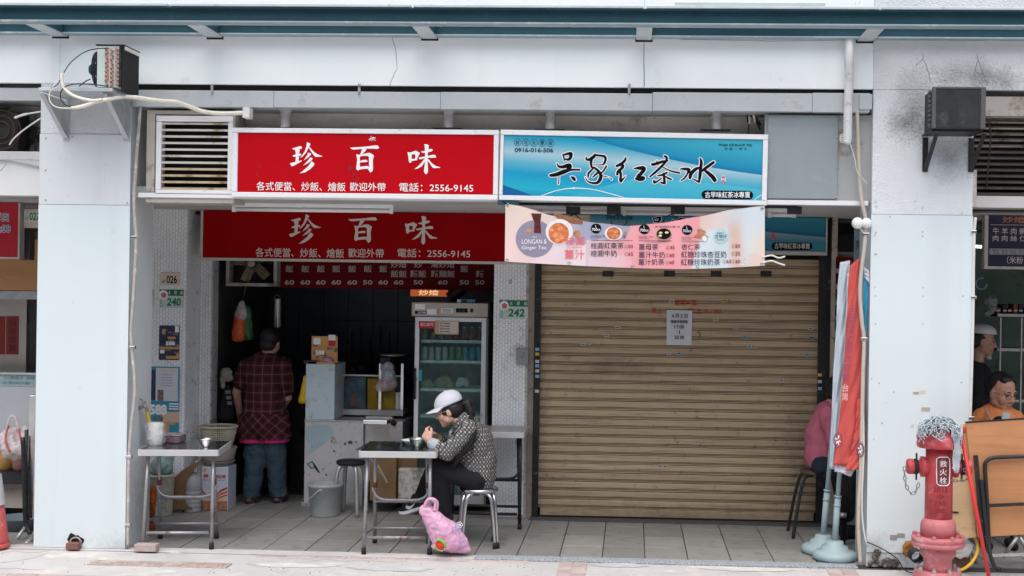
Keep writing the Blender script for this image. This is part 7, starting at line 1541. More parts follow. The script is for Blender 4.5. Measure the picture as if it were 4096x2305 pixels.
blob('hair', mb, HAIR, om, .007, 3, .004, .02, cut=[(q(0,.045,.07), Mo @ Vector((0,1,-.45)))])
ORJ = mat('orange_jacket_cloth', (.66,.22,.075), .75, 0, .08, 9, .2, 160); mb = MB()
mb.cap(O(3930,1672,.05), .085, O(4055,1680,.05), .085); mb.cap(O(3990,1700,.06), .18, O(3990,1880,.09), .20); mb.ball(O(3985,1655,.08), .10,.08,.05)
for s in (-1,1): s_, e_, w__ = O(3990+s*90,1705,.06), O(3985+s*105,1820,-.05), O(3990+s*40,1830,-.25); mb.cap(s_, .085, e_, .07); mb.cap(e_, .068, w__, .048)
blob('orange_jacket', mb, ORJ, om, .010, 5, .018, .08)
m = MB(); nc = O(3992,1650,.05)
for k in range(13):
    a = rad(-250+k*22.5+30); p0 = nc+Vector((.098*math.cos(a), .085*math.sin(a), .020-.03*math.sin(a)*0+.035*(math.sin(a)*.8))); m.cap(p0, .016, p0+Vector((.012*math.cos(a),.012*math.sin(a),-.05)), .022, 10)
blob('jacket_collar', m, ORJ, om, .007, 3, .006, .03); MB().tube(bez([O(3942,1632,-.06),O(3952,1655,-.095),O(3972,1690,-.14)],5), .006, 6).build('reflective_trim', mat('grey_reflective_trim', (.36,.30,.27), .5), om)
mb = MB(); mb.ball(O(3995,1690,-.10), .05,.03,.05); blob('black_shirt', mb, BLACKCLOTH, om, .008, 3)
MB().pbox(4008,1652,4042,1690,YO-.22,YO-.20).build('face_mask', mat('pale_mask_cloth', (.40,.45,.48), .7), om, bevel=.008)
for s in (-1,1): m = MB(); a_ = O(3990+s*50,2100,-.34); m.cap((a_.x,a_.y+.03,.035), .036, (a_.x,a_.y-.13,.03), .03); blob('shoe', m, BLACKCLOTH, om, .009, 4, cut=[(Vector((0,0,0)), Vector((0,0,-1)))])
mb = MB()
for s in (-1,1): h_, k_, a_ = O(3990+s*40,1900,.1), O(3990+s*50,1900,-.32), O(3990+s*50,2100,-.34); mb.cap(h_, .10, k_, .075); mb.cap(k_, .072, a_, .058)
blob('trousers', mb, BLACKCLOTH, om, .011, 5, .018, .08, cut=[(Vector((0,0,.06)), Vector((0,0,-1)))])
so_ = thing('plain_stool', 'low black stool underneath the man in orange', 'stool', (O(3990,1950).x, YO+.1, 0)); zz = O(3990,1900).z-.10; MB().lathe([(.15,zz-.03),(.155,zz-.015),(.15,zz)], (O(3990,1950).x,YO+.1,0), 20).build('seat', BLACKM, so_)
for k in range(4): a = rad(45+90*k); MB().tube([(O(3990,1950).x+.10*math.cos(a),YO+.1+.10*math.sin(a),zz-.03),(O(3990,1950).x+.16*math.cos(a),YO+.1+.16*math.sin(a),0)], .012, 8).build('leg', BLACKM, so_)
# ---------------------------------------------------------------- kitchen hand in a white cap, in the dark at the right
YK2 = 2.0; V_ = lambda x, y, d=0.: P(x, y, YK2+d)
km = thing('person', 'man in a white kitchen cap with lowered mask at the dark far right', 'person', (V_(3900,2040).x, YK2, 0)); Mk = frame(rad(84), rad(-8)); mb = MB(); q = head_parts(mb, V_(3928,1368), Mk, 1.06, 1., V_(3905,1450))
mb.cap(V_(3895,1520), .13, V_(3895,1760), .13)
for d_ in (-.2,.2): s_, e_, w__ = V_(3895,1490,d_), V_(3900,1620,d_*1.1), V_(3990,1650,d_*.6); mb.cap(s_, .055, e_, .045); mb.cap(e_, .042, w__, .03); hand(mb, w__, (1,0,-.1), (0,0,1), (0,-1 if d_ > 0 else 1,0), 1., .8); h_, k_, a_ = V_(3895,1780,d_*.5), V_(3900,1910,d_*.5), V_(3895,2020,d_*.5); mb.cap(h_, .085, k_, .06); mb.cap(k_, .055, a_, .036); 
blob('body', mb, SKIN2, km, .0065, 4); eye_parts(km, q, Mk, 1.06, False); mb = MB()
for (x,y,z,a,b_,d_) in ((0,-.03,.035,.080,.092,.075),(0,-.055,-.01,.075,.05,.06)): mb.ball(q(x,y,z), a*1.06,b_*1.06,d_*1.06,16,10,Mk)
blob('hair', mb, HAIR, km, .007, 3, .004, .02); qk = lambda x, y, z: V_(3928,1368)+Mk @ Vector((x,y,z))*1.06
def kdome(u, v): th = (1-v)*rad(92); a = u*2*math.pi; r_ = math.sin(th); return qk(.094*r_*math.sin(a), -.015+.112*r_*math.cos(a), .065+.075*max(0,math.cos(th))**.85+.03*r_*math.cos(a)*.3)
ko = MB().grid(kdome, 30, 10).build('kitchen_cap', mat('white_kitchen_cap', (.62,.60,.57), .8, 0, .06, 14), km, solid=.003)
MB().tube(bez([q(-.082,-.01,-.02),q(-.075,.04,-.06),q(-.04,.085,-.11)],4), .0025, 5).build('mask_strap', PLASW, km); mb = MB(); mb.ball(q(0,.065,-.115), .05,.03,.022,14,8,Mk); blob('lowered_mask', mb, mat('pale_green_mask', (.40,.46,.42), .7), km, .006, 3)
mb = MB(); mb.cap(V_(3895,1480), .10, V_(3895,1520), .16); mb.cap(V_(3895,1520), .16, V_(3895,1780), .16)
for d_ in (-.2,.2): s_, e_, w__ = V_(3895,1490,d_), V_(3900,1620,d_*1.1), V_(3990,1650,d_*.6); mb.cap(s_, .08, e_, .065); mb.cap(e_, .063, w__, .045); h_, k_, a_ = V_(3895,1780,d_*.5), V_(3900,1910,d_*.5), V_(3895,2020,d_*.5); mb.cap(h_, .10, k_, .08); mb.cap(k_, .075, a_, .06)
blob('black_workwear', mb, BLACKCLOTH, km, .012, 5, .02, .08, cut=[(Vector((0,0,.05)), Vector((0,0,-1)))])
for d_ in (-.1,.1): m = MB(); a_ = V_(3895,2020,d_); m.cap((a_.x-.03,a_.y,.035), .036, (a_.x+.13,a_.y,.03), .03); blob('shoe', m, BLACKCLOTH, km, .009, 4, cut=[(Vector((0,0,0)), Vector((0,0,-1)))])
# ================================================================== flags by the right pillar
YG = .22
def flag_stand(label, base_px, base_py, top_py, lean, R_=.155):
    c = G(base_px, base_py); c.y = max(c.y, .12); t = thing('flag_stand', label, 'flag stand', (c.x, c.y, 0), 'weighted flag stands')
    MB().lathe([(R_-.02,0),(R_,.012),(R_,.045),(R_-.02,.062),(R_*.62,.072),(R_*.60,.095),(R_*.40,.108),(R_*.38,.130),(.03,.135)], (c.x,c.y,0), 36).build('weighted_base', FLAGBASE, t)
    MB().lathe([(.018,0),(.018,.012)], (c.x+R_*.72*.6,c.y-R_*.78,.032), 12, up=(.5,-.85,0)).build('filler_cap', FLAGBASE, t)
    zt = P(base_px+lean, top_py, c.y).z; top = Vector((P(base_px+lean, top_py, c.y).x, c.y, zt)); b0 = Vector((c.x,c.y,.13))
    MB().tube([b0, b0.lerp(top,.16)], .022, 14).build('pole_sleeve', FLAGBASE, t); MB().tube([b0.lerp(top,.10), top], .0165, 12).build('pole', FLAGBASE, t)
    m = MB()
    for f_ in (.13,.165): m.tube([b0.lerp(top,f_), b0.lerp(top,f_+.006)], .026, 14)
    m.build('sleeve_ring', FLAGBASE, t); return t, c, top
f1, c1, t1 = flag_stand('front grey-blue flag stand with round weighted base at the right pillar', 3338, 2238, 1100, 75)
f2, c2, t2 = flag_stand('rear grey-blue flag stand, its base half behind the front one', 3292, 2212, 1080, 95)
def cloth(name, left, right, Y, m, parent, amp=.02, fr=3., nu=26, nv=60, ph=0.):
    """hanging cloth between two photo-measured edges, with folds"""
    def ed(lst, v):
        y0, y1 = lst[0][1], lst[-1][1]; y = y0+(y1-y0)*v
        for (xa, ya), (xb, yb) in zip(lst, lst[1:]):
            if y <= yb+1e-6: t = (y-ya)/(yb-ya); return xa+(xb-xa)*t, y
        return lst[-1]
    def fn(u, v):
        v = 1-v; a = ed(left, v); b_ = ed(right, v); x = a[0]+(b_[0]-a[0])*u; y = a[1]+(b_[1]-a[1])*u
        return P(x, y, Y+amp*math.sin(u*fr*math.pi+ph+v*1.3)*(.4+.6*v)+.004*math.sin(v*17+u*5)+.0035*math.sin(v*41+u*13)+.003*math.sin(u*11+v*23)*v)
    return MB().grid(fn, nu, nv).build(name, m, parent, fix=False, solid=.0015), fn
FB1 = mat('pale_blue_flag_cloth', (.46,.52,.58), .7, 0, .05, 6); FW = mat('pale_lilac_flag_cloth', (.60,.61,.68), .7, 0, .04, 6); FR = mat('bright_red_flag_cloth', (.55,.085,.072), .65, 0, .05, 5)
bl_ = thing('banner_flag', 'pale blue and white flag hanging on the rear flag stand', 'flag', P(3350,1880,.30))
cloth('flag_cloth', [(3360,1050),(3350,1150),(3345,1300),(3332,1500),(3325,1700),(3318,1875)], [(3400,1042),(3396,1200),(3390,1400),(3372,1600),(3362,1760),(3356,1882)], .085, FB1, bl_, .012, 3)
cloth('flag_lining', [(3388,1095),(3384,1250),(3376,1450),(3360,1650),(3345,1800),(3338,1888)], [(3408,1085),(3402,1300),(3396,1500),(3380,1700),(3385,1800),(3378,1885)], .06, FW, bl_, .010, 2)
rd = thing('banner_flag', 'long red flag with vertical characters hanging on the front flag stand', 'flag', P(3390,1880,.2))
ro, rfn = cloth('flag_cloth', [(3400,1062),(3395,1100),(3388,1250),(3376,1450),(3360,1640),(3346,1780),(3333,1862)], [(3440,1030),(3442,1100),(3446,1300),(3450,1500),(3448,1650),(3446,1780),(3438,1862)], .03, FR, rd, .012, 2.2)
cloth('flag_fold', [(3428,1600),(3424,1700),(3404,1800),(3380,1884)], [(3450,1590),(3452,1700),(3450,1800),(3447,1876)], .0, FR, rd, .010, 2)
cloth('flag_lining', [(3352,1840),(3345,1870),(3344,1884)], [(3424,1840),(3418,1880),(3404,1908)], .05, FW, rd, .010, 2, 16, 12)
VIO = flat('violet_flag_print', (.22,.06,.14))
for k, ch in enumerate('古早味紅茶冰專賣'):
    cx_, cy_ = 3412-k*3.9, 1245+k*38; text_on(ch, (P(cx_-15,cy_-15,-.032), P(cx_+13,cy_-18,-.032), P(cx_+12,cy_+16,-.032), P(cx_-16,cy_+18,-.032)), VIO, rd, .0)
for k, ch in enumerate('台灣'): cx_, cy_ = 3382-k*2, 1552+k*36; text_on(ch, (P(cx_-13,cy_-15,-.032), P(cx_+12,cy_-16,-.032), P(cx_+12,cy_+14,-.032), P(cx_-13,cy_+15,-.032)), flat('pink_flag_print', (.72,.50,.50)), rd)
for (cx_, cy_, s) in ((3352,1762,20),(3441,1800,18)):
    e = MB(); e.tube([P(cx_+s*.8*math.cos(a*.35), cy_+s*1.5*math.sin(a*.35), -.026) for a in range(18)], .004, 5, closed=True); e.build('flag_print', VIO, rd); e = MB()
    for a in (0.3,1.3,2.3,3.6,5.0): e.tube([P(cx_+s*.15*math.cos(a), cy_+s*.25*math.sin(a), -.026), P(cx_+s*.55*math.cos(a), cy_+s*1.0*math.sin(a), -.026)], .0045, 5)
    e.build('flag_print', SIGNW, rd)
m = MB(); m.tube([P(3440,1720,.145), P(3432,1760,.145), P(3438,1790,.145)], .007, 6); m.build('flag_print', SIGNW, rd)
bf_ = thing('banner_flag', 'bright blue flag wedged between conduit and right pillar', 'flag', P(3466,1440,.06)); cloth('flag_cloth', [(3452,1075),(3454,1200),(3458,1330),(3459,1440)], [(3468,1072),(3472,1200),(3466,1330),(3461,1440)], .03, mat('cyan_flag_cloth', (.03,.30,.50), .65, 0, .15, 5), bf_, .008, 2, 8, 30)
cloth('flag_lining', [(3456,1068),(3458,1110)], [(3478,1085),(3480,1140)], .02, FW, bf_, .004, 2, 6, 8)
# dark things standing behind the flags
um = thing('umbrella_bundle', 'bundle of black folded umbrella frames behind the flag stands', 'umbrella', P(3395,2150,.75))
for k in range(7): MB().tube([P(3365+k*9,1760,.7), P(3352+k*6+8,2090,.7)], .006, 6).build('umbrella_rib', BLACKM, um)
MB().tube([P(3392,1780,.72), P(3370,2190,.72)], [.03,.02], 10).build('umbrella_body', BLACKCLOTH, um); MB().tube([P(3360,2060,.69), P(3385,2062,.69)], .02, 8).build('umbrella_tie', STEELD, um)
bl2 = thing('menu_board', 'vertical red and white menu board behind the flags', 'menu board', P(3380,1500,1.55)); X0,X1,Z0,Z1 = R(3340,1030,3460,1560,1.55); MB().box(X0,X1,1.55,1.59,Z0,Z1).build('board', MAROON, bl2)
for k in range(8): z = Z1-.11-k*.128; MB().box(X0+.002,X1-.03,1.546,1.5495,z-.018,z+.018).build('price_strip', mat('grey_price_strip', (.36,.36,.36), .6), bl2); 
for k in range(8):
    for j in range(3): z = Z1-.05-k*.128; xa = X0+.03+j*.065; text_on('牛肉飯羊肉麵蝦仁湯'[(k+j) % 9], ((xa,1.547,z+.02),(xa+.035,1.547,z+.02),(xa+.035,1.547,z-.02),(xa,1.547,z-.02)), flat('dull_pink_print', (.36,.22,.22)), bl2)
lb = thing('side_sign', 'narrow pale blue vertical sign above the flags', 'sign', P(3430,1140,1.0)); MB().pbox(3418,915,3442,1110,.9,.93).build('sign_panel', mat('pale_blue_panel', (.25,.40,.47), .5), lb); ptext('古早味', 3422, 960, 3438, 1000, .897, INKB, lb)
# ================================================================== hydrant
hc0 = G(3748, 2322); HX, HY = P(3750,2300,-.62).x, -.62
hy = thing('fire_hydrant', 'weathered red fire hydrant with bolted flanges and chained caps', 'hydrant', (HX, HY, 0)); sc_ = 5200/(9.01+HY)
hz = lambda py: P(3750, py, HY).z
def ring(name, prof, m, n=36): return MB().lathe([(r_/2/sc_, hz(y)) for r_, y in prof], (HX,HY,0), n).build(name, m, hy)
ring('base_flange', [(190,2330),(190,2300),(182,2296),(182,2283),(178,2279)], HYDRF)
ring('lower_barrel', [(118,2282),(110,2262),(110,2235),(140,2215),(143,2190),(138,2180)], HYDRF)
ring('flange', [(138,2186),(200,2183),(208,2178),(208,2166),(200,2163),(206,2160),(208,2148),(200,2144)], HYDRF)
ring('collar', [(138,2146),(138,2100),(132,2088),(110,2072)], HYDRF)
ring('barrel', [(108,2080),(106,1900),(104,1790)], HYDR)
ring('bonnet', [(104,1792),(168,1790),(176,1782),(178,1752),(172,1744),(120,1722),(80,1705),(30,1700)], HYDR)
for k in range(8):
    a = rad(22.5+45*k); rr = 88/sc_
    for py, nm in ((2143,'flange_bolt'),(2279,'base_bolt')):
        rb_ = (92 if py < 2200 else 78)/sc_; MB().lathe([(.016,0),(.016,.012),(.011,.014),(.010,.026 if py > 2200 else .018)], (HX+rb_*math.cos(a),HY+rb_*math.sin(a),hz(py)), 6, smooth=False).build(nm, HYDRF if py < 2200 else STEELD, hy)
zo = hz(1868)
for s in (-1,1):
    o = MB().lathe([(.056,.05),(.060,.085),(.066,.095),(.066,.115),(.042,.117),(.042,.14)], (HX,HY,zo), 20, up=(s,0,0)).build('outlet', HYDR, hy)
    MB().lathe([(.044,.135),(.049,.138),(.049,.160)], (HX,HY,zo), 20, up=(s,0,0)).build('outlet_gasket', RUBBER, o)
    MB().lathe([(.046,.161),(.049,.166),(.049,.194),(.044,.202),(.02,.204)], (HX,HY,zo), 20, up=(s,0,0)).build('outlet_cap', HYDR, o)
    MB().box(HX+s*.143-.004, HX+s*.143+.004, HY-.012, HY+.012, zo-.085, zo+.085).build('cap_lug', BLACKM, o)
def chain(parent, pts, m, n):
    q = bez([Vector(p) for p in pts], 12); L = 0; cum = [0]
    for a, b_ in zip(q, q[1:]): L += (b_-a).length; cum.append(L)
    k = 0; step = L/n
    for i in range(n):
        s0 = i*step; j = max(x for x in range(len(cum)) if cum[x] <= s0+1e-9); j = min(j, len(q)-2); f_ = (s0-cum[j])/max(1e-6, cum[j+1]-cum[j]); c = q[j].lerp(q[j+1], f_); d = (q[j+1]-q[j]).normalized()
        sd_ = Vector((0,-1,0)) if i % 2 else d.cross(Vector((0,-1,0))).normalized(); l = MB(); hl = step*.62
        l.tube([c+d*hl*math.cos(a*.785)+sd_*.009*math.sin(a*.785) for a in range(8)], .0035, 5, closed=True); l.build('chain_link', m, parent)
CH = mat('dull_chain_steel', (.28,.27,.26), .45, .6, .2, 30, dirt=((.16,.08,.05), .32, 30))
hp_ = lambda x, y, d=-.06: P(x, y, HY+d)
chain(hy, [hp_(3618,1876), hp_(3620,1920), hp_(3630,1955), hp_(3648,1974), hp_(3665,1962), hp_(3678,1925)], CH, 9); chain(hy, [hp_(3858,1880), hp_(3868,1898), hp_(3888,1910)], CH, 4); chain(hy, [hp_(3795,1918), hp_(3825,1924), hp_(3860,1922), hp_(3885,1908)], CH, 7)
bd = MB(); BW, BH = 80/sc_, 114/sc_; zc_ = hz(1878); rr = 53.5/sc_
def onb(u, z, lift=.004): a = u/rr; return Vector((HX+(rr+lift)*math.sin(a), HY-(rr+lift)*math.cos(a), z))
def bar_poly(pts, m, lift, nm): MB().poly([onb(x/sc_, hz(y), lift) for x, y in pts]).build(nm, m, hy, fix=False)
ov = [(-24,1830),(-16,1822),(16,1822),(24,1830),(26,1880),(24,1926),(16,1934),(-14,1934),(-22,1926),(-24,1880)]; ov = [(x+3,y) for x,y in ov]
pl = MB(); n_ = 14
plv = []; 
for i in range(n_+1):
    for z in (1822, 1934): plv.append(onb((-22+47*i/n_)/sc_, hz(z+(8 if i in (0,n_) and z < 1850 else (-8 if i in (0,n_) else 0))), .006))
pl.add(plv, [(2*i,2*i+2,2*i+3,2*i+1) for i in range(n_)]); pl.build('name_plate', mat('dark_red_plate', (.16,.03,.035), .5, 0, .3, 30), hy, fix=False)
e = MB(); e.tube([onb(x/sc_, hz(y), .008) for x, y in ov], .0032, 6, closed=True); e.build('name_plate_rim', SIGNW, hy)
def barrel_text(s, x0, y0, x1, y1, m, lift, off=.02):
    vs, fs, _ = glyphs(s, off); b = MB(); b.add([onb((x0+(x1-x0)*u)/sc_, hz(y1+(y0-y1)*v), lift) for u, v in vs], fs); b.build('lettering', m, hy, fix=False)
for k, ch in enumerate('救火栓'): barrel_text(ch, -10, 1835+k*33, 16, 1860+k*33, SIGNW, .0085, .0)
DR = mat('dark_cast_lettering', (.22,.03,.035), .6); 
for s, x0_, y0_, x1_, y1_ in (('2015',-34,1943,24,1962),('◇',-20,1970,10,1988),('S',-8,1975,0,1984),('150',-24,1996,16,2015),('台北',-22,2027,14,2045)): barrel_text(s, x0_, y0_, x1_, y1_, DR, .003, .01)
# mop drying over the hydrant
mp2 = thing('string_mop', 'grey string mop with a red handle leaning head-up on the hydrant', 'mop', P(3955,2330,-.80)); random.seed(17)
MOPM = mat('grey_mop_string', (.44,.49,.52), .8, 0, .25, 25, .2, 200); Yh = HY
for k in range(95):
    x0_ = random.uniform(3675, 3820); y0_ = 1664+((x0_-3752)/80.)**2*44+random.uniform(-5,14); p0 = P(x0_, y0_, Yh+random.uniform(-.08,.08)); pts = [p0]; x, y = x0_, y0_
    dx = random.uniform(-24, 24); 
    for j in range(5): x += dx+random.uniform(-20,20); y += random.uniform(-4,20)+j*1.2; yl = Yh+random.uniform(-.03,.0)-.03*j-.02; pts.append(P(max(random.uniform(3664,3700),min(random.uniform(3815,3850),x)), min(random.uniform(1745,1785),max(random.uniform(1662,1676)+((x-3752)/80.)**2*30,y)), yl))
    MB().tube(bez(pts, 3), .0036, 4).build('mop_string', MOPM, mp2)
for k in range(26):
    x0_ = random.uniform(3805, 3850); pts = [P(x0_, 1705+random.uniform(-8,8), Yh-.10+random.uniform(-.02,.02)), P(x0_+random.uniform(-8,8), 1740, Yh-.14), P(3832+random.uniform(-16,14), 1800, Yh-.13), P(3825+random.uniform(-14,12), 1855, Yh-.12), P(3820+random.uniform(-12,14), 1870+random.uniform(0,24), Yh-.12)]
    MB().tube(bez(pts, 4), .0033, 4).build('mop_string', MOPM, mp2)
ha, hb = P(3843,1722,Yh-.08), P(3962,2345,-.80); MB().tube([ha, hb], .0125, 10).build('mop_handle', mat('red_plastic_handle', (.62,.035,.035), .4, 0, .05, 8), mp2); MB().tube([ha+Vector((-.05,0,.01)), ha+Vector((.03,0,.0))], .02, 10).build('mop_clamp', mat('red_mop_clamp', (.5,.04,.04), .5), mp2)
yh = thing('yellow_hose', 'yellow hose curling behind the hydrant foot', 'hose', P(3870,2260,-.2)); MB().tube(bez([P(3800,2285,-.35), P(3840,2282,-.33), P(3878,2260,-.30), P(3905,2220,-.25), P(3910,2180,-.20), P(3895,2140,-.14)], 6), .0105, 8).build('hose_tube', mat('yellow_hose_rubber', (.66,.38,.02), .5, 0, .06, 9), yh)
ws = thing('rusty_sponge', 'clump of rusty brown foam at the foot of the right pillar', 'debris', P(3630,2220,-.05)); m = MB(); m.ball(P(3630,2200,-.05), .035,.03,.05); m.ball(P(3636,2180,-.05), .03,.03,.03); blob('foam_lump', m, mat('rusty_foam', (.30,.13,.03), .9, 0, .5, 40, .6, 60), ws, .008, 2, .03, .02)
t = thing('white_rag', 'white rag and pipe stub lying behind the hydrant', 'rag', P(3840,2250,-.1)); m = MB(); m.cap(P(3820,2190,-.12),.05,P(3860,2190,-.12),.05); m.ball(P(3840,2215,-.12),.06,.04,.03); blob('rag_cloth', m, PLASW, t, .01, 3, .03, .03); MB().lathe([(.045,0),(.045,.12),(.038,.12),(.038,.0)], P(3655,2215,-.12), 18, up=(0,-1,0), cap=False).build('pipe_stub', BLACKM, t); MB().pbox(3818,2222,3880,2275,-.10,-.02).build('rusty_can', mat('rusty_can', (.12,.06,.04), .8), t)
# ================================================================== folded wooden tables at the right
def leaning_board(label, pts, Y0, m, group):
    t = thing('folded_table', label, 'table', P(pts[3][0], pts[3][1], Y0), group); MB().prism([P(x, y, Y0) for x, y in pts], (0,.022,0)).build('tabletop', m, t, bevel=.002); return t
w1 = leaning_board('pale plywood folded table top standing behind the hydrant', [(3790,1705),(3880,1692),(3905,2150),(3790,2160)], -.22, WOODL, 'folded wooden tables')
MB().pbox(3790,2047,3835,2053,-.226,-.221).build('hinge_slot', BLACKM, w1)
w2_ = leaning_board('orange plywood folded table with black tube legs at the right edge', [(3864,1692),(4250,1668),(4250,2130),(3912,2150)], -.28, WOODP, 'folded wooden tables')
MB().prism([P(x,y,-.283) for x,y in ((3864,1688),(4250,1664),(4250,1668),(3864,1693))], (0,.028,0)).build('edge_band', BLACKM, w2_)
Yl = -.31
MB().tube(bez([P(3995,2285,Yl-.06),P(3978,2265,Yl-.05),P(3960,2215,Yl-.03),P(3955,2150,Yl),P(3947,1990,Yl),P(3940,1870,Yl),P(3946,1846,Yl),P(3966,1834,Yl),P(4010,1829,Yl),P(4250,1822,Yl)], 6), .0135, 10).build('leg_loop', BLACKM, w2_)
MB().bar(P(3903,1822,Yl+.01), P(3930,2145,Yl+.01), .026, .02, (0,-1,0)).build('leg_bar', BLACKM, w2_); MB().bar(P(3925,1920,Yl-.012), P(3955,2210,Yl-.012), .022, .018, (0,-1,0)).build('leg_bar', BLACKM, w2_)
MB().bar(P(3946,2023,Yl-.012), P(4250,2010,Yl-.012), .02, .02, (0,-1,0)).build('leg_crossbar', BLACKM, w2_); MB().bar(P(3966,2222,Yl-.03), P(4250,2212,Yl-.03), .018, .018, (0,-1,0)).build('leg_crossbar', STEELD, w2_); MB().tube([P(3985,2275,Yl-.06), P(4002,2280,Yl-.06)], .016, 8).build('rubber_foot', RUBBER, w2_)
lg2 = thing('table_legs', 'grey crossed steel table legs under the folded tables at the right', 'table legs', P(4040,2230,.3))
for a, b_ in (((4070,2150),(4010,2230)),((4080,2150),(4130,2240)),((3870,2165),(3915,2270))): MB().tube([P(*a,.2), P(*b_,.2)], .014, 8).build('leg', STEELD, lg2)
# ================================================================== right bay, upper part
X0 = prx1+.03; rb2 = thing('louvre_screen', 'dark grimy louvre screen high in the right bay', 'vent', P(4050,870,.2)); LVM = mat('grimy_brown_louvre', (.17,.14,.115), .6, 0, .2, 6, dirt=((.03,.025,.02), .40, 7)); LVD = mat('soot_black_louvre', (.05,.043,.037), .65, 0, .3, 6, dirt=((.10,.08,.06), .26, 9))
LVP = mat('tan_louvre', (.34,.28,.21), .6, 0, .12, 6, dirt=((.10,.08,.06), .32, 7))
for k in range(17):
    y = 460+k*24; z = P(4040,y,.12).z; m = MB(); m.add([(X0,.12,z-.018),(6,.12,z-.018),(6,.12,z-.008),(X0,.12,z-.008),(X0,.15,z+.0),(6,.15,z+.0),(6,.15,z+.008),(X0,.15,z+.008)], [(0,1,2,3),(3,2,6,7),(0,4,5,1),(4,7,6,5),(0,3,7,4),(1,5,6,2)]); m.build('slat', LVP if k < 3 else (LVM if k in (3,4,5,14,15) else LVD), rb2)
MB().box(X0, 6, .28, .298, ZC+.02, zf0).build('screen_back', DARK, rb2); MB().box(X0, 6, .02, .29, zf0-.01, zf1-.01).build('rusty_lintel', mat('rust_stained_lintel', (.40,.37,.34), .8, 0, .1, 5, .2, 60, dirt=((.16,.09,.05), .40, 5)), rb2)
MB().box(prx1-.02, prx1+.03, .02, .25, ZC, P(3900,680,.02).z).build('corner_angle', BEIGEPIPE, rb2)
ns = thing('menu_sign', 'navy menu sign with white dish names at the right edge', 'sign', P(4050,1070,1.0)); Yn = .95
X0,X1,Z0,Z1 = R(3945,880,4300,1072,Yn); Z1 = ZC-.004; MB().box(X0,X1,Yn,Yn+.06,Z0,Z1).build('sign_panel', mat('navy_sign_panel', (.020,.020,.055), .45, 0, .08, 6), ns); MB().box(X0-.015,X0+.012,Yn-.008,Yn+.07,Z0-.012,Z1).box(X0+.013,X1,Yn-.008,Yn+.07,Z0-.012,Z0+.008).build('sign_frame', MATS['dull_aluminium'], ns)
for s, a,b_,c,d in (('牛 羊 肉 蝦',3971,912,4104,938),('肉 肉 絲 仁',3971,942,4104,966),('（米粉・',4028,1026,4110,1056)): ptext(s,a,b_,c,d,Yn-.002,LETD,ns,.004)
ptext('炒燴',4010,866,4100,892,Yn-.002,flat('orange_outline_print',(.50,.18,.08)),ns,.01); MB().pbox(3962,900,4200,901.5,Yn-.002,Yn-.001).build('print_line', LETD, ns); MB().pbox(3958,996,4200,1020,Yn-.003,Yn-.001).build('price_strip', mat('grey_price_tape',(.34,.34,.36),.6), ns); ptext('85 85 60 80',3972,999,4100,1007,Yn-.004,DARKTXT,ns); ptext('95 95 70 90',3972,1010,4100,1018,Yn-.004,DARKTXT,ns)
# right shop interior
GRN = mat('dim_green_wall', (.10,.16,.12), .5, 0, .12, 5, dirt=((.05,.06,.05), .33, 6)); MB().box(P(3850,1300,3.2).x, 6, 3.2, 3.3, 0, ZC).build('shop_back_wall', GRN, bld)
cs = thing('kitchen_shelf', 'steel kitchen shelf crowded with boxes in the right shop', 'shelf', P(4050,1700,2.3)); 
for py in (1258, 1396, 1600): MB().pbox(3990,py,4300,py+11,2.3,2.7).build('shelf_board', STEELD, cs)
for px in (3998, 4082): MB().pbox(px-3,1270,px+3,2030,2.29,2.31).build('shelf_post', STEELD, cs)
random.seed(31)
for k in range(9):
    a = 3990+k*22+random.uniform(-5,5); t_ = ('dim tan food box','dark wrapped packet','dim red carton')[k % 3]
    o = thing('food_box', f'{t_}, {("first","second","third","fourth","fifth","sixth","seventh","eighth","ninth")[k]} from the left on the top of the right kitchen shelf', 'box', P(a,1256,2.35), 'boxes on the right kitchen shelf'); MB().pbox(a,1256-random.uniform(22,46),a+18,1257.5,2.34,2.5).build('box_body', (CARD,BLACKM,MAROON)[k % 3], o, bevel=.003); MB().pbox(a+2,1240,a+16,1246,2.336,2.3385).build('box_label', LETD if k % 3 == 0 else STEELD, o)
bgx = thing('crumpled_bag', 'grey crumpled plastic bags hanging in the right shop', 'bag', P(3960,1250,2.1)); m = MB(); m.ball(P(3962,1205,2.1),.06,.05,.05); m.cap(P(3975,1235,2.1),.03,P(3940,1260,2.1),.02); blob('bag_film', m, glassy('dim_bag_film',(.3,.33,.34),.5,.3), bgx, .012, 2, .04, .04)
bh = thing('blue_hose', 'pale blue hose loop hanging beside the right pillar', 'hose', P(3930,1150,1.6)); MB().tube([P(3925+22*math.cos(a*.3), 1135+22*math.sin(a*.3), 1.6) for a in range(18)], .008, 6).build('hose_tube', mat('blue_grey_hose',(.14,.24,.32),.5), bh)
rtub = thing('lit_tube', 'small lit fluorescent tube deep in the right shop', 'lamp', P(3925,988,2.6)); MB().tube([P(3898,986,2.6), P(3936,988,2.6)], .012, 8).build('tube', mat('lit_tube_glow', (.8,.85,.85), .5, emit=(.8,1.,.9,3.0)), rtub)
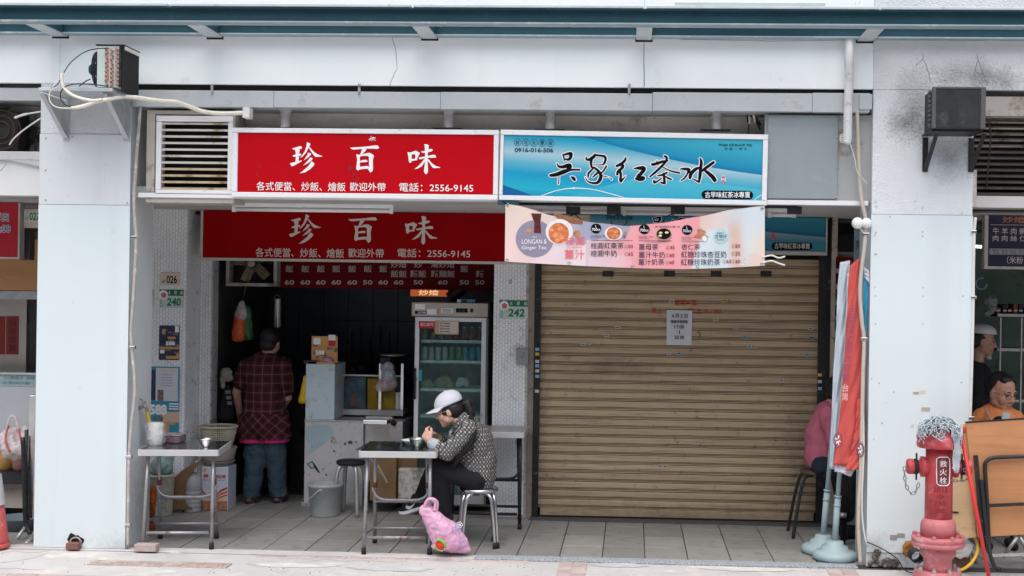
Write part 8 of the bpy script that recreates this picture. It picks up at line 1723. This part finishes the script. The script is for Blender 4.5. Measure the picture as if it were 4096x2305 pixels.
# ================================================================== left bay
MB().box(-8, plx0-.0, .0+.02, .30, P(60,402,.02).z, P(60,352,.02).z).build('bay_flashing', FLASH, bld)
MB().box(-8, plx0, .27, .295, ZC, P(60,420,.2).z).build('sooty_recess', mat('sooty_recess_wall', (.30,.28,.26), .85, 0, .2, 5, .2, 60, dirt=((.02,.02,.02), .48, 4)), bld)
la_ = thing('exhaust_unit', 'soot-black exhaust fan housing in the recess left of the pillar', 'exhaust fan', P(40,600,.1)); MB().box(-8, P(72,520,.08).x, .08, .26, P(40,602,.08).z, P(40,450,.08).z).build('housing', mat('soot_black_housing', (.015,.013,.012), .7, 0, .5, 9), la_, bevel=.01)
m = MB(); cc = P(5,520,.07); 
for r_ in (.06,.10,.14): m.tube([cc+Vector((r_*math.cos(a*.262),0,r_*math.sin(a*.262))) for a in range(24)], .005, 5, closed=True)
m.build('fan_guard', mat('rust_dark_guard',(.06,.025,.02),.7), la_)
cb2 = thing('loose_cable', 'two stiff pale cables crossing the recess left of the pillar', 'cable', P(100,500,.05)); MB().tube(bez([P(58,472,.05),P(100,458,.05),P(165,447,.03)],5), [.009]*6+[.006]*5, 6).build('cable', PLASW, cb2); MB().tube(bez([P(38,580,.05),P(55,555,.05),P(95,520,.05),P(165,472,.03)],5), .006, 6).build('cable', PLASW, cb2); MB().tube(bez([P(0,685,-.01),P(18,665,-.01),P(33,640,-.01)],5), .004, 6).build('cable', STEELD, cb2)
MB().box(-8, plx0-.001, .0, .10, P(60,640,.0).z, P(60,606,.0).z).build('bay_rail', mat('rusted_pale_rail', (.50,.50,.50), .6, .1, .1, 6, dirt=((.22,.10,.07), .30, 5)), bld, bevel=.003)
MB().box(-8, plx0-.001, .03, .09, ZC+.001, P(60,642,.03).z).build('bay_fascia', mat('bay_fascia_cream', (.66,.66,.65), .6, 0, .03, 3), bld)
MB().prism([P(40,640,.0),P(166,668,.0),P(166,642,.0)], (0,.03,0)).build('bay_gusset', FLASH, bld)
sr = thing('opening_hours_sign', 'red sign with white opening hours at the left edge', 'sign', P(40,1030,.75)); Y_ = .8; X0,X1,Z0,Z1 = R(-200,835,80,1034,Y_); Z1 = ZC-.004
MB().box(X0,X1-.012,Y_,Y_+.07,Z0+.012,Z1).build('sign_face', mat('crimson_sign_face',(.40,.008,.02),.45,0,.05,4), sr); MB().box(X0,X1,Y_-.006,Y_+.075,Z0,Z0+.012).box(X1-.012,X1,Y_-.006,Y_+.075,Z0+.013,Z1).build('sign_frame', MATS['dull_aluminium'], sr)
VIOB = flat('violet_lettering', (.10,.08,.20))
for s, a,b_,c,d in (('週日',-32,851,36,888),(':00',0,898,43,932)):
    ptext(s,a,b_,c,d,Y_-.003,SIGNW,sr,.07); ptext(s,a+2,b_+2,c-2,d-2,Y_-.006,VIOB,sr,.01)
t = thing('unit_number_plate', 'cream unit plate reading 1F 027 left of the pillar', 'number plate', P(130,892,.85)); MB().pbox(83,836,170,912,.86,.9).build('plate_backing', CREAMPLATE, t); MB().pbox(95,842,170,890,.85,.858).build('plate', mat('cream_plate_face',(.64,.60,.54),.45), t, bevel=.002); ptext('027',118,850,160,882,.848,GREENP,t,.02); ptext('1F',101,868,114,880,.848,GREENP,t,.01)
MB().pbox(82,915,120,1040,.92,1.0).build('bay_post', mat('dark_bay_post',(.06,.055,.05),.7), bld)
MB().pbox(-300,955,190,1160,1.3,1.34).build('wood_header', mat('orange_pine_board', (.48,.25,.10), .5, 0, .08, 2, 0, 10, streak=((.38,.18,.07), .42, 5, (.5,1,4)), dirt=((.22,.09,.04), .22, 7)), bld)
MB().pbox(-300,925,190,956,1.34,1.38).build('wood_header_top', mat('dim_brown_board',(.20,.13,.08),.7), bld)
cbn = thing('steel_cabinet', 'stainless cabinet with red paper couplets in the left shop', 'cabinet', P(60,1480,1.6)); Yq = 1.6
X0,X1,Z0,Z1 = R(-300,1195,105,1490,Yq); MB().box(X0,X1,Yq,Yq+.5,Z0,Z1).build('cabinet_body', mat('warm_steel_panel',(.36,.32,.28),.35,.5,.1,5), cbn); MB().box(X0,X1+.12,Yq-.03,Yq+.5,Z1+.001,Z1+.07).build('cabinet_top', STEEL, cbn); MB().box(X1+.002,X1+.09,Yq+.02,Yq+.3,Z0,Z1).build('cabinet_side', BLACKM, cbn); MB().box(X0,X1+.12,Yq-.05,Yq+.5,Z0-.05,Z0-.002).build('cabinet_ledge', STEEL, cbn)
for a,b_ in ((-20,20),(24,74)): MB().pbox(a,1265,b_,1418,Yq-.004,Yq-.001).build('red_couplet', mat('red_paper',(.20,.012,.01),.6,0,.1,9), cbn)
for k, ch in enumerate('招財進寶'): ptext(ch,34,1276+k*34,64,1304+k*34,Yq-.006,flat('dim_ink_print',(.04,.01,.01)),cbn)
ctr = thing('glass_counter', 'pale counter with handwritten glass front in the left shop', 'counter', P(60,2100,1.2)); Yz = 1.25
X0,X1,Z0,Z1 = R(-300,1545,165,2030,Yz); MB().box(X0,X1,Yz,Yz+.3,.0,Z1).build('counter_body', mat('pale_grey_counter',(.52,.53,.55),.5,0,.04,4), ctr); MB().pbox(-300,1498,165,1544,Yz+.01,Yz+.02).build('counter_glass', mat('pale_teal_glass_panel',(.36,.44,.45),.25,0,.06,5), ctr); MB().pbox(-300,1488,165,1497,Yz-.01,Yz+.05).build('counter_rail', STEEL, ctr)
ptext('(Y)福星多 油飯',16,1506,140,1520,Yz+.008,flat('teal_marker',(.04,.24,.30)),ctr); ptext('古早味炒飯',10,1526,120,1538,Yz+.008,MATS['teal_marker'],ctr)
# foldaway tables and bag beside the left pillar
sv = thing('folded_table', 'silver-edged folded table leaning against the left side of the pillar', 'table', P(130,2080,.3), 'folded tables at the left pillar'); MB().prism([P(118,1582,.32),P(142,1582,.32),P(133,2075,.32),P(104,2075,.32)], (0,.5,0)).build('tabletop', STEEL, sv, bevel=.004)
bt = thing('folded_table', 'black folded table frame standing beside the silver-edged one', 'table', P(95,2180,.3), 'folded tables at the left pillar')
MB().tube(bez([P(92,1750,.28),P(96,1900,.28),P(100,2050,.28),P(104,2100,.28),P(120,2135,.26)],5), .016, 8).build('leg', BLACKM, bt); MB().tube([P(106,1720,.33), P(112,2080,.33)], .014, 8).build('leg', BLACKM, bt); MB().tube([P(100,2110,.27), P(48,2182,.2)], .014, 8).build('leg', STEELD, bt); MB().tube([P(130,2150,.2), P(90,2192,.1)], .016, 8).build('leg', STEELD, bt)
wbg = thing('carrier_bag', 'white and red striped carrier bag on the counter ledge at the left', 'bag', P(50,1830,.6)); m = MB(); Yb2 = .75; m.cap(P(50,1740,Yb2), .07, P(55,1790,Yb2), .095); m.ball(P(70,1800,Yb2), .09,.08,.06); m.cap(P(100,1720,Yb2),.03,P(90,1780,Yb2),.06); m.ball(P(20,1760,Yb2),.06,.06,.06)
STR = glassy('striped_bag_film', (.70,.62,.62), .75, .35); blob('bag_film', m, STR, wbg, .010, 3, .03, .04); MB().tube(bez([P(28,1720,Yb2-.05),P(36,1680,Yb2-.05),P(50,1664,Yb2-.05),P(66,1680,Yb2-.05),P(74,1720,Yb2-.05)],5), .010, 8).build('bag_handle', STR, wbg)
for pts in ([P(34,1700,Yb2-.085),P(22,1760,Yb2-.105),P(40,1810,Yb2-.105)], [P(74,1720,Yb2-.09),P(88,1780,Yb2-.105),P(100,1820,Yb2-.10)]): MB().tube(bez(pts,5), .008, 6).build('bag_stripe', flat('red_stripe',(.55,.12,.12)), wbg)
pb = thing('supply_shelf', 'low black shelf with clay jars behind the striped bag', 'shelf', P(50,1900,.95)); MB().pbox(-200,1888,100,1935,.8,1.1).build('shelf_board', mat('black_patterned_cloth',(.02,.02,.025),.6,0,.5,50), pb); MB().pbox(-200,1935,118,2030,.92,1.2).build('shelf_front', mat('scuffed_beige_panel',(.42,.36,.32),.7,0,.1,6,dirt=((.2,.17,.15),.3,8)), pb); MB().pbox(-200,2030,118,2180,1.12,1.2).build('shelf_base', BLACKM, pb)
for px, m_ in ((20, mat('ochre_jar',(.36,.20,.06),.5,0,.1,9)), (88, mat('clay_brown_jar',(.34,.18,.12),.6,0,.1,9))):
    jr = thing('clay_jar', ('ochre' if px < 50 else 'reddish brown')+' jar standing on the low black shelf at the left', 'jar', P(px,1888,.95)); z = P(px,1888,.95).z; MB().lathe([(.045,0),(.07,.03),(.075,.09),(.06,.14),(.045,.16),(.05,.165)], (P(px,1888,.95).x,.95,z+.002), 20).build('jar_body', m_, jr)
bsn = thing('blue_basin', 'dark blue grey plastic basin on the floor behind the traffic cone', 'basin', P(60,2150,.6)); MB().lathe([(.12,0),(.17,.09),(.175,.095),(.165,.095),(.11,.01)], (P(50,2170,.5).x,.62,0), 24).build('basin_body', mat('blue_grey_basin',(.12,.16,.19),.5), bsn)
cn = thing('traffic_cone', 'faded red traffic cone cut off by the left edge of the photo', 'cone', (P(-25,2185,-.05).x,-.05,0)); cxn = P(-38,2185,-.05).x; CON = mat('faded_red_cone',(.55,.10,.10),.6,0,.1,6,dirt=((.62,.45,.43),.3,6)); ztop = P(-30,1780,-.05).z
MB().lathe([(.125,.03),(.118,.06),(.03,ztop),(.02,ztop+.01)], (cxn,-.05,0), 28).build('cone_body', CON, cn); MB().lathe([(.128,.001),(.130,.02),(.126,.032)], (cxn,-.05,0), 28).build('cone_base', CON, cn); MB().lathe([(.095,ztop*.42),(.065,ztop*.72)], (cxn,-.05,0), 28, cap=False).build('cone_band', mat('grey_white_band',(.5,.5,.5),.6), cn)
